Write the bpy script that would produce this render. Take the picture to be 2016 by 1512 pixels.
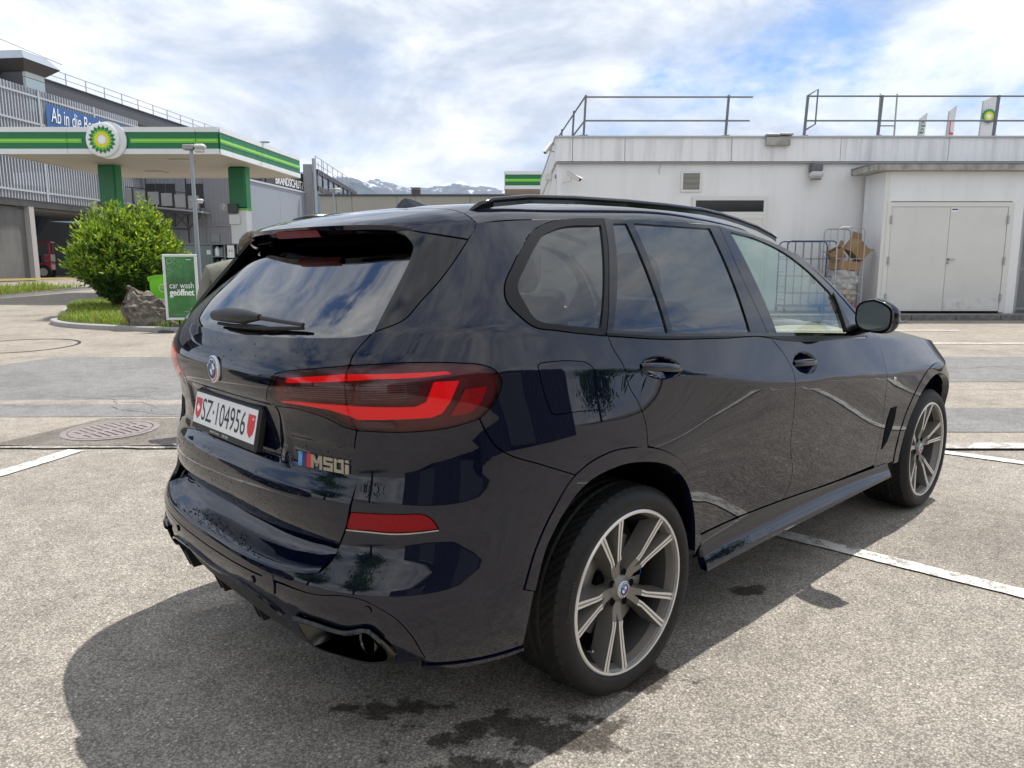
import bpy, bmesh, math, random
import numpy as np
from mathutils import Vector, Matrix, geometry
scn = bpy.context.scene
for o in list(bpy.data.objects): bpy.data.objects.remove(o)
# ================================================================= camera, sky, sun, exposure
# world frame: x to the right of the photographer, y away from him, z up
CAM_Z = 1.503
cam = bpy.data.cameras.new("camera"); cam_o = bpy.data.objects.new("camera", cam); scn.collection.objects.link(cam_o)
cam_o.location = (0, 0, CAM_Z); cam_o.rotation_euler = (math.radians(90-9.07), math.radians(0), 0)
cam.sensor_width = 36; cam.lens = 26.29; cam.clip_start = .05; cam.clip_end = 30000
scn.camera = cam_o
SUN = Vector((.277, .289, 1)).normalized()
world = bpy.data.worlds.new("World"); scn.world = world; world.use_nodes = True
def build_sky():
    nt = world.node_tree; nt.nodes.clear(); N = nt.nodes.new; L = nt.links.new
    out = N("ShaderNodeOutputWorld"); bg = N("ShaderNodeBackground"); bg.inputs[1].default_value = .10; L(bg.outputs[0], out.inputs[0])
    sky = N("ShaderNodeTexSky"); sky.sky_type = 'NISHITA'; sky.sun_disc = False
    sky.sun_elevation = math.asin(SUN.z); sky.sun_rotation = math.atan2(SUN.x, SUN.y); sky.altitude = 500; sky.air_density = 1.0; sky.dust_density = .6; sky.ozone_density = 1.4
    tc = N("ShaderNodeTexCoord"); sep = N("ShaderNodeSeparateXYZ"); L(tc.outputs['Generated'], sep.inputs[0])
    def math_(op, a, b=None):
        m = N("ShaderNodeMath"); m.operation = op
        for i, v in enumerate((a, b)):
            if v is None: continue
            if hasattr(v, 'links'): L(v, m.inputs[i])
            else: m.inputs[i].default_value = v
        return m.outputs[0]
    zc = math_('ADD', math_('MAXIMUM', sep.outputs[2], 0.0), .16)
    cx = math_('DIVIDE', sep.outputs[0], zc); cy = math_('DIVIDE', sep.outputs[1], zc)
    comb = N("ShaderNodeCombineXYZ"); L(cx, comb.inputs[0]); L(cy, comb.inputs[1])
    def noise(scale, detail, rough, off, dist=0.):
        mp = N("ShaderNodeMapping"); mp.inputs['Location'].default_value = off; mp.inputs['Scale'].default_value = (1, 1, 1); L(comb.outputs[0], mp.inputs[0])
        n = N("ShaderNodeTexNoise"); n.inputs['Scale'].default_value = scale; n.inputs['Detail'].default_value = detail; n.inputs['Roughness'].default_value = rough; n.inputs['Distortion'].default_value = dist
        L(mp.outputs[0], n.inputs['Vector']); return n.outputs['Fac']
    def ramp(fac, stops):
        r = N("ShaderNodeValToRGB"); L(fac, r.inputs[0]); els = r.color_ramp.elements
        while len(els) < len(stops): els.new(.5)
        for e, (p, c) in zip(els, stops): e.position = p; e.color = (*c, 1)
        return r.outputs[0]
    dirm = N("ShaderNodeMapping"); dirm.inputs['Scale'].default_value = (1, 1, 2.1); L(tc.outputs['Generated'], dirm.inputs[0])
    def noise3(scale, detail, rough, off, dist=0.):
        mp = N("ShaderNodeMapping"); mp.inputs['Location'].default_value = off; L(dirm.outputs[0], mp.inputs[0])
        n = N("ShaderNodeTexNoise"); n.inputs['Scale'].default_value = scale; n.inputs['Detail'].default_value = detail; n.inputs['Roughness'].default_value = rough; n.inputs['Distortion'].default_value = dist; n.inputs['Lacunarity'].default_value = 2.1
        L(mp.outputs[0], n.inputs['Vector']); return n.outputs['Fac']
    cov = math_('ADD', math_('MULTIPLY', noise(.62, 8, .56, SKY_OFF, .3), .55), math_('MULTIPLY', noise3(3.4, 10, .60, SKY_OFF2, .25), .45))
    low = math_('MULTIPLY', math_('MAXIMUM', math_('SUBTRACT', .22, sep.outputs[2]), 0.0), .55); cov = math_('ADD', cov, low)
    cover = ramp(cov, [(.408, (0, 0, 0)), (.462, (.75, .75, .75)), (.525, (1, 1, 1))])
    puff = math_('ADD', math_('MULTIPLY', noise3(4.2, 11, .62, SKY_OFF3, .35), .62), math_('MULTIPLY', noise(1.1, 8, .58, (7.3, 2.2, 0), .25), .38))
    shade = ramp(puff, [(.38, (3.9, 4.35, 5.15)), (.455, (5.3, 5.65, 6.2)), (.52, (7.0, 7.2, 7.45)), (.585, (8.8, 8.8, 8.8)), (.66, (10.4, 10.3, 10.2))])
    skyb = N("ShaderNodeMix"); skyb.data_type = 'RGBA'; skyb.blend_type = 'MULTIPLY'; skyb.inputs[0].default_value = 1; L(sky.outputs[0], skyb.inputs[6]); skyb.inputs[7].default_value = (.85, .95, 1.1, 1)
    mix = N("ShaderNodeMix"); mix.data_type = 'RGBA'; L(cover, mix.inputs[0]); L(skyb.outputs[2], mix.inputs[6]); L(shade, mix.inputs[7])
    L(mix.outputs[2], bg.inputs[0])
SKY_OFF = (5.5, 1.4, 0); SKY_OFF2 = (1, 5, 0); SKY_OFF3 = (1, 1, 7)
build_sky()
sun = bpy.data.lights.new("sun", 'SUN'); sun.energy = 3.6; sun.angle = math.radians(.55); sun.color = (1, .955, .885)
sun_o = bpy.data.objects.new("sun", sun); scn.collection.objects.link(sun_o); sun_o.rotation_euler = SUN.to_track_quat('Z', 'Y').to_euler(); sun_o.location = (0, 0, 40)
scn.view_settings.view_transform = 'Standard'; scn.view_settings.look = 'None'; scn.view_settings.exposure = .62; scn.view_settings.gamma = 1
scn.render.engine = 'CYCLES'; scn.cycles.max_bounces = 8; scn.cycles.diffuse_bounces = 3; scn.cycles.glossy_bounces = 4; scn.cycles.caustics_reflective = False; scn.cycles.caustics_refractive = False; scn.cycles.transparent_max_bounces = 24; scn.cycles.volume_bounces = 0
# ================================================================= helpers
COL = scn.collection; rnd = random.Random(7)
MATS = {}
def mat(name, col=(.5, .5, .5), rough=.6, metal=0., coat=0., spec=.5, emit=None, **k):
    if name in MATS: return MATS[name]
    m = bpy.data.materials.new(name); m.use_nodes = True; b = m.node_tree.nodes["Principled BSDF"]
    b.inputs['Base Color'].default_value = (*col, 1); b.inputs['Roughness'].default_value = rough; b.inputs['Metallic'].default_value = metal
    b.inputs['Coat Weight'].default_value = coat; b.inputs['Coat Roughness'].default_value = k.get('coat_rough', .02); b.inputs['Coat IOR'].default_value = k.get('coat_ior', 1.5); b.inputs['Specular IOR Level'].default_value = spec
    if emit: b.inputs['Emission Color'].default_value = (*emit, 1); b.inputs['Emission Strength'].default_value = k.get('power', 1)
    MATS[name] = m
    v = k.get('vary')          # (scale, amount, second colour): mottled wear on the base colour
    if v:
        nt = m.node_tree; N = nt.nodes.new; L = nt.links.new
        tc = N("ShaderNodeTexCoord"); mp = N("ShaderNodeMapping"); mp.inputs['Scale'].default_value = k.get('stretch', (1, 1, 1)); L(tc.outputs['Object'], mp.inputs[0])
        n = N("ShaderNodeTexNoise"); n.inputs['Scale'].default_value = v[0]; n.inputs['Detail'].default_value = 8; n.inputs['Roughness'].default_value = .65; L(mp.outputs[0], n.inputs['Vector'])
        r = N("ShaderNodeValToRGB"); L(n.outputs['Fac'], r.inputs[0]); r.color_ramp.elements[0].position = k.get('lo', .42); r.color_ramp.elements[1].position = k.get('hi', .68)
        r.color_ramp.elements[0].color = (*col, 1); c2 = v[2]; r.color_ramp.elements[1].color = (*[a*(1-v[1])+b_*v[1] for a, b_ in zip(col, c2)], 1); L(r.outputs[0], b.inputs['Base Color'])
        if k.get('bump'):
            bu = N("ShaderNodeBump"); bu.inputs['Strength'].default_value = k['bump']; bu.inputs['Distance'].default_value = k.get('bdist', .01); n2 = N("ShaderNodeTexNoise"); n2.inputs['Scale'].default_value = k.get('bscale', v[0]*6); n2.inputs['Detail'].default_value = 6
            L(tc.outputs['Object'], n2.inputs['Vector']); L(n2.outputs['Fac'], bu.inputs['Height']); L(bu.outputs[0], b.inputs['Normal'])
    return m
def thin_glass(name, tint, ior=1.5, rough=0.0, gain=1.0):
    m = bpy.data.materials.new(name); m.use_nodes = True; nt = m.node_tree; nt.nodes.clear(); N = nt.nodes.new; L = nt.links.new
    out = N("ShaderNodeOutputMaterial"); mx = N("ShaderNodeMixShader"); tr = N("ShaderNodeBsdfTransparent"); gl = N("ShaderNodeBsdfGlossy"); fr = N("ShaderNodeFresnel")
    tr.inputs[0].default_value = (*tint, 1); gl.inputs['Roughness'].default_value = rough; ge = N('ShaderNodeNewGeometry'); im = N('ShaderNodeMix'); im.inputs[2].default_value = ior; im.inputs[3].default_value = 1/ior; L(ge.outputs['Backfacing'], im.inputs[0]); L(im.outputs[0], fr.inputs[0]); gl.inputs[0].default_value = (gain, gain, gain, 1)
    L(fr.outputs[0], mx.inputs[0]); L(tr.outputs[0], mx.inputs[1]); L(gl.outputs[0], mx.inputs[2]); L(mx.outputs[0], out.inputs[0]); MATS[name] = m; return m
def tag(o, label=None, cat=None, group=None, kind=None):
    if label: o['label'] = label
    if cat: o['category'] = cat
    if group: o['group'] = group
    if kind: o['kind'] = kind
    return o
def empty(name, loc=(0, 0, 0), rz=0, label=None, cat=None, group=None):
    o = bpy.data.objects.new(name, None); COL.objects.link(o); o.location = loc; o.rotation_euler = (0, 0, rz); o.empty_display_size = .2
    return tag(o, label, cat, group)
def mesh(name, verts, faces, m=None, parent=None, smooth=False, normals=None, loc=None, rot=None):
    me = bpy.data.meshes.new(name); me.from_pydata([tuple(map(float, v)) for v in verts], [], [tuple(map(int, f)) for f in faces]); me.update()
    if m is not None:
        for q in (m if isinstance(m, (list, tuple)) else [m]): me.materials.append(q)
    if smooth: me.polygons.foreach_set('use_smooth', [True]*len(me.polygons))
    if normals is not None: me.normals_split_custom_set_from_vertices([tuple(map(float, n)) for n in normals])
    o = bpy.data.objects.new(name, me); COL.objects.link(o)
    if parent is not None: o.parent = parent
    if loc is not None: o.location = loc
    if rot is not None: o.rotation_euler = rot
    return o
def link_copy(src, name=None, parent=None, loc=None, rot=None, scale=None):
    c = src.copy(); COL.objects.link(c)
    if name: c.name = name
    if parent is not None: c.parent = parent
    if loc is not None: c.location = loc
    if rot is not None: c.rotation_euler = rot
    if scale is not None: c.scale = scale
    return c
class MB:
    """collects boxes, bars, tubes, lathes into one mesh (one part)"""
    def __init__(s): s.v = []; s.f = []; s.sm = []
    def add(s, v, f): n = len(s.v); s.v += [tuple(p) for p in v]; s.f += [tuple(i+n for i in q) for q in f]; return s
    def box(s, x0, x1, y0, y1, z0, z1, M=None, bev=0.):
        if bev > 0:
            b = min(bev, (x1-x0)/2.01, (y1-y0)/2.01, (z1-z0)/2.01); bm = bmesh.new(); bmesh.ops.create_cube(bm, size=1)
            for v in bm.verts: v.co = Vector((x0 if v.co.x < 0 else x1, y0 if v.co.y < 0 else y1, z0 if v.co.z < 0 else z1))
            bmesh.ops.bevel(bm, geom=list(bm.edges), offset=b, segments=1, affect='EDGES', profile=.5)
            vs = [v.co.copy() for v in bm.verts]; fs = [[v.index for v in f.verts] for f in bm.faces]; bm.free()
        else:
            vs = [Vector(p) for p in ((x0, y0, z0), (x1, y0, z0), (x1, y1, z0), (x0, y1, z0), (x0, y0, z1), (x1, y0, z1), (x1, y1, z1), (x0, y1, z1))]
            fs = [(0, 3, 2, 1), (4, 5, 6, 7), (0, 1, 5, 4), (1, 2, 6, 5), (2, 3, 7, 6), (3, 0, 4, 7)]
        if M is not None: vs = [M @ v for v in vs]
        return s.add(vs, fs)
    def tube(s, pts, r, n=8, caps=True, closed=False):
        pts = [Vector(p) for p in pts]; rs = r if isinstance(r, (list, tuple)) else [r]*len(pts); V = []; F = []; K = len(pts)
        up = None
        for i, p in enumerate(pts):
            a = pts[i-1] if (i > 0 or closed) else p; b = pts[(i+1) % K] if (i < K-1 or closed) else p
            t = (b-a).normalized() if (b-a).length > 1e-9 else Vector((0, 0, 1))
            if up is None: up = Vector((0, 0, 1)) if abs(t.z) < .9 else Vector((1, 0, 0))
            x = up.cross(t).normalized(); y = t.cross(x).normalized(); up = y
            for k in range(n): q = 2*math.pi*k/n; V.append(p+(x*math.cos(q)+y*math.sin(q))*rs[i])
        for i in range(K if closed else K-1):
            j = (i+1) % K
            for k in range(n): F.append((i*n+k, i*n+(k+1) % n, j*n+(k+1) % n, j*n+k))
        if caps and not closed: F.append(tuple(range(n-1, -1, -1))); F.append(tuple(range((K-1)*n, K*n)))
        return s.add(V, F)
    def bar(s, a, b, w, h, up=(0, 0, 1)):
        a = Vector(a); b = Vector(b); t = (b-a).normalized(); u = Vector(up); x = u.cross(t)
        if x.length < 1e-5: x = Vector((1, 0, 0)).cross(t)
        x.normalize(); y = t.cross(x); V = [p+x*sx*w/2+y*sy*h/2 for p in (a, b) for sx, sy in ((-1, -1), (1, -1), (1, 1), (-1, 1))]
        return s.add(V, [(3, 2, 1, 0), (4, 5, 6, 7), (0, 1, 5, 4), (1, 2, 6, 5), (2, 3, 7, 6), (3, 0, 4, 7)])
    def lathe(s, prof, n=32, axis='z', c=(0, 0, 0), ang=(0, 2*math.pi)):
        full = abs(ang[1]-ang[0]-2*math.pi) < 1e-6; m = n if full else n+1; V = []; F = []; K = len(prof); c = Vector(c)
        for i in range(m):
            a = ang[0]+(ang[1]-ang[0])*i/n; ca, sa = math.cos(a), math.sin(a)
            for r, h in prof: V.append(c+Vector({'z': (r*ca, r*sa, h), 'y': (r*ca, h, r*sa), 'x': (h, r*ca, r*sa)}[axis]))
        for i in range(n):
            j = (i+1) % m
            for k in range(K-1): F.append((i*K+k, j*K+k, j*K+k+1, i*K+k+1))
        return s.add(V, F)
    def poly(s, pts, d):
        """prism: polygon pts extruded by vector d"""
        n = len(pts); d = Vector(d); V = [Vector(p) for p in pts]+[Vector(p)+d for p in pts]
        return s.add(V, [tuple(range(n-1, -1, -1)), tuple(range(n, 2*n))]+[(i, (i+1) % n, n+(i+1) % n, n+i) for i in range(n)])
    def build(s, name, m=None, parent=None, smooth=False, **k):
        o = mesh(name, s.v, s.f, m, parent, **{q: v for q, v in k.items() if q in ('loc', 'rot')})
        if smooth: shade(o, k.get('angle', 35))
        return o
def shade(o, angle=35):
    me = o.data; bm = bmesh.new(); bm.from_mesh(me); bmesh.ops.recalc_face_normals(bm, faces=bm.faces)
    ca = math.radians(angle)
    for f in bm.faces: f.smooth = True
    for e in bm.edges:
        if len(e.link_faces) == 2 and e.calc_face_angle(0) > ca: e.smooth = False
    bm.to_mesh(me); bm.free()
def text_data(body, size=1., depth=0., align='CENTER', spacing=1., shear=0.):
    cu = bpy.data.curves.new('lettering', 'FONT'); cu.body = body; cu.size = size; cu.extrude = depth; cu.align_x = align; cu.space_character = spacing; cu.shear = shear; cu.resolution_u = 3
    o = bpy.data.objects.new('lettering', cu); COL.objects.link(o); dg = bpy.context.evaluated_depsgraph_get(); dg.update(); me = o.evaluated_get(dg).to_mesh()
    V = np.array([v.co[:] for v in me.vertices]) if len(me.vertices) else np.zeros((0, 3)); F = [tuple(p.vertices) for p in me.polygons]
    o.evaluated_get(dg).to_mesh_clear(); bpy.data.objects.remove(o); bpy.data.curves.remove(cu); return V, F
def text(name, body, m, parent=None, size=1., mapf=None, M=None, depth=0., fit=None, **k):
    V, F = text_data(body, size, depth, **k)
    if fit is not None and len(V):       # stretch to (width, height), centred
        lo = V.min(0); hi = V.max(0); c = (lo+hi)/2; sx = fit[0]/(hi[0]-lo[0]); sy = fit[1]/(hi[1]-lo[1]) if fit[1] else sx
        V = (V-c)*np.array([sx, sy, 1])
    P = [mapf(*v) for v in V] if mapf else [(M @ Vector(v)) if M is not None else v for v in V]
    return mesh(name, P, F, m, parent)
def frame_matrix(origin, xdir, ydir):
    x = Vector(xdir).normalized(); z = x.cross(Vector(ydir)).normalized(); y = z.cross(x); M = Matrix.Identity(4)
    for i in range(3): M[i][0], M[i][1], M[i][2], M[i][3] = x[i], y[i], z[i], origin[i]
    return M
# ---------------------------------------------------------------- car body surface (car frame: x forward, y left, z up)
def hermite(xk, yk, x):
    """piecewise cubic through knots; xk (K,) or (N,K), yk (K,) or (N,K), x (N,)"""
    x = np.asarray(x, float); N = x.shape[0]
    xk = np.broadcast_to(np.asarray(xk, float), (N, np.shape(xk)[-1])); yk = np.broadcast_to(np.asarray(yk, float), xk.shape)
    K = xk.shape[1]; h = np.diff(xk, axis=1); d = np.diff(yk, axis=1)/h
    m = np.empty_like(yk, dtype=float)
    m[:, 0] = d[:, 0]; m[:, -1] = d[:, -1]
    if K > 2:
        a, b = d[:, :-1], d[:, 1:]
        w1 = 2*h[:, 1:]+h[:, :-1]; w2 = h[:, 1:]+2*h[:, :-1]
        m[:, 1:-1] = (a*h[:, 1:]+b*h[:, :-1])/(h[:, 1:]+h[:, :-1])
    i = np.clip((x[:, None] >= xk).sum(1)-1, 0, K-2); r = np.arange(N)
    t = (x-xk[r, i])/h[r, i]; hh = h[r, i]
    tc = np.clip(t, 0, 1)
    t2, t3 = tc*tc, tc**3
    v = (2*t3-3*t2+1)*yk[r, i]+(t3-2*t2+tc)*hh*m[r, i]+(-2*t3+3*t2)*yk[r, i+1]+(t3-t2)*hh*m[r, i+1]
    lin = np.where(t < 0, t*hh*m[r, i], np.where(t > 1, (t-1)*hh*m[r, i+1], 0))
    return v+lin
_HC = {}
def herm1(xk, yk, x):
    key = (id(xk), id(yk))
    if key not in _HC:
        X = np.asarray(xk, float); Y = np.asarray(yk, float); h = np.diff(X); d = np.diff(Y)/h; m = np.empty_like(Y); m[0] = d[0]; m[-1] = d[-1]
        m[1:-1] = (d[:-1]*h[1:]+d[1:]*h[:-1])/(h[1:]+h[:-1]); _HC[key] = (X, Y, h, m, xk, yk)
    X, Y, h, m = _HC[key][:4]
    i = np.clip(np.searchsorted(X, x, side='right')-1, 0, len(X)-2); hh = h[i]; t = (x-X[i])/hh; tc = np.clip(t, 0, 1); t2 = tc*tc; t3 = t2*tc
    v = (2*t3-3*t2+1)*Y[i]+(t3-2*t2+tc)*hh*m[i]+(-2*t3+3*t2)*Y[i+1]+(t3-t2)*hh*m[i+1]
    return v+np.where(t < 0, t*hh*m[i], np.where(t > 1, (t-1)*hh*m[i+1], 0))
XS = np.array([-1.1, -.6, -.35, 0, .45, 1.0, 1.6, 2.3, 2.975, 3.5, 3.9])
W_ROWS = [  # z, half widths at XS
 (.18, [.86, .91, .925, .94, .935, .93, .93, .935, .935, .90, .86]),
 (.30, [.93, .945, .948, .962, .955, .948, .948, .952, .957, .93, .89]),
 (.45, [.966, .982, .97, .986, .96, .950, .950, .960, .977, .95, .91]),
 (.62, [.968, .986, .988, 1.000, .970, .955, .955, .967, .99, .96, .92]),
 (.80, [.938, .968, .992, 1.003, .982, .968, .968, .974, .99, .96, .92]),
]
ZC = [1.20, 1.20, 1.195, 1.165, 1.09, 1.003, .965, .915, .905, .88, .86]     # shoulder crease height
WC = [.885, .925, .949, .962, .978, .985, .984, .980, .972, .94, .90]
ZB = [1.33, 1.325, 1.315, 1.292, 1.262, 1.215, 1.185, 1.12, 1.06, .99, .93]     # belt height
WB = [.86, .898, .914, .930, .934, .935, .932, .915, .885, .84, .80]
XT = np.array([-1.1, -.7, -.35, 0, .5, 1.0, 1.5, 2.0, 2.6]); YT = [.60, .655, .69, .705, .712, .70, .668, .63, .6]
ZTOP = 1.66
def side_w(x, z):
    """half width of the body side at (x, z), without end rounding"""
    x = np.asarray(x, float); z = np.asarray(z, float)
    out = np.zeros_like(x)
    zc = herm1(XS, ZC, x); wc = herm1(XS, WC, x); zb = herm1(XS, ZB, x); wb = herm1(XS, WB, x)
    rows = np.stack([herm1(XS, r[1], x) for r in W_ROWS], 1); zr = np.broadcast_to(np.array([r[0] for r in W_ROWS]), rows.shape)
    lowz = np.concatenate([zr, zc[:, None]], 1); loww = np.concatenate([rows, wc[:, None]], 1)
    yt = herm1(XT, YT, x); yb = wb-.001
    for dz, k in ((-.016, .1), (-.008, .25), (0, .3), (.008, .25), (.016, .1)):
        zz = z+dz
        lo = hermite(lowz, loww, zz)
        t = np.clip((zz-zc)/(zb-zc), 0, 1.2); mid = wc+(wb-wc)*t-.0015*4*t*(1-t)*(t < 1)
        tg = (zz-zb)/(ZTOP-zb); hi = yb+(yt-yb)*tg+.014*4*tg*(1-tg)
        v = np.where(zz < zc, lo, np.where(zz < zb, mid, hi))
        out += k*v
    return out
# rear centre line x(z) of the bumper and of the tail gate / glass, front centre line
REAR_Z = [.14, .18, .25, .33, .42, .50, .56, .60, .64, .68, .74, .80, .85, .875, .90, .94, 1.00, 1.06, 1.11, 1.16, 1.20, 1.25, 1.29, 1.40, 1.50, 1.58, 1.66]
REAR_B = [-.75, -.82, -.92, -1.0, -1.05, -1.072, -1.078, -1.07, -1.045, -1.02, -1.006, -1.006, -1.002, -.996, -.99, -.985, -.983, -.99, -1.012, -1.02, -1.012, -.985, -.955, -.868, -.78, -.71, -.62]
REAR_G = [-.75, -.80, -.84, -.86, -.89, -.91, -.925, -.94, -.962, -.985, -1.008, -1.012, -1.004, -.990, -.981, -.978, -.981]+REAR_B[17:]
PROFILE = dict(x=REAR_B)
FRONT_Z = [.2, .35, .5, .65, .8, .95, 1.05, 1.2, 1.7]; FRONT_X = [3.60, 3.74, 3.80, 3.83, 3.84, 3.80, 3.72, 3.5, 3.2]
XCR, XCF, NR = -.35, 2.95, 3.1
def implicit(x, y, z):
    w = side_w(np.clip(x, -1.1, 3.9), z)
    a = XCR-herm1(REAR_Z, PROFILE['x'], z); af = herm1(FRONT_Z, FRONT_X, z)-XCF
    u = np.where(x < XCR, (XCR-x)/a, np.where(x > XCF, (x-XCF)/af, 0))
    n = np.where(x < XCR, NR, 2.7)
    return np.clip(u, 0, None)**n+(np.abs(y)/w)**n-1
C1, C2 = .35, 2.80
S1 = 1+C2-C1
def sz_ray(s):
    """origin and direction (in plan) of the line that parameter s walks along"""
    a = np.abs(s); sg = np.where(s < 0, 1., -1.)
    ph = np.where(a < 1, a*np.pi/2, np.where(a > S1, np.pi/2+(a-S1)*np.pi/2, np.pi/2))
    ox = np.where(a < 1, C1, np.where(a > S1, C2, C1+(a-1)))
    return ox, -np.cos(ph), sg*np.sin(ph)
def surf(s, z):
    """(s, z) -> points on the body; |s|<1 sweeps round the rear, then x runs forward, then round the nose; s>0 is the right side"""
    s = np.asarray(s, float); z = np.asarray(z, float); s, z = np.broadcast_arrays(s, z); sh = s.shape; s = s.ravel(); z = z.ravel()
    ox, dx, dy = sz_ray(s)
    lo = np.full(s.shape, .25); hi = np.full(s.shape, 1.7)
    g = lambda m: np.clip(implicit(ox+dx*m, dy*m, z)+1, 1e-9, None)**(1/NR)-1
    fl = g(lo); fh = g(hi)
    for k in range(12):
        m = np.where(k < 9, (lo*fh-hi*fl)/(fh-fl), (lo+hi)/2) if k < 9 else (lo*fh-hi*fl)/(fh-fl)
        f = g(m); neg = f < 0
        lo, fl, fh = np.where(neg, m, lo), np.where(neg, f, fl*np.where(neg, 1, .5)), np.where(neg, fh*.5, f)
        hi = np.where(neg, hi, m); fl = np.where(np.abs(fl) < 1e-12, -1e-12, fl)
    return np.stack([ox+dx*m, dy*m, z], -1).reshape(sh+(3,))
def surf_n(P, e=.003):
    x, y, z = P[:, 0], P[:, 1], P[:, 2]
    g = np.stack([implicit(x+e, y, z)-implicit(x-e, y, z), implicit(x, y+e, z)-implicit(x, y-e, z), implicit(x, y, z+e)-implicit(x, y, z-e)], -1)
    return g/np.linalg.norm(g, axis=-1, keepdims=True)
def s_of(P):
    x, y = P[..., 0], P[..., 1]; sg = np.where(y > 0, -1., 1.)
    s = np.where(x < C1, np.arctan2(np.abs(y), C1-x)/(np.pi/2), np.where(x > C2, S1+np.arctan2(x-C2, np.abs(y))/(np.pi/2), 1+x-C1))
    return s*sg
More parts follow.
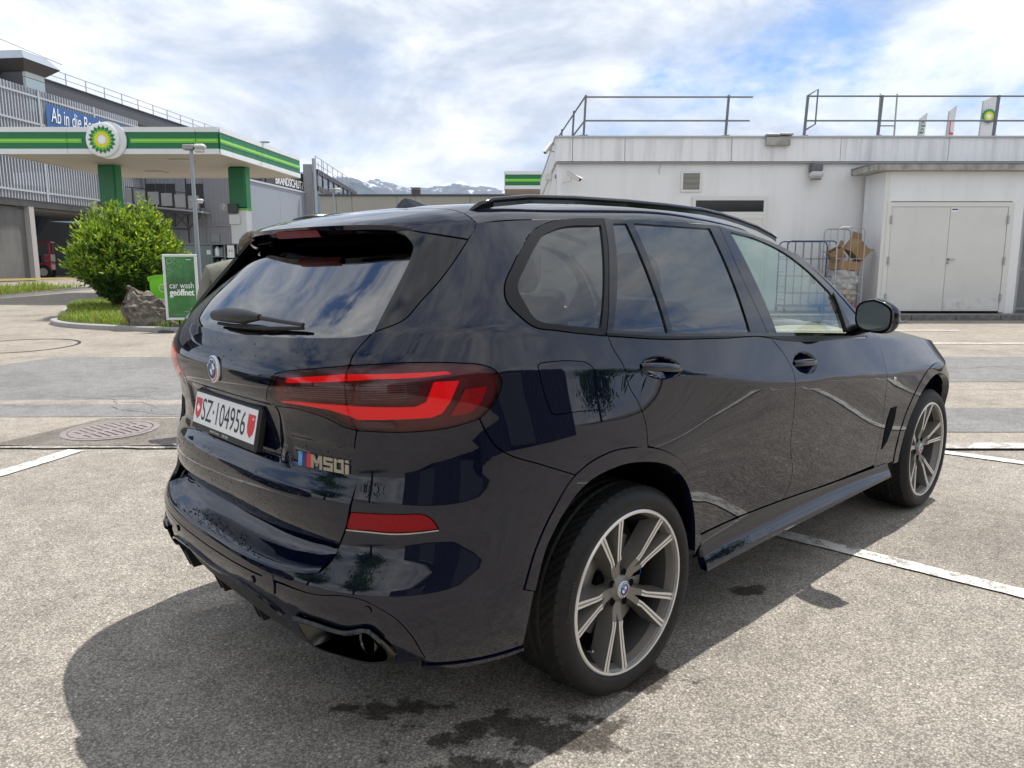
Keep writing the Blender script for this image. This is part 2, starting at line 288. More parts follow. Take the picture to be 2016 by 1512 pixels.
# ================================================================= the car (car frame: x forward, y left, z up, origin under the rear axle)
CAR_YAW = .8144; CAR_ORG = (-1.992, -2.474)
_f = (math.cos(CAR_YAW), math.sin(CAR_YAW)); _r = (_f[1], -_f[0])
CAR_LOC = (-(CAR_ORG[0]*_r[0]+CAR_ORG[1]*_r[1]), -(CAR_ORG[0]*_f[0]+CAR_ORG[1]*_f[1]), 0.0)
def BK(**k): return k
TR = BK(
 arch_i=[(.5489, .5374), (.5733, .6884), (.6447, .8328), (.7131, .857), (.7971, .8444), (.8893, .7954), (.9582, .7111), (1.0137, .5785), (1.0461, .4376)],
 arch_o=[(.5323, .557), (.5498, .6686), (.5792, .7757), (.6189, .8657), (.6449, .8899), (.6953, .9099), (.7646, .9045), (.8039, .893), (.8742, .8555), (.9348, .801), (.9921, .7133), (1.0542, .5827), (1.0933, .4392)],
 b_clear=[(.3183, 1.0639), (.3632, 1.0661), (.37, 1.0511), (.3232, 1.0479)],
 b_gap=[(1.607, 1.1957), (1.7081, 1.1136), (1.757, 1.0404), (1.7602, .9969), (1.7855, .8486), (1.7995, .707), (1.8484, .5561), (1.8084, .4834), (1.7647, .4579)],
 b_grey=[(.318, 1.1819), (.4043, 1.1864), (.4007, 1.1593), (.3931, 1.1395), (.3853, 1.1284), (.3183, 1.1185)],
 b_red_l=[(.3077, 1.1109), (.3166, 1.1089), (.3947, 1.1137), (.4083, 1.1276), (.4176, 1.1839), (.4484, 1.1841), (.437, 1.1252), (.4272, 1.0944), (.4135, 1.0825), (.3176, 1.0701), (.3068, 1.079)],
 b_red_o=[(.4564, 1.1586), (.4848, 1.1639), (.4766, 1.1191), (.4645, 1.0917), (.4368, 1.0832), (.4486, 1.1237)],
 b_red_top=[(.3067, 1.1838), (.3067, 1.2034), (.4325, 1.2128), (.4384, 1.2049), (.3964, 1.1966), (.3473, 1.1929)],
 belt_low=[(.7052, 1.2745), (.8337, 1.2519), (1.2099, 1.2227), (1.5826, 1.2001), (1.607, 1.1957), (2.6262, 1.1313)],
 bpil=[(1.548, 1.6651), (1.5339, 1.4699), (1.5767, 1.2228)],
 bump_line=[(.4725, 1.0742), (.483, 1.0263), (.4958, .9867), (.5102, .9644), (.555, .9227), (.6187, .8657)],
 c_gap=[(.7077, 1.2742), (.7173, 1.2386), (.7423, 1.1775), (.7551, 1.1104), (.7849, 1.0388), (.8016, .9684), (.8046, .8971)],
 chrome=[(-.0104, .4818), (.1233, .4927), (.1871, .4702), (.2009, .4533)],
 exh=[(.2303, .4824), (.2658, .4833), (.3091, .4784), (.3433, .4948), (.3588, .464), (.3724, .4123), (.3699, .386), (.3517, .3714), (.2974, .3751), (.2504, .382), (.2379, .4255)],
 f_gap=[(2.6448, 1.1382), (2.8107, 1.0321), (2.8149, .9475), (2.8287, .8483), (2.8414, .6462), (2.7977, .4273)],
 fin_right=[(.3294, 1.3133), (.3497, 1.3291), (.3689, 1.3475), (.3874, 1.3986), (.4091, 1.4602), (.4341, 1.5503), (.4487, 1.6115)],
 fuel=[(.5549, 1.2098), (.5617, 1.2164), (.642, 1.2062), (.6616, 1.1853), (.6692, 1.15), (.6869, 1.0724), (.6817, 1.048), (.5854, 1.0582), (.5745, 1.0756), (.5641, 1.1341)],
 fw_bot=[(2.3985, 1.1693), (1.6628, 1.219)],
 fw_fr=[(2.3822, 1.365), (2.3912, 1.262), (2.3985, 1.1693)],
 fw_re=[(1.6628, 1.219), (1.6419, 1.4136), (1.6221, 1.6417)],
 fw_top=[(1.6221, 1.6417), (1.8833, 1.6083), (2.1082, 1.5416), (2.25, 1.4648), (2.3822, 1.365)],
 gap_l=[(.3153, 1.0394), (.3107, .9888), (.3116, .9325), (.3136, .8788), (.3087, .8184), (.3027, .7606), (.288, .6987)],
 gap_u=[(.3284, 1.3077), (.3191, 1.2813), (.31, 1.2465), (.309, 1.2272)],
 gate_bot=[(.288, .6987), (.2453, .7068), (.1834, .7091), (.0986, .6978), (-.0159, .6805)],
 glass_bot=[(.0456, 1.279), (.1951, 1.2893), (.2646, 1.2962), (.3062, 1.3035), (.3314, 1.3141)],
 glass_right=[(.3312, 1.3146), (.3384, 1.3773), (.3458, 1.4416), (.3531, 1.5258), (.3526, 1.5528), (.3349, 1.5838), (.3075, 1.6067), (.2769, 1.6144)],
 glass_top=[(.2769, 1.6144), (.1901, 1.6202), (.1167, 1.6239), (.0487, 1.6259)],
 insert=[(.2125, .5707), (.2703, .5684), (.3124, .5818), (.3378, .5776), (.357, .5598), (.375, .5337), (.3919, .4864), (.4067, .4023)],
 l_grey=[(.1935, 1.1455), (.2075, 1.1549), (.3115, 1.1777), (.3104, 1.1184), (.2793, 1.1189), (.2029, 1.1131), (.1924, 1.123)],
 l_red_bot=[(.1804, 1.0941), (.2207, 1.1024), (.303, 1.1102), (.3063, 1.1083), (.3068, 1.0791), (.2764, 1.093), (.2256, 1.096)],
 l_red_top=[(.2026, 1.1666), (.2072, 1.1769), (.3033, 1.2031), (.3045, 1.1835), (.2076, 1.1615)],
 lb_bot=[(.4725, 1.0742), (.4445, 1.0579), (.3952, 1.045), (.3541, 1.0418), (.3155, 1.0409)],
 lb_gap=[(.3092, 1.2251), (.3053, 1.1902), (.3072, 1.1504), (.3071, 1.1037), (.3094, 1.0696), (.3155, 1.0409)],
 lb_top=[(.3092, 1.2251), (.3448, 1.2312), (.385, 1.2365), (.4476, 1.2322), (.474, 1.2249), (.491, 1.2092), (.5008, 1.1806), (.4977, 1.1378), (.487, 1.1034), (.4725, 1.0742)],
 light_botg=[(.1721, 1.081), (.2229, 1.0849), (.2724, 1.0668), (.2967, 1.0477), (.3154, 1.0408)],
 light_gap=[(.3092, 1.2251), (.3053, 1.1902), (.3072, 1.1504), (.3071, 1.1037), (.3094, 1.0696), (.3154, 1.0408)],
 light_tip=[(.1841, 1.185), (.1761, 1.1634), (.1572, 1.1087), (.1538, 1.0919), (.1721, 1.081)],
 light_top=[(.3092, 1.2251), (.2521, 1.2095), (.1991, 1.1925), (.1841, 1.185)],
 low=[(.2009, .4533), (.2142, .3734), (.248, .3717), (.3101, .3633), (.351, .3647), (.4057, .384), (.531, .3663)],
 q_gl=[(.6907, 1.3016), (.6016, 1.3217), (.5547, 1.3423), (.537, 1.3879), (.5253, 1.4356), (.5391, 1.4945), (.5595, 1.551), (.5836, 1.5959), (.609, 1.6122), (.781, 1.6395)],
 q_out=[(.7052, 1.2745), (.5934, 1.304), (.548, 1.3224), (.5306, 1.3472), (.505, 1.4053), (.5032, 1.4391), (.5162, 1.5), (.5334, 1.5559), (.5541, 1.6033), (.5924, 1.6358), (.6546, 1.6553), (.8065, 1.6684)],
 refl=[(.3086, .807), (.3389, .8106), (.38, .8139), (.4068, .8128), (.4156, .8005), (.4238, .7709)],
 refl_b=[(.4238, .7709), (.3709, .7597), (.3304, .7584), (.3027, .7552), (.3086, .807)],
 roof_line=[(.6546, 1.6553), (.8065, 1.6684), (.8142, 1.6675), (1.047, 1.6714), (1.5443, 1.6688), (1.5826, 1.6622), (1.9007, 1.6226), (2.1748, 1.5566), (2.3722, 1.4391), (2.531, 1.3056), (2.5982, 1.2423)],
 rw1=[(.8394, 1.6474), (.9071, 1.6503), (.9068, 1.2647), (.7234, 1.2916)],
 rw2=[(.9437, 1.6533), (1.4627, 1.6505), (1.4381, 1.2328), (.9284, 1.2646)],
 sill_top=[(2.7609, .4172), (2.2851, .4339), (1.7652, .4549), (1.3422, .4722), (1.1031, .3992)],
 vent=[(2.8678, .5), (2.8963, .6548), (2.9352, .7287), (3.0099, .7277), (2.9945, .6409), (2.9312, .5354)]
)
PAINT = mat('dark_navy_paint', (.0022, .0037, .0128), .35, 0., 1., .0, coat_rough=.004, coat_ior=1.56)
GLOSS = mat('gloss_black', (.004, .004, .005), .06, 0, 0, .5)
TRIM = mat('satin_black_trim', (.007, .007, .008), .28, spec=.2)
PLASTIC = mat('black_plastic', (.014, .014, .015), .5)
LINER = mat('dark_liner', (.004, .004, .004), .9, spec=.1)
RUBBER = mat('tyre_rubber', (.009, .009, .009), .60, spec=.35, vary=(30, .6, (.02, .019, .018)), bump=.05, bdist=.002, bscale=160)
CHROME = mat('dark_chrome', (.42, .42, .43), .12, 1.)
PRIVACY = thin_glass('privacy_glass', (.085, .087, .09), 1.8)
FRONTGL = thin_glass('green_tinted_glass', (.74, .88, .82), 1.5)
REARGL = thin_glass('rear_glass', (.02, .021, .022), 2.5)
LENS = thin_glass('red_lens', (.97, .62, .63), 1.45)
RED = mat('red_light_bar', (.62, .0, .004), .25, emit=(1, .0, .012), power=.10)
REDDK = mat('dark_red_housing', (.055, .002, .004), .3)
SMOKE = mat('smoked_chamber', (.055, .055, .058), .25, .3, vary=(40, .8, (.012, .012, .013)), stretch=(.2, .2, 9), lo=.45, hi=.55)
REFL = mat('red_reflector', (.26, .002, .006), .25, spec=.25, vary=(220, .5, (.10, .0, .003)))
SILVER = mat('machined_alloy', (.74, .72, .69), .32, .65)
BRONZE = mat('grey_alloy_paint', (.20, .188, .168), .36, .35)
STEEL = mat('brake_steel', (.35, .34, .33), .35, 1.)
CABIN = mat('cabin_dark', (.02, .02, .022), .7)
DASH = mat('pale_grey_leather', (.42, .43, .42), .6)
PLATEW = mat('plate_white', (.80, .80, .80), .35); INK = mat('ink_black', (.012, .012, .014), .5); SWISSRED = mat('shield_red', (.62, .02, .025), .4); WHITEP = mat('white_paint_gloss', (.85, .85, .85), .3)
car = empty('parked_suv', CAR_LOC, math.pi/2-CAR_YAW, 'dark navy SUV parked with its rear right corner towards the viewer', 'car')
def U(s): s = np.asarray(s, float); return np.where(np.abs(s) <= 1, s*1.65, np.sign(s)*(1.65+np.abs(s)-1))
def Uinv(u): return np.where(np.abs(u) <= 1.65, u/1.65, np.sign(u)*(np.abs(u)-.65))
def smooth_curve(pts, step=.012):
    """Catmull-Rom through (s, z) points, resampled"""
    P = np.array([(float(U(a)), b) for a, b in pts]); n = len(P)
    if n == 2: out = [P[0]+(P[1]-P[0])*t for t in np.linspace(0, 1, max(2, int(np.hypot(*(P[1]-P[0]))/step)+1))]
    else:
        out = []; E = np.vstack([2*P[0]-P[1], P, 2*P[-1]-P[-2]])
        for i in range(1, n):
            a, b, c, d = E[i-1], E[i], E[i+1], E[i+2]; k = max(2, int(np.hypot(*(c-b))/step)+1)
            # centripetal-ish: limit tangents so that uneven spacing does not overshoot
            lb, lm, la = np.hypot(*(b-a))+1e-9, np.hypot(*(c-b))+1e-9, np.hypot(*(d-c))+1e-9
            m0 = ((c-b)/lm*lb+(b-a)/lb*lm)/(lb+lm)*lm; m1 = ((d-c)/la*lm+(c-b)/lm*la)/(la+lm)*lm
            for t in np.linspace(0, 1, k, endpoint=False):
                t2, t3 = t*t, t**3; out.append((2*t3-3*t2+1)*b+(t3-2*t2+t)*m0+(-2*t3+3*t2)*c+(t3-t2)*m1)
        out.append(P[-1])
    return [(float(Uinv(p[0])), float(p[1])) for p in out]
def loop(*curves):
    """curves (lists of (s,z)) joined end to end; each is smoothed on its own, so their joints stay sharp"""
    out = []
    for c in curves:
        q = smooth_curve(c)
        for p in q:
            if not out or math.hypot(float(U(p[0])-U(out[-1][0])), p[1]-out[-1][1]) > 3e-3: out.append(p)
    while len(out) > 3 and math.hypot(float(U(out[0][0])-U(out[-1][0])), out[0][1]-out[-1][1]) < 3e-3: out.pop()
    return out
def in_poly(x, y, poly):
    r = np.zeros(x.shape, bool); n = len(poly)
    for i in range(n):
        x0, y0 = poly[i-1]; x1, y1 = poly[i]
        if y0 == y1: continue
        c = ((y0 > y) != (y1 > y)) & (x < (x1-x0)*(y-y0)/(y1-y0)+x0); r ^= c
    return r
def inset_loop(P, d):
    n = len(P); A = sum(P[i-1][0]*P[i][1]-P[i][0]*P[i-1][1] for i in range(n)); sg = 1 if A > 0 else -1; out = []
    for i in range(n):
        a, b, c = P[i-1], P[i], P[(i+1) % n]; e1 = b-a; e2 = c-b; e1 = e1/(np.hypot(*e1)+1e-12); e2 = e2/(np.hypot(*e2)+1e-12)
        n1 = np.array([-e1[1], e1[0]])*sg; n2 = np.array([-e2[1], e2[0]])*sg; m = n1+n2; l = m@m; m = m/max(np.sqrt(l), .5); k = 1/max(.45, abs(m@n1)); out.append(b+m*d*k)
    return out
def patch(name, lp, m, parent, holes=(), off=0., inset=.0018, lip=.007, step=.024, prof='b', disp=None, sgn=1):
    PROFILE['x'] = REAR_B if prof == 'b' else REAR_G
    tom = lambda L: [np.array([float(U(a))*sgn, b]) for a, b in L]
    outer = tom(lp)
    if inset: outer = inset_loop(outer, inset)
    hs = [inset_loop(tom(h), -inset*.6) for h in holes]
    loops = [outer]+hs; B = np.vstack(loops); pts = list(map(tuple, B)); edges = []; k = 0
    for L in loops: n = len(L); edges += [(k+i, k+(i+1) % n) for i in range(n)]; k += n
    x0, y0 = outer_min = np.min(outer, 0); x1, y1 = np.max(outer, 0)
    gx, gy = np.meshgrid(np.arange(x0+step/2, x1, step), np.arange(y0+step/2, y1, step)); gx = gx.ravel(); gy = gy.ravel()
    ok = in_poly(gx, gy, outer)
    for h in hs: ok &= ~in_poly(gx, gy, h)
    gx, gy = gx[ok], gy[ok]
    if len(gx):
        d = np.full(len(gx), 9.)
        for i in range(0, len(B), 400): d = np.minimum(d, np.sqrt((gx[:, None]-B[i:i+400, 0])**2+(gy[:, None]-B[i:i+400, 1])**2).min(1))
        gx, gy = gx[d > step*.45], gy[d > step*.45]
    pts += list(zip(gx, gy))
    r = geometry.delaunay_2d_cdt([Vector(p) for p in pts], edges, [], 0, 1e-6)
    V2 = np.array([v[:] for v in r[0]]); T = np.array([t for t in r[2] if len(t) == 3]); ctr = V2[T].mean(1)
    ok = in_poly(ctr[:, 0], ctr[:, 1], outer)
    for h in hs: ok &= ~in_poly(ctr[:, 0], ctr[:, 1], h)
    T = T[ok]; s = Uinv(V2[:, 0]); P = surf(s, V2[:, 1]); Nn = surf_n(P)
    o_ = off+(disp(np.abs(s), V2[:, 1]) if disp else 0.)
    P = P+Nn*np.reshape(o_, (-1, 1)) if disp else P+Nn*off
    if disp:      # normals of the displaced sheet
        e = .003; PROFILE['x'] = REAR_B if prof == 'b' else REAR_G
        def q(a, b):
            X = surf(a, b); return X+surf_n(X)*np.reshape(off+disp(np.abs(a), b), (-1, 1))
        du = q(s+e, V2[:, 1])-q(s-e, V2[:, 1]); dv = q(s, V2[:, 1]+e)-q(s, V2[:, 1]-e); n2 = np.cross(dv, du); n2 /= np.linalg.norm(n2, axis=1, keepdims=True)
        n2 *= np.sign((n2*Nn).sum(1, keepdims=True)); Nn = n2
    a, b, c = P[T[:, 0]], P[T[:, 1]], P[T[:, 2]]; fl = ((np.cross(b-a, c-a)*Nn[T[:, 0]]).sum(1) < 0); T[fl] = T[fl][:, ::-1]
    used = np.unique(T); remap = -np.ones(len(P), int); remap[used] = np.arange(len(used)); P, Nn, V2 = P[used], Nn[used], V2[used]; T = remap[T]
    verts = list(P); nor = list(Nn); faces = [tuple(t) for t in T]
    if lip:       # returned edges of the sheet
        cnt = {}
        for t in faces:
            for i in range(3): e = (t[i], t[(i+1) % 3]); cnt[e] = 1
        be = [e for e in cnt if (e[1], e[0]) not in cnt]; mp = {}
        for e in be:
            for v in e:
                if v not in mp: mp[v] = len(verts); verts += [P[v], P[v]-Nn[v]*lip]; nor += [Nn[v]*.3, Nn[v]*.3]
        for a, b in be:
            i, j = mp[a], mp[b]; faces.append((i, i+1, j+1, j)); t = P[b]-P[a]; n = np.cross(t, Nn[a]); n /= np.linalg.norm(n)+1e-9
            for q in (i, i+1, j, j+1): nor[q] = nor[q]+n
        nor = [n/(np.linalg.norm(n)+1e-9) for n in nor]
    return mesh(name, verts, faces, m, parent, True, nor)
def both(name, lp, m, parent=None, holes=(), **k):
    parent = parent or car
    return [patch(name, lp, m, parent, holes, sgn=sg, **k) for sg in (1, -1)]
def sym(half):
    """closed loop from a right half that starts and ends on s = 0"""
    return half+[(-a, b) for a, b in reversed(half) if a > 1e-4]
R_ = lambda c: list(reversed(c))
def side_sz(x, z, prof='b'):
    PROFILE['x'] = REAR_B if prof == 'b' else REAR_G
    x = np.atleast_1d(np.asarray(x, float)); z = np.broadcast_to(np.asarray(z, float), x.shape); lo = np.full(x.shape, .2); hi = np.full(x.shape, 1.1)
    for _ in range(26): m_ = (lo+hi)/2; f = implicit(x, -m_, z); lo = np.where(f < 0, m_, lo); hi = np.where(f < 0, hi, m_)
    P = np.stack([x, -lo, z], -1); return [(float(a), float(b)) for a, b in zip(s_of(P), z)]
def onbodies(s, z, off=0., prof='b'):
    PROFILE['x'] = REAR_B if prof == 'b' else REAR_G
    P = surf(np.asarray(s, float), np.asarray(z, float)); n = surf_n(P); return [Vector(p) for p in P+n*np.reshape(np.broadcast_to(off, (len(P),)), (-1, 1))], [Vector(q) for q in n]
def onbody(s, z, off=0., prof='b'):
    PROFILE['x'] = REAR_B if prof == 'b' else REAR_G
    P = surf(np.array([s]), np.array([z])); n = surf_n(P); return Vector(P[0]+n[0]*off), Vector(n[0])
# ---- outlines
ao = TR['arch_o']; ai = TR['arch_i']
FAX, FAZ, FAR = 2.955, .368, .545
farc = lambda r, a0, a1, n: side_sz([FAX+r*math.cos(math.radians(a)) for a in np.linspace(a0, a1, n)], [FAZ+r*math.sin(math.radians(a)) for a in np.linspace(a0, a1, n)])
f_out = farc(FAR, 178, 8, 26); f_in = farc(FAR-.062, 178, 8, 26)
zb_at = lambda x: float(herm1(XS, ZB, np.array([x]))[0])
hoodline = side_sz([2.0, 2.2, 2.5, 2.8, 3.0, 3.2, 3.4], [zb_at(x)-.004 for x in (2.0, 2.2, 2.5, 2.8, 3.0, 3.2, 3.4)])
# ---- quarter panel, doors, fender, front bumper, sill
roof_rear = [(.6547, 1.6553), (.60, 1.652), (.52, 1.643), (.4486, 1.629)]
q_body = loop(TR['q_out'][:11], roof_rear, [(.4486, 1.629), (.4486, 1.6116)], R_(TR['fin_right']), TR['gap_u'], TR['lb_top'], TR['bump_line'], ao[3:8]+[(.8052, .8968)], R_(TR['c_gap']))
handle_r = [(.867+.0735*math.cos(a), 1.1505+.0395*math.sin(a)-.19*.0735*math.cos(a)) for a in np.linspace(0, 2*math.pi, 48, endpoint=False)]
handle_f = [(1.884+.112*math.cos(a), 1.0706+.0485*math.sin(a)-.10*.112*math.cos(a)) for a in np.linspace(0, 2*math.pi, 48, endpoint=False)]
fu = TR['fuel']; FUEL = loop([fu[0], fu[1]], [fu[1], (.60, 1.2155), fu[2]], [fu[2], (.6505, 1.200), fu[3], fu[4]], [fu[4], (.674, 1.115), fu[5]], [fu[5], (.6855, 1.060), fu[6]], [fu[6], (.63, 1.0555), fu[7]], [fu[7], (.577, 1.0655), fu[8]], [fu[8], fu[9], fu[0]])
quarter = both('quarter_panel', q_body, PAINT, holes=[FUEL])
both('fuel_flap', FUEL, PAINT)
rd = both('rear_door', loop(TR['c_gap'], [(.8052, .8968)]+ao[8:12]+[(1.078, .50)], [(1.078, .50), (1.09, .474)], [(1.09, .474), (1.3421, .4723), (1.7647, .4579)], R_(TR['b_gap']), R_(TR['belt_low'][:5])), PAINT, holes=[handle_r])
fd = both('front_door', loop(TR['b_gap'], [(1.7647, .4579), (2.2851, .4339), (2.7977, .4273)], R_(TR['f_gap'])+[(2.6412, 1.132)], R_(TR['belt_low'][4:])), PAINT, holes=[handle_f])
both('front_fender', loop(TR['f_gap'], [(2.7977, .4273), (2.80, .40)], [(2.80, .40), (f_out[0][0], .40)], f_out[:22], [f_out[21], side_sz([3.5], [.72])[0]], [side_sz([3.5], [.72])[0], side_sz([3.42], [zb_at(3.4)-.004])[0]], R_(hoodline)+[(2.6412, 1.1386)]), PAINT)
nose = (S1+1.0, 0)
both('front_bumper', loop([side_sz([3.42], [zb_at(3.4)-.004])[0], side_sz([3.5], [.72])[0]], R_(f_out[21:]) if False else [side_sz([3.5], [.72])[0], f_out[22], f_out[-1]], [f_out[-1], (f_out[-1][0], .26)], [(f_out[-1][0], .26), (4.449, .26)], [(4.449, .26), (4.449, .93)], [(4.449, .93), (4.1, .945), side_sz([3.42], [zb_at(3.4)-.004])[0]]), PAINT, step=.04)
sill_d = lambda s, z: .030*np.clip((.455-z)/.11, 0, 1)**1.7
both('side_sill', loop([(1.085, .468), (1.3421, .4675), (1.7652, .4535), (2.2851, .4295), (2.7609, .4165), (2.96, .412)], [(2.96, .412), (2.98, .33)], [(2.98, .33), (1.8882, .322), (1.105, .322)], [(1.105, .322), (1.085, .468)]), PAINT, disp=sill_d, step=.016, lip=.03)
# ---- wheel arch trims (rings standing a little proud)
both('wheel_arch_trim', loop(ao, [ao[-1], (1.046, .40)], R_(ai+[(1.05, .405)]), [ai[0], ao[0]]), PAINT, off=.004, lip=.035, step=.016)
both('wheel_arch_trim', loop(f_out, [f_out[-1], f_in[-1]], R_(f_in), [f_in[0], f_out[0]]), PAINT, off=.004, lip=.035, step=.016)
# ---- tail gate
gate_half = loop([(0, 1.277)]+TR['glass_bot'], TR['gap_u'], TR['light_top'], TR['light_tip'], TR['light_botg'], TR['gap_l'], [TR['gap_l'][-1], (.2448, .7000), (.15, .692), (0, .684)])
def gate_d(s, z):
    def pocket(s0, z0, hw, hh, r, k):
        a = np.maximum(np.abs((s-s0)*1.75)-hw+r, 0); b = np.maximum(np.abs(z-z0-k*(s-s0))-hh+r, 0); d = np.sqrt(a*a+b*b)-r; t = np.clip((.006-d)/.016, 0, 1); return t*t*(3-2*t)
    return -.008*pocket(.285, .940, .185, .047, .040, -.10)-.010*pocket(0, .992, .300, .088, .03, 0)
gate = patch('tail_gate', sym(gate_half), PAINT, car, prof='g', lip=.012, step=.015, disp=gate_d)
light_gate = loop(TR['light_gap'], R_(TR['light_botg']), R_(TR['light_tip']), R_(TR['light_top']))
light_body = loop(TR['lb_top'], TR['lb_bot'], R_(TR['lb_gap']))
def light(prof, lp, elems):
    for sg in (1, -1):
        root = patch('tail_light', lp, REDDK, car, off=-.020, lip=0, prof=prof, sgn=sg, inset=0)
        patch('lens', lp, LENS, root, off=.001, lip=.012, prof=prof, sgn=sg)
        for nm, c, m_, of in elems: patch(nm, loop(*[[c[i], c[(i+1) % len(c)]] for i in range(len(c))]), m_, root, off=of, lip=.006, prof=prof, sgn=sg, inset=0, step=.012)
light('g', light_gate, [('light_bar', TR['l_red_top'], RED, -.006), ('light_chamber', TR['l_grey'], SMOKE, -.016), ('light_bar', TR['l_red_bot'], RED, -.006)])
def ribs(prof, s0, s1, zs0, zs1, n):
    m_ = mat('lamp_rib', (.16, .15, .15), .3, .4)
    for sg in (1, -1):
        q = MB()
        for i in range(n):
            t = (i+.5)/n; za, zb_ = zs0[0]+(zs0[1]-zs0[0])*t, zs1[0]+(zs1[1]-zs1[0])*t; ss = np.linspace(s0, s1, 9); zz = np.linspace(za, zb_, 9); A, _ = onbodies(ss*sg, zz-.0009, -.012, prof); B, _ = onbodies(ss*sg, zz+.0009, -.012, prof); q.add(A+B, [(k, k+1, 9+k+1, 9+k) for k in range(8)])
        q.build('lamp_rib', m_, car)
ribs('g', .205, .308, (1.118, 1.150), (1.124, 1.172), 6); ribs('b', .325, .385, (1.126, 1.178), (1.138, 1.182), 7)
light('b', light_body, [('light_bar', TR['b_red_top'], RED, -.006), ('light_chamber', TR['b_grey'], SMOKE, -.016), ('light_bar', TR['b_red_l'], RED, -.006), ('light_bar', TR['b_red_o'], REFL, -.012), ('reversing_lamp', TR['b_clear'], SMOKE, -.010)])
# ---- rear glass with a black sheet for the spoiler's dark reflection, side fins, spoiler
gl_half = loop([(0, 1.277)]+TR['glass_bot'], TR['glass_right'], TR['glass_top']+[(0, 1.6265)])
gl_d = lambda s, z: -.004-.060*np.clip((z-1.29)/.32, 0, 1)**1.15
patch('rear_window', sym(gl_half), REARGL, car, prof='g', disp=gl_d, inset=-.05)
band_half = loop([(0, 1.5085), (.1635, 1.513), (.2873, 1.5187), (.351, 1.5255)], TR['glass_right'][3:], TR['glass_top']+[(0, 1.6265)])
patch('spoiler_reflection_band', sym(band_half), LINER, car, prof='g', disp=lambda s, z: gl_d(s, z)-.006, lip=0)  # black sheet standing in for the spoiler underside mirrored in the glass
both('rear_side_fin', loop(TR['fin_right'][:6]+[(.4405, 1.5765)], [(.4405, 1.5765), (.40, 1.588), (.345, 1.604), (.30, 1.618), (.2768, 1.622)], [(.2768, 1.622), TR['glass_right'][-1]], R_(TR['glass_right'])), GLOSS, prof='g', lip=.012)
_top = [(.4486, 1.629), (.42, 1.6225), (.38, 1.6135), (.345, 1.606)]
both('spoiler_side', loop(_top, [(.345, 1.606), (.3455, 1.6045)], [(.3455, 1.6045), (.40, 1.5905), (.4405, 1.579)], [(.4405, 1.579), (.4486, 1.6116), (.4486, 1.629)]), PAINT, prof='g', off=.001, inset=.0005)
# edge of the roof, as a space curve on the right: rear end -> foot of the windscreen pillar
rl = smooth_curve(R_(roof_rear)+TR['roof_line'][1:2]+TR['roof_line'][3:], .03); PROFILE['x'] = REAR_B
EDGE = surf(np.array([a for a, b in rl]), np.array([b for a, b in rl])); EDGE = EDGE[np.argsort(EDGE[:, 0])]; _fx = np.linspace(EDGE[0, 0], EDGE[-1, 0], 120); EDGE = np.c_[_fx, np.polyval(np.polyfit(EDGE[:, 0], EDGE[:, 1], 7), _fx), np.polyval(np.polyfit(EDGE[:, 0], EDGE[:, 2], 7), _fx)]
def edge_at(x): return np.interp(x, EDGE[:, 0], -EDGE[:, 1]), np.interp(x, EDGE[:, 0], EDGE[:, 2])
def loft(name, xs, fn, m, ts=None, lip=True):
    ts = ts if ts is not None else np.linspace(-1, 1, 41); V = []
    for x in xs: V += [fn(x, t) for t in ts]
    n = len(ts); F = [(i*n+j, i*n+j+1, (i+1)*n+j+1, (i+1)*n+j) for i in range(len(xs)-1) for j in range(n-1)]
    o = mesh(name, V, F, m, car, True); bm = bmesh.new(); bm.from_mesh(o.data); bmesh.ops.recalc_face_normals(bm, faces=bm.faces); bm.normal_update()
    if sum(f.normal.z for f in bm.faces) < 0: bmesh.ops.reverse_faces(bm, faces=bm.faces)
    bm.to_mesh(o.data); bm.free(); return o
def crown(t): a = abs(t); return (1-a**11)*.72+(1-a**2.5)*.28
tsr = np.sin(np.linspace(-1, 1, 61)*math.pi/2)
def roof_pt(x, t):
    y, z = edge_at(x); h = np.interp(x, [-.8, -.47, 0, .6, 1.1, 1.3], [.04, .066, .075, .075, .068, .06]); return (x, -t*y, z+h*crown(t))
loft('roof', np.linspace(-.462, 1.16, 50), roof_pt, PAINT, tsr)
def ws_pt(x, t):
    y, z = edge_at(x); k = (x-1.16)/(1.97-1.16); b = .05+.17*k; h = .06*(1-k)+.0; return (x+b*(1-t*t), -t*y*1.0, z+h*crown(t)-.10*k*(1-t*t)*.5)
loft('windscreen', np.linspace(1.17, 1.965, 24), ws_pt, FRONTGL, np.linspace(-.995, .995, 31))
both('windscreen_pillar', loop([(2.6232, 1.2406), (2.6156, 1.1323)], [(2.6156, 1.1323), (2.66, 1.14)], [(2.66, 1.14), (2.68, 1.235), (2.60, 1.30), (2.43, 1.435), (2.20, 1.567)], [(2.20, 1.567), (2.1806, 1.5567)], [(2.1806, 1.5567), (2.3851, 1.4389), (2.552, 1.3046), (2.6232, 1.2406)]), PAINT, off=.001)
PROFILE['x'] = REAR_G; _sp = surf(np.array([p[0] for p in _top]), np.array([p[1] for p in _top])); _sp = np.vstack([[[-.466, -edge_at(-.466)[0], edge_at(-.466)[1]]], _sp[1:]])
def spoil_pt(x, t):
    k = min(max((-.468-x)/.24, 0), 1); xe, ye, ze = [float(np.interp(k, [0, .3, .68, 1], _sp[:, i])) for i in range(3)]; xc = -.468-.240*k; a = abs(t)
    return (xe+(xc-xe)*(1-a**2.6), t*ye, ze+crown(t)*float(np.interp(k, [0, .5, .85, 1], [.066, .050, .036, .024])))
sx = -.468-np.linspace(0, .24, 14)
spoiler = loft('roof_spoiler', list(sx), spoil_pt, PAINT, tsr)
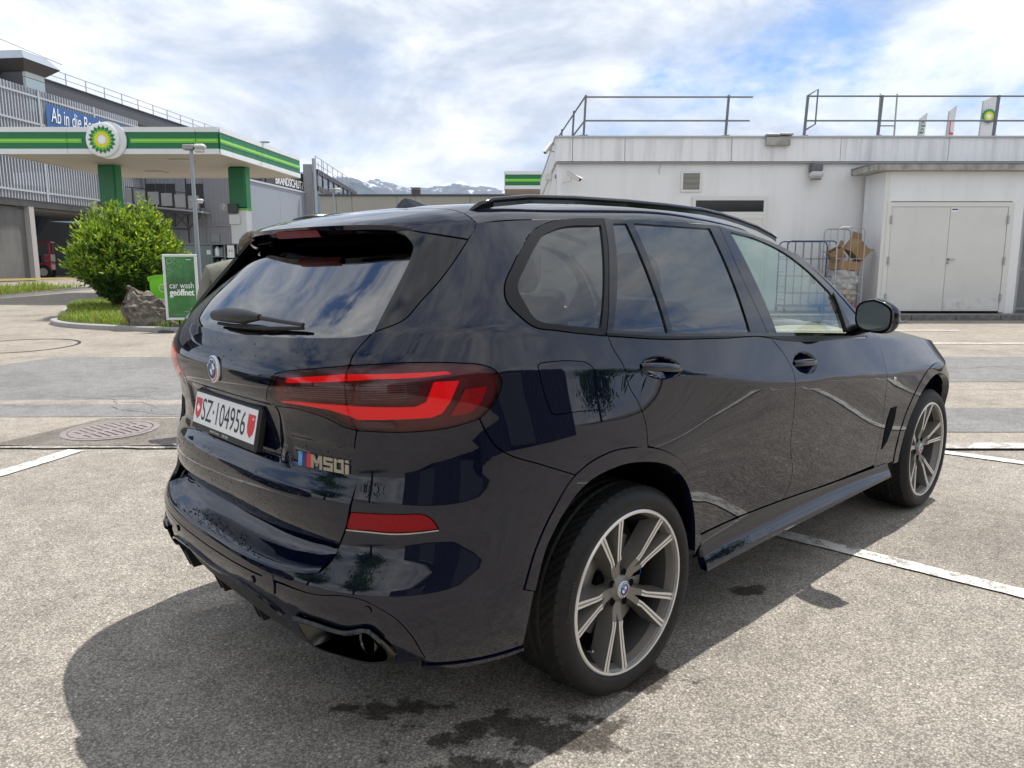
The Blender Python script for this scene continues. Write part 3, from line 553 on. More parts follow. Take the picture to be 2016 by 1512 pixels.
def spoil_under():
    V = []; F = []; n = len(tsr)
    for t in tsr:
        a = Vector(spoil_pt(-.708, t)); V += [a, a+Vector((.004, 0, -.014)), a+Vector((.030, 0, -.026)), Vector((a.x+.16, a.y*.97, a.z-.008))]
    for i in range(n-1):
        for k in range(3): F.append((i*4+k, (i+1)*4+k, (i+1)*4+k+1, i*4+k+1))
    o = mesh('spoiler_lip', V, F, PAINT, spoiler, True); shade(o, 30)
    V = []; F = []
    for t in np.linspace(-.27, .27, 15):
        a = Vector(spoil_pt(-.708, t)); V += [a+Vector((-.004, 0, -.012)), a+Vector((.012, 0, -.034)), a+Vector((.04, 0, -.034))]
    for i in range(14):
        for k in range(2): F.append((i*3+k, (i+1)*3+k, (i+1)*3+k+1, i*3+k+1))
    mesh('third_brake_light', V, F, REFL, spoiler, True)
spoil_under()
# bonnet between the fender tops
_hd = {}
def hood_pt(x, t):
    if x not in _hd: a, b = side_sz([min(x, 3.6)], [zb_at(x)-.006])[0]; PROFILE['x'] = REAR_B; _hd[x] = (surf(np.array([a]), np.array([b]))[0], b)
    P, b = _hd[x]; y = -P[1]; xx = P[0]+.10*(1-t*t)*max(0, (x-2.6)); return (xx, -t*y, b+.075*((1-abs(t)**3.2)*.7+(1-t*t)*.3))
loft('bonnet', list(np.linspace(2.0, 3.62, 24)), hood_pt, PAINT, np.sin(np.linspace(-1, 1, 31)*math.pi/2))
# ---- window surrounds and side glass
cgl = [(.8063, 1.6684), (.79, 1.60), (.745, 1.45), (.7014, 1.276)]
both('window_surround', loop(R_(TR['q_out']), TR['q_out'][:1]+[(.7014, 1.276)], R_(cgl)), TRIM, holes=[loop(TR['q_gl'], [TR['q_gl'][-1], TR['q_gl'][0]])], off=.002, lip=.010, step=.018)
both('window_surround', loop(cgl, TR['belt_low'][:5], [(1.5988, 1.1965), (1.5888, 1.2217)], R_(TR['bpil']), [TR['bpil'][0], (1.5439, 1.6688)], R_(TR['roof_line'][1:5])), GLOSS,
     holes=[loop(*[[TR['rw1'][i], TR['rw1'][(i+1) % 4]] for i in range(4)]), loop(*[[TR['rw2'][i], TR['rw2'][(i+1) % 4]] for i in range(4)])], off=.002, lip=.010, step=.018)
fw = loop(TR['fw_top'], TR['fw_fr'], TR['fw_bot'], TR['fw_re'])
both('window_surround', loop(TR['bpil'], [TR['bpil'][-1], (1.5988, 1.1965)], TR['belt_low'][4:], [TR['belt_low'][-1], TR['roof_line'][-1]], R_(TR['roof_line'][4:])), GLOSS, holes=[fw], off=.002, lip=.010, step=.018)
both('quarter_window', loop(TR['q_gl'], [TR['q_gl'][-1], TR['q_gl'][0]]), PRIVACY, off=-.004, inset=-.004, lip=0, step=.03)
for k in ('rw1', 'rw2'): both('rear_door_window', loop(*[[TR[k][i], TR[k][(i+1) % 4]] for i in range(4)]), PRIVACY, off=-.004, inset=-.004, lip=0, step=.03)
both('front_door_window', fw, FRONTGL, off=-.004, inset=-.004, lip=0, step=.03)
chs = loop(TR['belt_low'], [TR['belt_low'][-1], (2.6156, 1.1445)], [(2.6156, 1.1445), (1.60, 1.2075), (1.1984, 1.2345), (.8259, 1.265), (.7014, 1.287)], [(.7014, 1.287), (.7014, 1.276)])
both('belt_moulding', chs, TRIM, off=.007, lip=.012, step=.012)
# ---- bumper
bump_half = loop([(0, .597), (.0702, .5962), (.1928, .6033), (.2494, .6152), (.2698, .6257)], [(.2698, .6257), (.2829, .6566), (.2923, .7052)], R_(TR['gap_l'][:-1]), R_(TR['lb_bot']), TR['bump_line'], R_(ao[:4]), [ao[0], ai[0]], [ai[0], (.533, .3631)],
                 [(.533, .3631), (.47, .372), (.4047, .3798)], [(.4047, .3798), (.4055, .3973)], R_(TR['insert']), [TR['insert'][0], (.10, .562), (0, .558)])
rf = loop(TR['refl'], TR['refl_b'])
bumper = patch('rear_bumper', sym(bump_half), PAINT, car, holes=[rf, [(-a, b) for a, b in rf]], lip=.012, step=.02)
for sg in (1, -1):
    q = patch('rear_reflector', rf, REFL, car, off=-.001, sgn=sg); patch('reflector_rim', loop(TR['refl_b'][:4], [(.3025, .7549), (.3025, .7515)], [(.3025, .7515), (.3302, .7545), (.3707, .7555), (.4237, .7675)], [(.4237, .7675), (.4237, .7705)]), CHROME, q, off=.004, sgn=sg, inset=0, step=.01)
ex = loop(TR['exh']+[TR['exh'][0]])
ins_half = loop([(0, .554), (.10, .558), (.2119, .566)], [(.2119, .566)]+TR['insert'][1:], [TR['insert'][-1], (.4047, .3798)], R_(TR['low'][:6]), R_(TR['chrome'][1:])+[(0, .486)])
patch('lower_bumper_insert', sym(ins_half), PAINT, bumper, holes=[ex, [(-a, b) for a, b in ex]], off=-.003, lip=.02, step=.02)
dif_half = loop([(0, .480)]+TR['chrome'][1:], [TR['low'][0], (.2138, .3726)], [(.2138, .3726), (.25, .33), (.24, .29)], [(.24, .29), (.1, .265), (0, .26)])
patch('diffuser', sym(dif_half), PLASTIC, bumper, off=-.028, lip=.02, step=.02)
patch('diffuser_edge', sym(loop([(0, .488), (.1231, .4955), (.1865, .4725), (.2035, .4524)], [(.2035, .4524), (.1975, .4500)], [(.1975, .4500), (.1835, .4645), (.1231, .4865), (0, .478)])), GLOSS, bumper, off=.006, lip=.03, step=.01)
patch('lower_bumper_edge', sym(loop([(0, .30), (.25, .33), (.30, .352), (.3502, .3565), (.4047, .3745), (.533, .358)], [(.533, .358), (.533, .340)], [(.533, .340), (.41, .350), (.33, .325), (.26, .29), (0, .27)])) if False else loop([(.40, .3745), (.47, .368), (.533, .358)], [(.533, .358), (.533, .343)], [(.533, .343), (.46, .352), (.40, .358)], [(.40, .358), (.40, .3745)]), PAINT, bumper, off=.006, lip=.03, step=.012)
for y in (.60, .28, -.05):
    f = MB()
    for dy in (-.018, .018): f.poly([(-.965, y+dy-.006, .352), (-.93, y+dy-.006, .262), (-.80, y+dy-.006, .262), (-.80, y+dy-.006, .352)], (0, .012, 0))
    f.build('diffuser_fin', PLASTIC, bumper)
def exhaust(sg):
    PROFILE['x'] = REAR_B; L = ex[::2]; s = np.array([a for a, b in L])*sg; z = np.array([b for a, b in L]); P = surf(s, z); Nn = surf_n(P); c = P.mean(0); d = np.array([1., 0, 0]); V = []; n = len(L); F = []
    rings = [(P*1.0+Nn*.004)]+[P*k+c*(1-k)+d*x+np.array([0, 0, 0]) for k, x in ((.97, -.012), (.90, -.012), (.84, .01), (.80, .06), (.78, .16))]
    for r in rings: V += list(r)
    K = len(rings); F += [(i*n+j, i*n+(j+1) % n, (i+1)*n+(j+1) % n, (i+1)*n+j) for i in range(K-1) for j in range(n)]
    o = mesh('exhaust_trim', V, F, CHRB, bumper, True); shade(o, 30)
    mesh('exhaust_throat', list(rings[-1])+[tuple(c+d*.17)], [(j, (j+1) % n, n) for j in range(n)], LINER, o)
    for dy in (.075,): MB().lathe([(.036, c[0]+.12), (.042, c[0]+.05), (.040, c[0]+.045), (.036, c[0]+.05), (.034, c[0]+.15)], 28, 'x', (0, c[1]-sg*.045, c[2]-.004)).build('exhaust_pipe', CHRB, o, True)
CHRB = mat('black_chrome', (.075, .072, .068), .22, 1.)
def exhaust_blade(sg):
    PROFILE['x'] = REAR_B; L_ = TR['exh'][:5]; q = smooth_curve(L_, .01); PP, NN = onbodies([a*sg for a, b in q], [b-.004 for a, b in q], .010); V = []; F = []
    for p, n in zip(PP, NN): V += [p+Vector((0, 0, .006)), p+n*.008, p-Vector((0, 0, .010)), p-n*.03-Vector((0, 0, .012))]
    for i in range(len(PP)-1):
        for k in range(3): F.append((i*4+k, i*4+k+1, (i+1)*4+k+1, (i+1)*4+k))
    o = mesh('exhaust_blade', V, F, GLOSS, bumper, True); shade(o, 40)
for sg in (1, -1): exhaust(sg); exhaust_blade(sg)
def shelf():
    PROFILE['x'] = REAR_B; ss = np.linspace(-.2698, .2698, 61); zz = np.interp(np.abs(ss), [0, .0702, .1928, .2494, .2698], [.597, .5962, .6033, .6152, .6257]); P = surf(ss, zz); V = []; F = []; prof = [(0, -.002), (.004, .006), (.016, .012), (.045, .018), (.075, .026), (.10, .040), (.125, .075)]; n = len(prof)
    for p, s_ in zip(P, ss):
        q = np.array([.35-p[0], -p[1]*.55, 0]); q /= np.linalg.norm(q)
        for d, h in prof: V.append(p+q*d*(1-.25*(abs(s_)/.27)**4)+np.array([0, 0, h]))
    for i in range(len(ss)-1):
        for k in range(n-1): F.append((i*n+k, i*n+k+1, (i+1)*n+k+1, (i+1)*n+k))
    o = mesh('loading_sill', V, F, PAINT, bumper, True); shade(o, 60)
shelf()
for s_, z_ in ((.3424, .549), (.14, .535), (-.14, .535), (-.3424, .549)):
    p, n = onbody(s_, z_, .0); M = n.to_track_quat('Z', 'Y').to_matrix().to_4x4(); M.translation = p
    o = MB().lathe([(.0125, -.002), (.0125, .0015), (.0112, .002), (.0, .0022)], 20).build('parking_sensor', PAINT, bumper, True); o.matrix_local = M
tc_ = [(.1666, .5775), (.1922, .5835), (.1955, .554), (.1938, .5215), (.1695, .5171)]
patch('tow_eye_cover', loop(*[[tc_[i], tc_[(i+1) % 5]] for i in range(5)]), PAINT, bumper, off=.0015, lip=.006, step=.012)
# ---- dark shell behind the gaps
und = loop([(0, .45), (.40, .44), (.5326, .44)], [(.5326, .44), ao[0]], ao, [ao[-1], (1.1, .36)], [(1.1, .36), (2.95, .34)], [(2.95, .34), f_out[0]], f_out[:24], [f_out[23], (3.9, .45)], [(3.9, .45), (3.9, .88)], [(3.9, .88), (3.2, 1.0), (2.70, 1.10), (2.6156, 1.125)], [(a, b+.014) for a, b in R_(TR['belt_low'])[1:]], [(a, b+.014) for a, b in TR['q_out'][:4]]+TR['q_out'][4:6], [TR['q_out'][5], (.47, 1.56), (.44, 1.60)], [(.44, 1.60), (.38, 1.40), (.345, 1.33)], [(.345, 1.33), (.2, 1.27), (0, 1.265)])
patch('body_shell', sym(und), LINER, car, prof='g', off=-.034, inset=0, lip=0, step=.05)
ub = MB(); ub.box(-.50, 3.40, -.70, .70, .27, .36); ub.box(.52, 2.42, -.955, -.74, .345, .40); ub.box(.52, 2.42, .74, .955, .345, .40); ub.build('underbody_and_light_stops', LINER, car)  # side boxes are added to stop sun leaking down through the hollow doors
for cx in (0, 2.975):
    for sg in (1, -1): MB().lathe([(.47, sg*(-.945 if cx == 0 else -.86)), (.47, sg*-.55), (.02, sg*-.55)], 40, 'y', (cx-.01, 0, .385), (math.radians(12), math.radians(172))).build('wheel_arch_liner', LINER, car)
# ---- handles, badges, plate, wiper, roof details
def handle(lp, sz, sg, par, w, h):
    s0, z0 = sz; r = lambda s, z: np.clip(((s-s0)/w)**2+((z-z0+.19*(s-s0)*(1 if s0 < 1 else .5))/h)**2, 0, 1)
    b = patch('door_handle', lp, PAINT, par, inset=0, lip=0, step=.01, disp=lambda s, z: -.024*(1-r(s, z)), sgn=sg)
    V = []; F = []; n = 10; K = 25
    tt = np.linspace(-1, 1, K); PP, NN = onbodies((s0+w*.97*tt)*sg, z0-(.19 if s0 < 1 else .055)*w*tt, .016*(1-tt**4)-.004)
    for i in range(K):
        t = tt[i]; p, nn = PP[i], NN[i]; up = Vector((0, 0, 1)); up = (up-nn*up.dot(nn)).normalized(); hh = .0125+.004*(1-t*t)
        for k in range(n): a = 2*math.pi*k/n; V.append(p+up*math.cos(a)*hh+nn*math.sin(a)*.011)
    for i in range(K-1):
        for k in range(n): F.append((i*n+k, i*n+(k+1) % n, (i+1)*n+(k+1) % n, (i+1)*n+k))
    g = mesh('grip', V, F, PAINT, b, True)
for sg, d1, d2 in ((1, rd[0], fd[0]), (-1, rd[1], fd[1])):
    handle(handle_r, (.867, 1.1505), sg, d1, .0735, .0395); handle(handle_f, (1.884, 1.0706), sg, d2, .112, .0485)
def disc_emblem(name, p, n, r, par, tilt=0.):
    up = Vector((0, 0, 1)); up = (up-n*up.dot(n)).normalized(); rt = up.cross(n); M = frame_matrix(p, rt, up)
    root = MB().lathe([(r, -.004), (r, .003), (r*.94, .0045), (0, .0045)], 40).build(name, WHITEP, par, True); root.matrix_local = M
    BL = mat('emblem_blue', (.02, .16, .55), .3); BK_ = mat('emblem_black', (.008, .008, .01), .25); MRED = mat('emblem_red', (.55, .02, .03), .3); MDB = mat('emblem_dark_blue', (.01, .03, .16), .3)
    def ring(nm, r0, r1, a0, a1, m_, h):
        k = 24; V = []; F = []
        for i in range(k+1): a = math.radians(a0+(a1-a0)*i/k); V += [(r0*math.cos(a), r0*math.sin(a), h), (r1*math.cos(a), r1*math.sin(a), h)]
        F = [(2*i, 2*i+1, 2*i+3, 2*i+2) for i in range(k)]; mesh(nm, V, F, m_, root)
    ring('emblem_arc', r*.80, r*.93, 20, 160, BL, .0050); ring('emblem_arc', r*.80, r*.93, 170, 265, MDB, .0050); ring('emblem_arc', r*.80, r*.93, 275, 370, MRED, .0050)
    ring('emblem_ring', r*.46, r*.72, 0, 360, BK_, .0052)
    ring('emblem_quarter', 0, r*.44, 90, 180, BL, .0054); ring('emblem_quarter', 0, r*.44, 270, 360, BL, .0054)
    for ch, a in (('B', 125), ('M', 90), ('W', 55)):
        q = math.radians(a); text('emblem_letter', ch, WHITEP, root, M=Matrix.Translation((r*.59*math.cos(q), r*.59*math.sin(q), .0056)) @ Matrix.Rotation(q-math.pi/2, 4, 'Z'), fit=(r*.17, r*.20))
    return root
p, n = onbody(0, 1.160, .003, 'g'); disc_emblem('round_emblem', p, n, .045, car)
# number plate: 500 x 110 mm on a black carrier
PZ, PTIL = .997, math.radians(12.0); p0, n0 = onbody(0, PZ, 0, 'g')
MP = frame_matrix((p0.x-.018, 0, PZ), (0, -1, 0), (math.sin(PTIL), 0, math.cos(PTIL)))
plate = MB().box(-.262, .262, -.078, .066, -.03, -.0015, bev=.006).build('number_plate', PLASTIC, car); plate.matrix_local = MP
MB().box(-.25, .25, -.055, .055, -.001, .0012, bev=.0008).build('plate_face', PLATEW, plate)
text('plate_lettering', 'SZ\u00b7104956', INK, plate, M=Matrix.Translation((-.004, 0, .0018)), fit=(.355, .078))
def shield(cx, name):
    P = [(-.026, .036), (.026, .036), (.026, -.005), (.020, -.025), (0, -.040), (-.020, -.025), (-.026, -.005)]; return mesh(name, [(cx+a, b, .0018) for a, b in P], [tuple(range(6, -1, -1))[::-1]], SWISSRED, plate)
sh = shield(-.215, 'coat_of_arms'); c_ = MB(); c_.box(-.228, -.202, -.005, .006, .002, .0024); c_.box(-.2205, -.2095, -.0125, .0135, .002, .0025); c_.build('white_cross', WHITEP, sh)
sh = shield(.215, 'coat_of_arms'); c_ = MB(); c_.box(.221, .233, .0215, .0235, .002, .0024); c_.box(.226, .228, .0165, .0285, .002, .0025); c_.build('white_cross', WHITEP, sh)
text('carrier_lettering', 'Binelli Group', WHITEP, plate, M=Matrix.Translation((-.055, -.0665, -.0008)), fit=(.075, .010))
text('carrier_lettering', 'BMW MINI', WHITEP, plate, M=Matrix.Translation((.03, -.0665, -.0008)), fit=(.045, .009))
# model badge, letter by letter along the gate
bz = lambda s: .928-.10*(s-.20)*0-.0
def badge_map(s0, sc):
    def f(x, y, z): p, n = onbody(s0+x*sc, .929+y, .002+z, 'g'); return p
    return f
STR = ((0, -.021), (.0085, -.021), (.0085, .021), (0, .021))
BADGE = mat('bronze_badge', (.36, .32, .26), .3, .6)
for i, (s0, c) in enumerate(((.2045, (.10, .30, .62)), (.2135, (.01, .03, .13)), (.2225, (.55, .02, .03)))):
    m_ = mat('badge_stripe_%d' % i, c, .3); V = []
    for off in (0, .004): V += onbodies([s0+a+b*.03 for a, b in STR], [.927+b for a, b in STR], off-.008, 'g')[0]
    mesh('badge_stripe', V, [(4, 5, 6, 7), (0, 1, 5, 4), (1, 2, 6, 5), (2, 3, 7, 6), (3, 0, 4, 7)], m_, gate)
SEG = {'M': [[(0, 0), (0, 1), (.28, 1), (.5, .55), (.72, 1), (1, 1), (1, 0), (.76, 0), (.76, .55), (.56, .15), (.44, .15), (.24, .55), (.24, 0)]],
       '5': [[(0, 0), (1, 0), (1, .62), (.28, .62), (.28, .76), (1, .76), (1, 1), (0, 1), (0, .40), (.72, .40), (.72, .24), (0, .24)]],
       '0': [[(0, 0), (1, 0), (1, 1), (0, 1), (0, .02), (.26, .24), (.26, .76), (.74, .76), (.74, .24), (.26, .24), (0, .02)]],
       'i': [[(0, 0), (1, 0), (1, .68), (0, .68)], [(0, .80), (1, .80), (1, 1), (0, 1)]]}
for ch, s0, w in (('M', .2320, .022), ('5', .2562, .017), ('0', .2752, .0165), ('i', .2937, .0062)):
    b = MB()
    for P in SEG[ch]:
        vs = [];
        tri = geometry.tessellate_polygon([[Vector((a, c, 0)) for a, c in P]])
        for off in (.0015, .0055): vs += onbodies([s0+w*a for a, c in P], [.908+.040*c for a, c in P], off-.008, 'g')[0]
        k = len(P); fs = [tuple(k+i for i in t) for t in tri]+[(i, (i+1) % k, k+(i+1) % k, k+i) for i in range(k)]; b.add(vs, fs)
    b.build('badge_letter', BADGE, gate)
# rear wiper
w = MB()
def gp(s, z, o): return onbody(s, z, o, 'g')[0]
w.tube([gp(-.055, 1.312, .03), gp(0, 1.316, .035), gp(.06, 1.318, .032), gp(.105, 1.322, .028)], [.018, .026, .024, .010], 12); wp = w.build('rear_wiper', PLASTIC, car, True)
MB().tube([gp(.10, 1.322, .026), gp(.16, 1.320, .022), gp(.214, 1.318, .016)], [.008, .007, .006], 8).build('wiper_arm', PLASTIC, wp, True)
MB().tube([gp(-.05, 1.298, .008), gp(.03, 1.296, .010), gp(.12, 1.300, .010), gp(.212, 1.312, .008)], [.006, .007, .007, .006], 6).build('wiper_blade', RUBBER, wp, True)
# roof rails and aerial fin
def rail(sg):
    P = [(-.43, .615, 1.672), (-.39, .618, 1.694), (-.33, .62, 1.712), (-.168, .62, 1.731), (.05, .63, 1.740), (.338, .64, 1.744), (.60, .64, 1.743), (.848, .64, 1.738), (1.02, .635, 1.727), (1.167, .63, 1.711), (1.35, .625, 1.686), (1.50, .62, 1.655), (1.56, .617, 1.638)]
    V = []; F = []; n = 8; K = len(P)
    for i, (x, y, z) in enumerate(P):
        hh = .012 if 0 < i < K-1 else .005
        zr = roof_pt(min(max(x, -.46), 1.15), y/edge_at(min(max(x, -.46), 1.15))[0])[2]
        for a in range(n): q = 2*math.pi*a/n; V.append((x, sg*-(y+.012*math.cos(q)), z-.003+hh*.85*math.sin(q)))
    for i in range(K-1):
        for k in range(n): F.append((i*n+k, i*n+(k+1) % n, (i+1)*n+(k+1) % n, (i+1)*n+k))
    F += [tuple(range(n)), tuple(range((K-1)*n, K*n))]
    o = mesh('roof_rail', V, F, GLOSS, car, True); shade(o, 50)
    b = MB()
    for i in range(K-1):
        (x0, y0, z0), (x1, y1, z1) = P[i], P[i+1]; zr0 = edge_at(min(x0, 1.9))[1]+.0; zr1 = edge_at(min(x1, 1.9))[1]+.0
        b.add([(x0, -sg*(y0+.006), z0), (x1, -sg*(y1+.006), z1), (x1, -sg*(y1+.006), z1-.024), (x0, -sg*(y0+.006), z0-.024)], [(0, 1, 2, 3)])
    b.build('rail_base', GLOSS, o)
for sg in (1, -1): rail(sg)
def aerial():
    V = []; F = []; K = 14; n = 12
    for i in range(K):
        t = i/(K-1); x = -.285+.215*t; zt = np.interp(t, [0, .10, .22, .4, .6, .8, 1], [1.712, 1.742, 1.762, 1.760, 1.748, 1.736, 1.722]); w = np.interp(t, [0, .2, .6, 1], [.022, .030, .028, .004]); zb_ = 1.695
        for k in range(n):
            a = math.pi*k/(n-1); V.append((x-(.02 if t == 0 else 0)*math.sin(a)*0, w*math.cos(a)*(1 if math.sin(a) < .3 else .45+.55*(1-math.sin(a))), zb_+(zt-zb_)*math.sin(a)**.7))
    for i in range(K-1):
        for k in range(n-1): F.append((i*n+k, i*n+k+1, (i+1)*n+k+1, (i+1)*n+k))
    F.append(tuple(range(n))); o = mesh('aerial_fin', V, F, PAINT, car, True); shade(o, 60)
aerial()
# door mirror
def mirror(sg):
    cx, cy, cz = 1.735, -1.075, 1.262
    bm = bmesh.new(); bmesh.ops.create_cube(bm, size=2); bmesh.ops.subdivide_edges(bm, edges=list(bm.edges), cuts=7, use_grid_fill=True)
    for v in bm.verts:
        q = Vector(v.co); nrm = (abs(q.x)**3.2+abs(q.y)**3.2+abs(q.z)**3.2)**(1/3.2); q = q/nrm
        x = q.x*.085; y = q.y*.098; z = q.z*.084
        if q.x > 0: y *= 1-.25*q.x; z *= 1-.30*q.x
        else: x *= .55
        if q.y > 0: z *= 1-.14*q.y           # slimmer towards the car
        z += -.02*max(0, -q.y)*max(0, q.z)*1.5
        v.co = Vector((x+.16*y*0, y, z))
    bmesh.ops.recalc_face_normals(bm, faces=bm.faces); me = bpy.data.meshes.new('door_mirror'); bm.to_mesh(me); bm.free(); me.materials.append(PAINT); me.polygons.foreach_set('use_smooth', [True]*len(me.polygons))
    o = bpy.data.objects.new('door_mirror', me); COL.objects.link(o); o.parent = car; o.matrix_local = Matrix.Translation((cx, cy*sg, cz)) @ Matrix.Diagonal((1, sg, 1, 1)) @ Matrix.Rotation(math.radians(-8), 4, 'Z')
    def slab(nm, k, x, m_):
        P = []
        for i in range(40):
            a = 2*math.pi*i/40; c, s = math.cos(a), math.sin(a); rr = (abs(c)**3.4+abs(s)**3.4)**(-1/3.4); y = c*rr*.098*k; z = s*rr*.084*k*(1-.14*max(0, c*rr)); z += -.02*max(0, -c*rr)*max(0, s*rr)*1.2; P.append((x, y, z))
        n = len(P); mesh(nm, P+[(x+.015, y, z) for _, y, z in P], [tuple(range(n-1, -1, -1))]+[(i, (i+1) % n, n+(i+1) % n, n+i) for i in range(n)], m_, o)
    slab('mirror_bezel', .93, -.0485, GLOSS); slab('mirror_glass', .82, -.0510, MIRR)
    MB().tube([(.01, .06, -.055), (.05, .12, -.075), (.07, .17, -.085)], [.03, .028, .03], 10).build('mirror_foot', GLOSS, o, True)
    MB().box(-.02, .06, -.108, -.02, -.032, -.022, bev=.004).build('mirror_indicator', SMOKE, o)
MIRR = mat('mirror_silver', (.75, .80, .80), .02, 1.)
for sg in (1, -1): mirror(sg)
both('mirror_triangle', loop([(2.405, 1.365), (2.43, 1.26), (2.44, 1.172)], [(2.44, 1.172), (2.36, 1.175)], [(2.36, 1.175), (2.385, 1.27), (2.392, 1.352)], [(2.392, 1.352), (2.405, 1.365)]), TRIM, off=.012, lip=.02, step=.012)
# fender vent and small badge
vn = TR['vent']; both('fender_vent', loop([vn[0], vn[1], vn[2]], [vn[2], vn[3]], [vn[3], vn[4], vn[5]], [vn[5], vn[0]]), LINER, off=.003, step=.012)
both('fender_badge', loop(*[[a, b] for a, b in zip([(2.913, .884), (2.945, .884), (2.950, .902), (2.918, .902)], [(2.945, .884), (2.950, .902), (2.918, .902), (2.913, .884)])]), CHROME, off=.004, step=.01)
# ---- cabin
MB().box(-.45, 1.75, -.80, .80, .45, .62).build('cabin_floor', CABIN, car)
def seat(x, y, w):
    s = MB(); M = Matrix.Translation((x, y, .66)) @ Matrix.Rotation(math.radians(-18), 4, 'Y'); s.box(-.02, .50, -w, w, .02, .17, bev=.05, M=Matrix.Translation((x, y, .62))); s.box(-.10, .05, -w, w, .10, .72, bev=.06, M=M); s.box(-.10, .02, -w*.5, w*.5, .75, .95, bev=.05, M=M); o = s.build('seat', CABIN, car); return o
for y in (.38, -.38): seat(1.05, y, .25)
for y in (.42, 0, -.42): seat(.12, y, .2)
d = MB(); d.box(1.55, 2.05, -.80, .80, .80, 1.06, bev=.05); d.build('dashboard', DASH, car); MB().box(1.53, 1.56, -.72, -.52, .93, 1.0, bev=.008).build('air_vent', PLASTIC, car)
for y in (.862, -.862): MB().box(.95, 1.95, y-.03, y+.03, .55, 1.13, bev=.02).build('door_lining', DASH, car)
st = MB(); st.tube([(1.42+.06*math.sin(a), .38+.19*math.cos(a), 1.02+.18*math.sin(a)) for a in np.linspace(0, 2*math.pi, 32, endpoint=False)], .016, 8, closed=True); st.bar((1.42, .21, 1.02), (1.42, .55, 1.02), .03, .06); st.bar((1.42, .38, 1.02), (1.62, .38, .95), .05, .05); st.build('steering_wheel', CABIN, car, True)
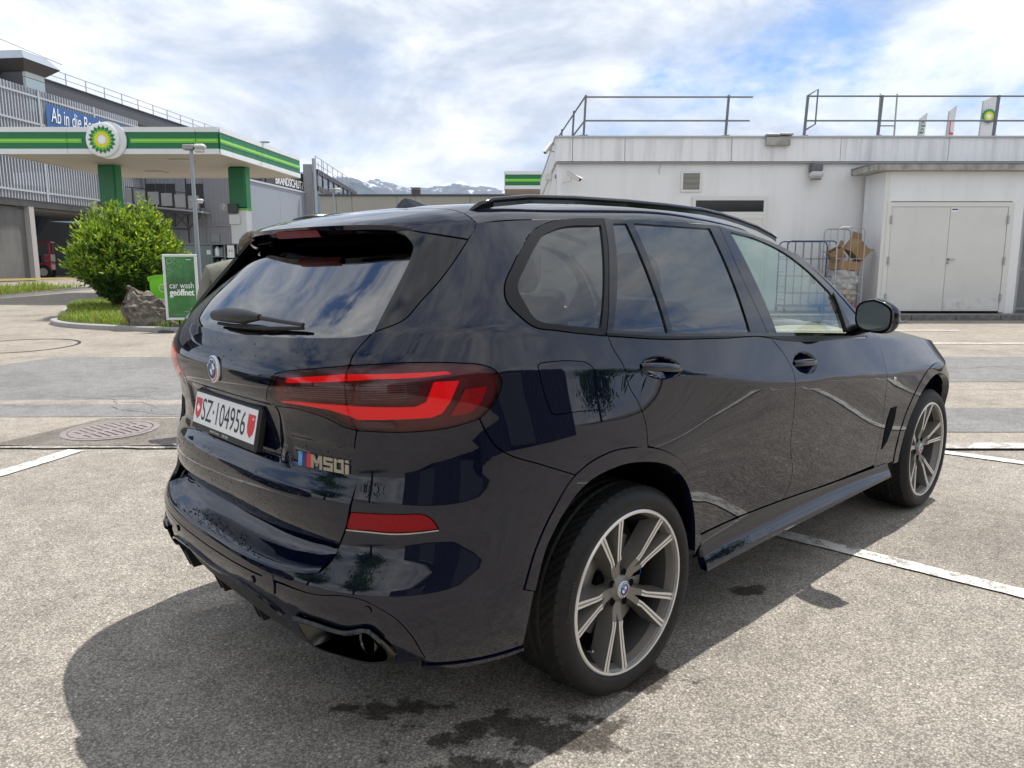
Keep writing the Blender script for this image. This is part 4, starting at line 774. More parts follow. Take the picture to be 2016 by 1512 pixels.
# ---- wheels
WR, RR = .374, .290
def build_wheel():
    ob = MB().lathe([(RR-.006, .012), (RR+.004, .0), (RR+.004, .004), (RR-.004, .010), (RR-.012, .016), (RR-.020, .045)], 96, 'y').build('wheel', BRONZE, car, True)   # y=0 is the outer rim plane, +y inboard
    MB().lathe([(RR+.004, .0), (RR-.0005, -.0035), (RR-.0075, -.0025), (RR-.009, .010)], 120, 'y').build('rim_flange', SILVER, ob, True)
    MB().lathe([(RR-.020, .046), (RR-.05, .10), (RR-.05, .20), (RR-.01, .245)], 96, 'y').build('rim_barrel', mat('dark_barrel', (.012, .011, .010), .55), ob, True)
    # tyre: outer profile with tread blocks
    prof = [(RR+.002, .006), (RR+.010, -.004), (RR+.022, -.010), (RR+.040, -.011), (RR+.056, -.006), (RR+.068, .004), (RR+.076, .016)]
    ys = np.linspace(.022, .268, 42); V = []; F = []; n = 480
    inner = [(RR+.076, .274), (RR+.06, .292), (RR+.03, .298), (RR, .285)]
    for i in range(n):
        a = 2*math.pi*i/n; row = [(r, h) for r, h in prof]
        for k, y in enumerate(ys):
            r = WR-.0015*((y-.145)/.12)**4-.0005; g = 0
            for gy in (.085, .125, .165, .205):
                if abs(y-gy) < .0055: g = .008
            if g == 0:
                ph = (i+int(abs(y-.145)*260)) % 8
                if ph == 0 and (y < .082 or y > .208): g = .005
                elif ph in (0,) : g = .003
            row.append((r-g, y))
        row += inner
        for r, h in row: V.append((r*math.cos(a), h, r*math.sin(a)))
    K = len(prof)+len(ys)+len(inner)
    for i in range(n):
        j = (i+1) % n
        for k in range(K-1): F.append((i*K+k, j*K+k, j*K+k+1, i*K+k+1))
    t = mesh('tyre', V, F, RUBBER, ob, True); shade(t, 40)
    for body, a0, sz, rr in (('Continental', 168, .017, RR+.046), ('Continental', -12, .017, RR+.046), ('315/30 R22', 262, .013, RR+.043), ('275/35', 75, .013, RR+.043)):
        V, F = text_data(body, 1., 0, spacing=1.15); V = V*(sz/.7); P = []
        for x, y, z in V: q = math.radians(a0)-x/rr; r_ = rr+y-sz/2; P.append((r_*math.cos(q), -.0128+.0015*abs(y-sz/2)/sz, r_*math.sin(q)))
        mesh('tyre_lettering', P, F, RUBL, ob)
    # five pairs of slim spokes
    def arm(c0, a0, a1, side):
        pts = [(.045, a0*.75, .050), (.085, a0*.90, .046), (.116, a0*1.12, .034), (.140, a0, .030), (.20, (a0+a1*1.6)/2.6, .021), (.262, a1, .011), (RR-.006, a1, .007)]
        wid = [.028, .024, .0225, .0195, .0225, .0255, .0285]; V = []; F = []; V2 = []; F2 = []; n = 8
        for i, (r, a, h) in enumerate(pts):
            q = math.radians(c0+a); c = Vector((r*math.cos(q), 0, r*math.sin(q))); tq = Vector((-math.sin(q), 0, math.cos(q))); w = wid[i]; fl = .026 if i < 6 else .02
            sw = -side
            V += [c+tq*(-w/2)+Vector((0, h, 0)), c+tq*(w/2)+Vector((0, h, 0)), c+tq*(w/2+(.011 if sw > 0 else .005))+Vector((0, h+.068, 0)), c+tq*(-w/2-(.011 if sw < 0 else .005))+Vector((0, h+.068, 0))]
            if i >= 2:
                e = .0012
                for u in (-.47, -.13, -.06, .06, .13, .47): V2.append(c+tq*(w*u)+Vector((0, h-(e if abs(u) > .1 else -.0015), 0)))
        for i in range(len(pts)-1):
            for k in range(4): F.append((i*4+k, i*4+(k+1) % 4, (i+1)*4+(k+1) % 4, (i+1)*4+k))
        k = len(pts)-1; F += [(0, 1, 2, 3), (k*4, k*4+1, k*4+2, k*4+3)]
        o = mesh('spoke', V, F, BRONZE, ob); shade(o, 25)
        m_ = len(pts)-2
        for i in range(m_-1):
            for u in (0, 4): F2.append((i*6+u, i*6+u+1, (i+1)*6+u+1, (i+1)*6+u))
        F2 += [(0, 1, 4, 5)]
        for s0 in (0,):
            nv = len(V2); V2 += [v+Vector((0, .004, 0)) for v in V2]; 
            for i in range(m_-1):
                for u in (0, 1, 4, 5): F2.append((i*6+u, (i+1)*6+u, nv+(i+1)*6+u, nv+i*6+u))
        mesh('machined_face', V2, F2, SILVER, o)
    for k in range(5):
        for sd in (-1, 1): arm(112-72*k, 8.2*sd, 10.8*sd, sd)
    hb = MB().lathe([(.052, .085), (.056, .056), (.050, .048), (.038, .042), (.034, .036), (0, .036)], 40, 'y').build('hub', BRONZE, ob, True)
    for k in range(5):
        q = math.radians(112-36-72*k); MB().lathe([(.0135, .0440), (.0135, .047), (0, .046)], 14, 'y', (.058*math.cos(q), 0, .058*math.sin(q))).build('wheel_bolt_hole', LINER, hb)
    em = disc_emblem('hub_cap', Vector((0, .033, 0)), Vector((0, -1, 0)), .030, hb)
    MB().lathe([(.10, .10), (.185, .10), (.185, .13), (.10, .13)], 64, 'y').build('brake_disc', STEEL, ob, True)
    MB().lathe([(.0, .09), (.085, .09), (.085, .14)], 32, 'y').build('brake_hat', LINER, ob, True)
    MB().lathe([(.11, .10), (.19, .10), (.19, .16), (.11, .16)], 16, 'y', (0, 0, 0), (math.radians(-6), math.radians(30))).build('brake_caliper', mat('caliper_blue', (.01, .06, .35), .35), ob, True)
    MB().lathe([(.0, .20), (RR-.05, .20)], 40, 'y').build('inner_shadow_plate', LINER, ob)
    MB().tube([(-.19, .03, -.16), (-.185, .012, -.157)], .005, 8).build('valve', CHROME, ob)
    return ob
RUBL = mat('tyre_letter_rubber', (.045, .045, .045), .7)

def copy_tree(o, parent):
    c = o.copy(); COL.objects.link(c); c.parent = parent
    for ch in o.children: copy_tree(ch, c)
    return c
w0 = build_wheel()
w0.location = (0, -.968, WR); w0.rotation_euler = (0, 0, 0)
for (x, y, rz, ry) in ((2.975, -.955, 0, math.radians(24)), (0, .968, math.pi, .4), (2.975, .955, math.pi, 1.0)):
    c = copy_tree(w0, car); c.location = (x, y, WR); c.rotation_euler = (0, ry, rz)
# ---- rain drops on the rear
def drops():
    r = np.random.default_rng(4); bm = bmesh.new(); bmesh.ops.create_icosphere(bm, subdivisions=1, radius=1); bv = np.array([v.co[:] for v in bm.verts]); bf = np.array([[v.index for v in f.verts] for f in bm.faces]); bm.free(); V = []; F = []
    def put(P, N_, rad):
        for p, n, q in zip(P, N_, rad):
            n = Vector(n); M = n.to_track_quat('Z', 'Y').to_matrix(); i = len(V); V.extend([Vector(p)+M @ Vector((b[0]*q, b[1]*q, b[2]*q*.45)) for b in bv]); F.extend([tuple(f+i) for f in bf])
    PROFILE['x'] = REAR_G
    for n, s0, s1, z0, z1 in ((260, -.27, .29, .70, .86), (120, -.2, .30, .88, 1.02), (70, -.15, .25, 1.19, 1.26)):
        P = surf(r.uniform(s0, s1, n), r.uniform(z0, z1, n)); put(P, surf_n(P), r.uniform(.0012, .0034, n))
    PROFILE['x'] = REAR_B; ss = r.uniform(-.26, .26, 420); P = surf(ss, np.full(420, .60)); d = r.uniform(.004, .075, 420); P = P+np.c_[d, -P[:, 1]*.5*d, .010+.16*d]; put(P, np.tile([[-.15, 0, 1]], (420, 1)), r.uniform(.0014, .0042, 420))
    o = mesh('rain_drops', V, F, mat('water_drop', (.02, .022, .03), .03, 0, 0, .6), car, True); o['kind'] = 'stuff'
drops()
# ================================================================= ground, road, markings
GY = [-500, 5.5, 8, 12, 16, 20, 30, 50, 80, 200, 9000]; GZ = [0, 0, .035, .13, .235, .335, .50, .72, .82, .90, .90]
def zg(y): return np.interp(y, GY, GZ)
def asphalt(name, c0, c1, c2, scale, bump=.35, stain=.25, wet=()):
    m = bpy.data.materials.new(name); m.use_nodes = True; nt = m.node_tree; N = nt.nodes.new; L = nt.links.new; b = nt.nodes["Principled BSDF"]; b.inputs['Roughness'].default_value = .88; b.inputs['Specular IOR Level'].default_value = .25
    tc = N("ShaderNodeTexCoord")
    def vor(sc, feat='F1'):
        v = N("ShaderNodeTexVoronoi"); v.inputs['Scale'].default_value = sc; v.feature = feat; L(tc.outputs['Object'], v.inputs['Vector']); return v
    def noi(sc, det=6, ro=.6):
        v = N("ShaderNodeTexNoise"); v.inputs['Scale'].default_value = sc; v.inputs['Detail'].default_value = det; v.inputs['Roughness'].default_value = ro; L(tc.outputs['Object'], v.inputs['Vector']); return v.outputs['Fac']
    def ramp(f, st):
        r = N("ShaderNodeValToRGB"); L(f, r.inputs[0]); e = r.color_ramp.elements
        while len(e) < len(st): e.new(.5)
        for q, (p, c) in zip(e, st): q.position = p; q.color = (*c, 1)
        return r.outputs[0]
    def mix(f, a, c, mode='MIX'):
        q = N("ShaderNodeMix"); q.data_type = 'RGBA'; q.blend_type = mode
        for i, v in ((0, f), (6, a), (7, c)):
            if hasattr(v, 'links'): L(v, q.inputs[i])
            else: q.inputs[i].default_value = v if i == 0 else (*v, 1)
        return q.outputs[2]
    v1 = vor(scale); sep = N("ShaderNodeSeparateColor"); L(v1.outputs['Color'], sep.inputs[0])
    stones = ramp(sep.outputs[0], [(0, c0), (.45, c1), (1, c2)])
    gap = ramp(v1.outputs['Distance'], [(.30, (1, 1, 1)), (.66, (.58, .57, .56))])
    col = mix(1, stones, gap, 'MULTIPLY')
    v2 = vor(scale*.37); sep2 = N("ShaderNodeSeparateColor"); L(v2.outputs['Color'], sep2.inputs[0]); big = ramp(sep2.outputs[1], [(.80, (0, 0, 0)), (.88, (1, 1, 1))]); core = ramp(v2.outputs['Distance'], [(.18, (1, 1, 1)), (.30, (0, 0, 0))])
    bm_ = mix(1, big, core, 'MULTIPLY'); col = mix(bm_, col, tuple(min(1, 1.25*x) for x in c2))
    st = ramp(noi(.9, 7, .6), [(.30, (1-stain,)*3), (.50, (1, 1, 1)), (.72, (1+stain*.35,)*3)]); col = mix(1, col, st, 'MULTIPLY')
    st2 = ramp(noi(7, 5, .6), [(.34, (.84, .835, .83)), (.6, (1.05, 1.05, 1.05))]); col = mix(1, col, st2, 'MULTIPLY')
    if wet:       # damp spots: ragged blotches, darker and smoother
        nz = noi(9, 9, .68); tot = None
        for cx, cy, rx, ry in wet:
            mp = N("ShaderNodeMapping"); mp.vector_type = 'POINT'; mp.inputs['Location'].default_value = (-cx/rx, -cy/ry, 0); mp.inputs['Scale'].default_value = (1/rx, 1/ry, 0); L(tc.outputs['Object'], mp.inputs[0]); ln = N("ShaderNodeVectorMath"); ln.operation = 'LENGTH'; L(mp.outputs[0], ln.inputs[0])
            a = N("ShaderNodeMath"); a.operation = 'MULTIPLY_ADD'; a.inputs[1].default_value = -.30; L(ln.outputs['Value'], a.inputs[0]); L(nz, a.inputs[2])
            if tot is None: tot = a.outputs[0]
            else: mx_ = N("ShaderNodeMath"); mx_.operation = 'MAXIMUM'; L(tot, mx_.inputs[0]); L(a.outputs[0], mx_.inputs[1]); tot = mx_.outputs[0]
        wm = ramp(tot, [(.30, (0, 0, 0)), (.37, (1, 1, 1))]); dk = mix(1, col, (.30, .29, .28), 'MULTIPLY'); col = mix(wm, col, dk); rg = N("ShaderNodeMapRange"); rg.inputs['To Min'].default_value = .88; rg.inputs['To Max'].default_value = .45; L(wm, rg.inputs[0]); L(rg.outputs[0], b.inputs['Roughness'])
    L(col, b.inputs['Base Color'])
    bu = N("ShaderNodeBump"); bu.inputs['Strength'].default_value = bump; bu.inputs['Distance'].default_value = .006; bu.invert = True; L(v1.outputs['Distance'], bu.inputs['Height']); L(bu.outputs[0], b.inputs['Normal']); MATS[name] = m; return m
LOT = asphalt('coarse_asphalt', (.225, .205, .180), (.345, .315, .276), (.46, .425, .378), 140, .22, wet=((.05, 2.22, .50, .16), (-.15, 2.02, .35, .12), (.42, 2.55, .4, .14), (-.42, 2.36, .26, .10), (1.10, 3.30, .18, .08)))
ROAD = asphalt('road_asphalt', (.255, .228, .196), (.38, .342, .292), (.47, .425, .365), 140, .25)
PATCHM = asphalt('grey_patch_asphalt', (.17, .17, .17), (.25, .248, .245), (.33, .328, .32), 160, .15, .18)
DARKP = asphalt('dark_patch_asphalt', (.14, .13, .115), (.225, .205, .18), (.32, .295, .26), 130, .25, .3)
def worn(name, col, wear=.5, under=(.24, .22, .20), sc=14):
    m = bpy.data.materials.new(name); m.use_nodes = True; nt = m.node_tree; N = nt.nodes.new; L = nt.links.new; b = nt.nodes["Principled BSDF"]; b.inputs['Roughness'].default_value = .75
    tc = N("ShaderNodeTexCoord"); n = N("ShaderNodeTexNoise"); n.inputs['Scale'].default_value = sc; n.inputs['Detail'].default_value = 10; n.inputs['Roughness'].default_value = .75; L(tc.outputs['Object'], n.inputs['Vector'])
    v = N("ShaderNodeTexVoronoi"); v.inputs['Scale'].default_value = 110; L(tc.outputs['Object'], v.inputs['Vector']); ad = N("ShaderNodeMath"); ad.operation = 'MULTIPLY_ADD'; ad.inputs[1].default_value = .22; L(v.outputs['Distance'], ad.inputs[0]); L(n.outputs['Fac'], ad.inputs[2])
    r = N("ShaderNodeValToRGB"); L(ad.outputs[0], r.inputs[0]); r.color_ramp.elements[0].position = wear+.10; r.color_ramp.elements[1].position = wear+.20; r.color_ramp.elements[0].color = (*col, 1); r.color_ramp.elements[1].color = (*under, 1); L(r.outputs[0], b.inputs['Base Color']); MATS[name] = m; return m
LINE = worn('worn_white_paint', (.66, .65, .61), .515)
LINE2 = worn('very_worn_paint', (.52, .50, .46), .40)
def drape(name, poly, m, off, step=1.0, holes=(), parent=None, hf=None):
    """flat sheet over the ground, following its height"""
    hf = hf or (lambda x, y: zg(y)); P = []
    for i in range(len(poly)):
        a, b = np.array(poly[i-1], float), np.array(poly[i], float); k = max(1, int(np.hypot(*(b-a))/step)); P += [tuple(a+(b-a)*t/k) for t in range(k)]
    loops = [P]+[list(h) for h in holes]; pts = [p for L_ in loops for p in L_]; E_ = []; k = 0
    for L_ in loops: n = len(L_); E_ += [(k+i, k+(i+1) % n) for i in range(n)]; k += n
    A = np.array(P); x0, y0 = A.min(0); x1, y1 = A.max(0); gx, gy = np.meshgrid(np.arange(x0+step/2, x1, step), np.arange(y0+step/2, y1, step)); gx = gx.ravel(); gy = gy.ravel(); ok = in_poly(gx, gy, P)
    for h in holes: ok &= ~in_poly(gx, gy, h)
    pts += list(zip(gx[ok], gy[ok])); r = geometry.delaunay_2d_cdt([Vector(p) for p in pts], E_, [], 0, 1e-5); V = np.array([v[:] for v in r[0]]); T = np.array([t for t in r[2] if len(t) == 3]); c = V[T].mean(1); ok = in_poly(c[:, 0], c[:, 1], P)
    for h in holes: ok &= ~in_poly(c[:, 0], c[:, 1], h)
    T = T[ok]; Z = hf(V[:, 0], V[:, 1])+off
    a, b, c = V[T[:, 0]], V[T[:, 1]], V[T[:, 2]]; fl = ((b[:, 0]-a[:, 0])*(c[:, 1]-a[:, 1])-(b[:, 1]-a[:, 1])*(c[:, 0]-a[:, 0])) < 0; T[fl] = T[fl][:, ::-1]
    return mesh(name, np.c_[V, Z], T, m, parent)
ys = np.unique(np.concatenate([[-60, -20, 0], np.linspace(2, 40, 77), [50, 65, 80, 120, 200, 400, 1000, 3000, 9000]])); V = []; F = []
for y in ys:
    w = 60 if y < 60 else 60+y*1.2
    V += [(-w, y, zg(y)), (w, y, zg(y))]
F = [(2*i, 2*i+1, 2*i+3, 2*i+2) for i in range(len(ys)-1)]
tag(mesh('ground', V, F, LOT), kind='structure')
tag(drape('road', [(-34, 6.02), (34, 6.02), (34, 16.9), (9, 16.9), (2, 17.2), (-3, 30), (-16, 46), (-60, 46), (-60, 30), (-34, 22)], ROAD, .004, 2.0), kind='structure')
# patches of newer asphalt across the road
tag(drape('road_patch', [(-14, 10.3), (-7.25, 10.4), (-6.9, 11.25), (6.5, 11.3), (16, 11.1), (22, 11.0), (22, 9.3), (5.3, 9.15), (3.0, 7.35), (-3.3, 7.2), (-5.1, 7.17), (-9, 7.6)], PATCHM, .008, 1.5), kind='structure')
tag(drape('road_patch', [(-4.35, 6.06), (-3.95, 7.10), (-1.6, 7.12), (-1.4, 6.06)], DARKP, .012, .5), kind='structure')
tag(drape('road_patch', [(3.2, 6.55), (3.5, 7.6), (15, 7.7), (15, 6.5)], PATCHM, .009, .8), kind='structure')
# strip of worn edging between the bays and the road
e = [(-16, 5.965)]; 
for x in np.arange(-16, 16.01, .16): e.append((x, 5.975+.012*math.sin(x*7)+.008*math.sin(x*23)))
for x in np.arange(16, -16.01, -.16): e.append((x, 6.035+.014*math.sin(x*5+1)+.010*math.sin(x*31)))
tag(drape('edging_strip', e, LINE2, .0135, 1.0), kind='structure')
# bay lines
def line(name, a, b, w, label, m=LINE, off=.008):
    a = np.array(a, float); b = np.array(b, float); d = (b-a)/np.hypot(*(b-a)); n = np.array([-d[1], d[0]])*w/2
    k = max(2, int(np.hypot(*(b-a))/.05)); g = np.random.default_rng(int(abs(a[0]*977+a[1]*131)) % 9999); ts = np.linspace(0, 1, k)
    up = [tuple(a+(b-a)*t+n*(1+g.normal(0, .035))) for t in ts]; dn_ = [tuple(a+(b-a)*t-n*(1+g.normal(0, .035))) for t in ts]
    return tag(drape(name, dn_+up[::-1], m, off, .5), kind='structure')
dR = np.array((2.36-1.50, 3.25-4.045)); dR /= np.hypot(*dR)
p = np.array((1.50, 4.045))
line('bay_line', tuple(p-dR*1.9), tuple(p+dR*3.4), .115, '')
line('bay_line', (3.40, 5.93), (3.40+dR[0]*4.6, 5.93+dR[1]*4.6*.80), .115, '')
line('bay_line', (-3.55, 5.93), (-3.55-.07*14, 5.93-.86*14*.33), .15, '')
tag(drape('zigzag_line', [(3.5, 5.93), (9, 5.92), (9, 6.10), (3.5, 6.11)], worn('zigzag_paint', (.66, .65, .61), .47, sc=9), .021, .5), kind='structure')
line('road_edge_line', (2.0, 12.86), (24, 12.78), .12, '', LINE, .014)
line('road_dash', (4.6, 14.85), (8.85, 14.8), .12, '', LINE, .014); line('road_dash', (13.5, 14.75), (18, 14.7), .12, '', LINE, .014)
line('road_edge_line', (-5.6, 13.3), (-10, 15.6), .10, '', LINE2, .014) if False else None
# cracks in the grey patch: thin dark crooked strips
CRK = mat('crack_filler', (.03, .028, .026), .9)
rr = random.Random(3)
def crack(x, y, ang, n, st):
    P = [(x, y)]
    for i in range(n): ang += rr.uniform(-.7, .7); x += st*math.cos(ang); y += st*math.sin(ang)*.8; P.append((x, y))
    up = [(a, b+rr.uniform(.004, .010)) for a, b in P]; tag(mesh('road_crack', [(a, b, zg(b)+.0135) for a, b in P]+[(a, b, zg(b)+.0135) for a, b in up], [(i, i+1, len(P)+i+1, len(P)+i) for i in range(len(P)-1)], CRK), kind='structure')
for a in ((-5.0, 8.2, .1, 22, .12), (-4.4, 8.25, 1.0, 14, .10), (-5.6, 7.6, .3, 18, .12), (-4.2, 7.9, -.2, 16, .12), (-3.9, 8.6, 1.2, 10, .12), (6.0, 10.2, .2, 26, .2), (5.2, 8.6, .1, 26, .15)): crack(*a)
# ---- drain cover
def plate_holes(name, outer, holes, z0, z1, m, parent, M=None):
    loops = [outer]+holes; pts = [p for L_ in loops for p in L_]; E_ = []; k = 0
    for L_ in loops: n = len(L_); E_ += [(k+i, k+(i+1) % n) for i in range(n)]; k += n
    r = geometry.delaunay_2d_cdt([Vector(p) for p in pts], E_, [], 0, 1e-6); V = np.array([v[:] for v in r[0]]); T = np.array([t for t in r[2] if len(t) == 3]); c = V[T].mean(1); ok = in_poly(c[:, 0], c[:, 1], outer)
    for h in holes: ok &= ~in_poly(c[:, 0], c[:, 1], h)
    T = T[ok]; n = len(V); a, b, c = V[T[:, 0]], V[T[:, 1]], V[T[:, 2]]; fl = ((b[:, 0]-a[:, 0])*(c[:, 1]-a[:, 1])-(b[:, 1]-a[:, 1])*(c[:, 0]-a[:, 0])) < 0; T[fl] = T[fl][:, ::-1]
    F = [tuple(t) for t in T]+[tuple(t+n)[::-1] for t in T]; cnt = {(t[i], t[(i+1) % 3]) for t in F[:len(T)] for i in range(3)}; F += [(a_, a_+n, b_+n, b_) for a_, b_ in cnt if (b_, a_) not in cnt]
    P = [(x, y, z1) for x, y in V]+[(x, y, z0) for x, y in V]
    if M is not None: P = [M @ Vector(p) for p in P]
    return mesh(name, P, F, m, parent)
IRON = mat('rusty_iron', (.26, .22, .215), .5, .3, vary=(14, .8, (.36, .31, .30)), bump=.1, bdist=.002)
mc = np.array((-3.62, 6.60)); MR = .40
dc = empty('drain_cover', (mc[0], mc[1], float(zg(mc[1]))+.012), 0, 'round iron drain cover with slots in the dark asphalt patch', 'drain cover')
dc.rotation_euler = (math.atan(.0145), 0, math.radians(-38))
circ = lambda r, n=64: [(r*math.cos(2*math.pi*i/n), r*math.sin(2*math.pi*i/n)) for i in range(n)]
plate_holes('frame', circ(MR*1.0), [circ(MR*.875)], -.03, .006, IRON, dc)
slots = []
for col, (xa, xb) in enumerate(((-.275, -.03), (.03, .275))):
    for i in range(9):
        y = -.245+.061*i; lim = math.sqrt(max(.0, .295**2-y*y)); a = max(xa, -lim); b = min(xb, lim)
        if b-a > .08: slots.append([(a, y-.012), (b, y-.012+.02*(1 if col else -1)*0), (b, y+.012), (a, y+.012)])
plate_holes('grate', circ(MR*.845), slots, -.025, .006, IRON, dc)
mesh('sump', [(x, y, -.045+.05) if False else (x, y, -.006) for x, y in circ(MR*.87)], [tuple(range(64))], LINER, dc)
tag(mesh('joint_ring', *(lambda c1, c2: ([(x, y, float(zg(y))+.010) for x, y in c1+c2], [(i, (i+1) % 48, 48+(i+1) % 48, 48+i) for i in range(48)]))([(-8.35+.95*math.cos(2*math.pi*i/48), 12.55+.95*math.sin(2*math.pi*i/48)) for i in range(48)], [(-8.35+.90*math.cos(2*math.pi*i/48), 12.55+.90*math.sin(2*math.pi*i/48)) for i in range(48)]), CRK), kind='structure')
# ================================================================= white shop building, annex and what stands before it
WALLW = mat('white_render', (.78, .79, .80), .75, vary=(1.6, .6, (.56, .56, .54)), stretch=(1.4, 1.4, .20), lo=.48, hi=.84)
FASC = mat('white_fascia_panel', (.80, .81, .83), .45, vary=(2.6, .75, (.42, .42, .40)), stretch=(2.2, 2.2, .16), lo=.46, hi=.82)
METALW = mat('white_door_paint', (.68, .68, .65), .45, vary=(1.6, .3, (.50, .50, .47)), lo=.5, hi=.9)
DOORDIRT = mat('door_leaf_paint', (.66, .66, .635), .42, vary=(.9, .35, (.50, .50, .47)))
STONE = mat('weathered_concrete', (.42, .40, .37), .85, vary=(5, .7, (.14, .13, .12)), stretch=(1, 1, .6))
GALV = mat('galvanised_steel', (.40, .41, .42), .42, .8); GREYM = mat('grey_metal', (.30, .31, .32), .5, .4); CAMW = mat('camera_housing', (.62, .61, .58), .5)
shop = empty('shop_building', (1.08, 18.5, 0), 0, 'long flat-roofed white building behind the parked SUV', 'building')
def sb(name, m, *b, par=None, bev=0.):
    """box in world coordinates as a part of a thing at its own origin"""
    par = par or shop; lx, ly, lz = par_loc(par); q = MB()
    for x0, x1, y0, y1, z0, z1 in b: q.box(x0-lx, x1-lx, y0-ly, y1-ly, z0-lz, z1-lz, bev=bev)
    return q.build(name, m, par)
def par_loc(p):
    l = Vector((0, 0, 0))
    while p is not None: l += p.location; p = p.parent
    return l
X0 = 1.08
wv = MB()
wv.box(0, 18, 0, 9.5, .2, 3.92); wv.build('wall', WALLW, shop)
sb('roof', GREYM, (X0+.05, 19, 18.55, 27.9, 4.36, 4.42))
sb('roof_upstand', mat('roof_band', (.50, .53, .57), .5), (2.6, 19, 19.9, 20.0, 4.40, 4.66))
xs = [X0-.02, 1.44, 2.68, 5.21, 7.80, 10.36, 12.95, 15.5, 18.1]
for a, b in zip(xs, xs[1:]): sb('fascia_panel', FASC, (a+.006, b-.006, 18.40, 18.44, 3.93, 4.47))
ysl = [18.42, 20.6, 23.0, 25.4, 28]
for a, b in zip(ysl, ysl[1:]): sb('fascia_panel', FASC, (X0-.05, X0-.01, a+.006, b-.006, 3.93, 4.47))
sb('fascia_backing', LINER, (X0-.008, 18.1, 18.445, 18.49, 3.93, 4.45))
sb('parapet_cap', mat('cap_metal', (.45, .46, .46), .4, .3), (X0-.07, 18.2, 18.36, 18.62, 4.47, 4.51), (X0-.07, X0+.15, 18.62, 28, 4.47, 4.51))
sb('drip_edge', GREYM, (X0-.02, 18.1, 18.41, 18.50, 3.885, 3.915))
# ventilation grille, transom with door
gr = sb('vent_grille', METALW, (4.05, 4.55, 18.46, 18.50, 3.23, 3.28), (4.05, 4.55, 18.46, 18.50, 3.66, 3.71), (4.05, 4.10, 18.46, 18.50, 3.28, 3.66), (4.50, 4.55, 18.46, 18.50, 3.28, 3.66))
for i in range(13):
    o = MB(); o.bar((4.10-X0, -.022, 3.295+i*.0285), (4.50-X0, -.022, 3.295+i*.0285), .022, .004, up=(0, .6, 1)); o.build('slat', METALW, gr).location = -gr.location
sb('vent_shaft', LINER, (4.10, 4.50, 18.488, 18.498, 3.28, 3.66))
dr = sb('service_door', METALW, (4.34, 4.42, 18.44, 18.49, .5, 3.12), (6.06, 6.14, 18.44, 18.49, .5, 3.12), (4.42, 6.06, 18.44, 18.49, 3.03, 3.12), (4.42, 6.06, 18.45, 18.49, 2.60, 2.76), (4.42, 6.06, 18.46, 18.488, .5, 2.60))
sb('transom_pane', mat('dark_window', (.02, .022, .025), .08), (4.42, 6.06, 18.47, 18.482, 2.76, 3.03), par=shop)
# annex with the double door
AX0, AX1, AY = 8.44, 11.62, 17.4
annex = empty('annex', (AX0, AY, .38), 0, 'white shed with grey double doors built against the white building', 'shed')
sb('wall', WALLW, (AX0, AX0+.12, AY, 18.39, .38, 3.58), (AX0+.12, 8.60, AY, AY+.12, .38, 3.58), (11.36, AX1, AY, AY+.12, .38, 3.58), (8.60, 11.36, AY, AY+.12, 2.92, 3.58), (AX1-.12, AX1, AY+.12, 18.39, .38, 3.58), par=annex)
sb('corner_trim', METALW, (AX0-.012, AX0+.10, AY-.014, AY-.001, .39, 3.57), par=annex)
sb('canopy_slab', STONE, (8.08, 16.5, 17.20, 18.39, 3.585, 3.72), par=annex)
sb('canopy_cap', GREYM, (8.06, 16.5, 17.17, 18.39, 3.725, 3.75), par=annex)
sb('door_frame', METALW, (8.52, 8.62, AY-.03, AY-.002, .41, 2.90), (11.27, 11.40, AY-.03, AY-.002, .41, 2.90), (8.62, 11.27, AY-.03, AY-.002, 2.80, 2.90), par=annex)
for i, (a, b) in enumerate(((8.63, 9.952), (9.960, 11.262))):
    lf = sb('door_leaf', DOORDIRT, (a, b, AY-.022, AY+.03, .44, 2.795), par=annex, bev=.006)
    hx = 8.615 if i == 0 else 11.27
    for z in (.66, 1.50, 2.42): sb('hinge', GALV, (hx-.022, hx+.022, AY-.055, AY-.03, z, z+.18), par=annex, bev=.006)
    if i == 1:
        h = MB(); h.lathe([(.03, 0), (.03, .012), (0, .012)], 16, 'y', (9.99-AX0, -.036, 1.62-.38)); h.tube([(9.99-AX0, -.03, 1.24), (9.99-AX0, -.075, 1.24), (10.13-AX0, -.075, 1.24)], .011, 8); h.lathe([(.026, 0), (.026, .01), (0, .01)], 16, 'y', (9.985-AX0, -.034, 1.16)); h.build('door_handle', GALV, annex, True)
sb('door_sign', WHITEP, (9.975, 10.13, AY-.026, AY-.0225, 2.69, 2.775), par=annex); sb('sign_print', mat('sign_dark_blue', (.02, .05, .10), .5), (9.985, 10.12, AY-.028, AY-.0265, 2.725, 2.755), par=annex)
sb('door_dirt', worn('door_foot_dirt', (.50, .495, .47), .40, (.66, .66, .635), 5), (9.97, 11.25, AY-.0245, AY-.0225, .50, .74), par=annex)
# kerb and pavement before the shop
tag(MB().box(-1.5, 30, 16.95, 18.5, .18, .385).build('pavement', mat('pavement_asphalt', (.20, .195, .19), .9, vary=(6, .5, (.12, .115, .11)))), kind='structure')
KERB = mat('dark_kerb_stone', (.13, .125, .12), .85, vary=(9, .7, (.24, .235, .225)), bump=.2, bdist=.004)
for i in range(14): tag(MB().box(5.0+i*1.0+.006, 6.0+i*1.0-.006, 16.86, 16.95, .15, .39, bev=.012).build('kerb_stone', KERB), kind='structure')
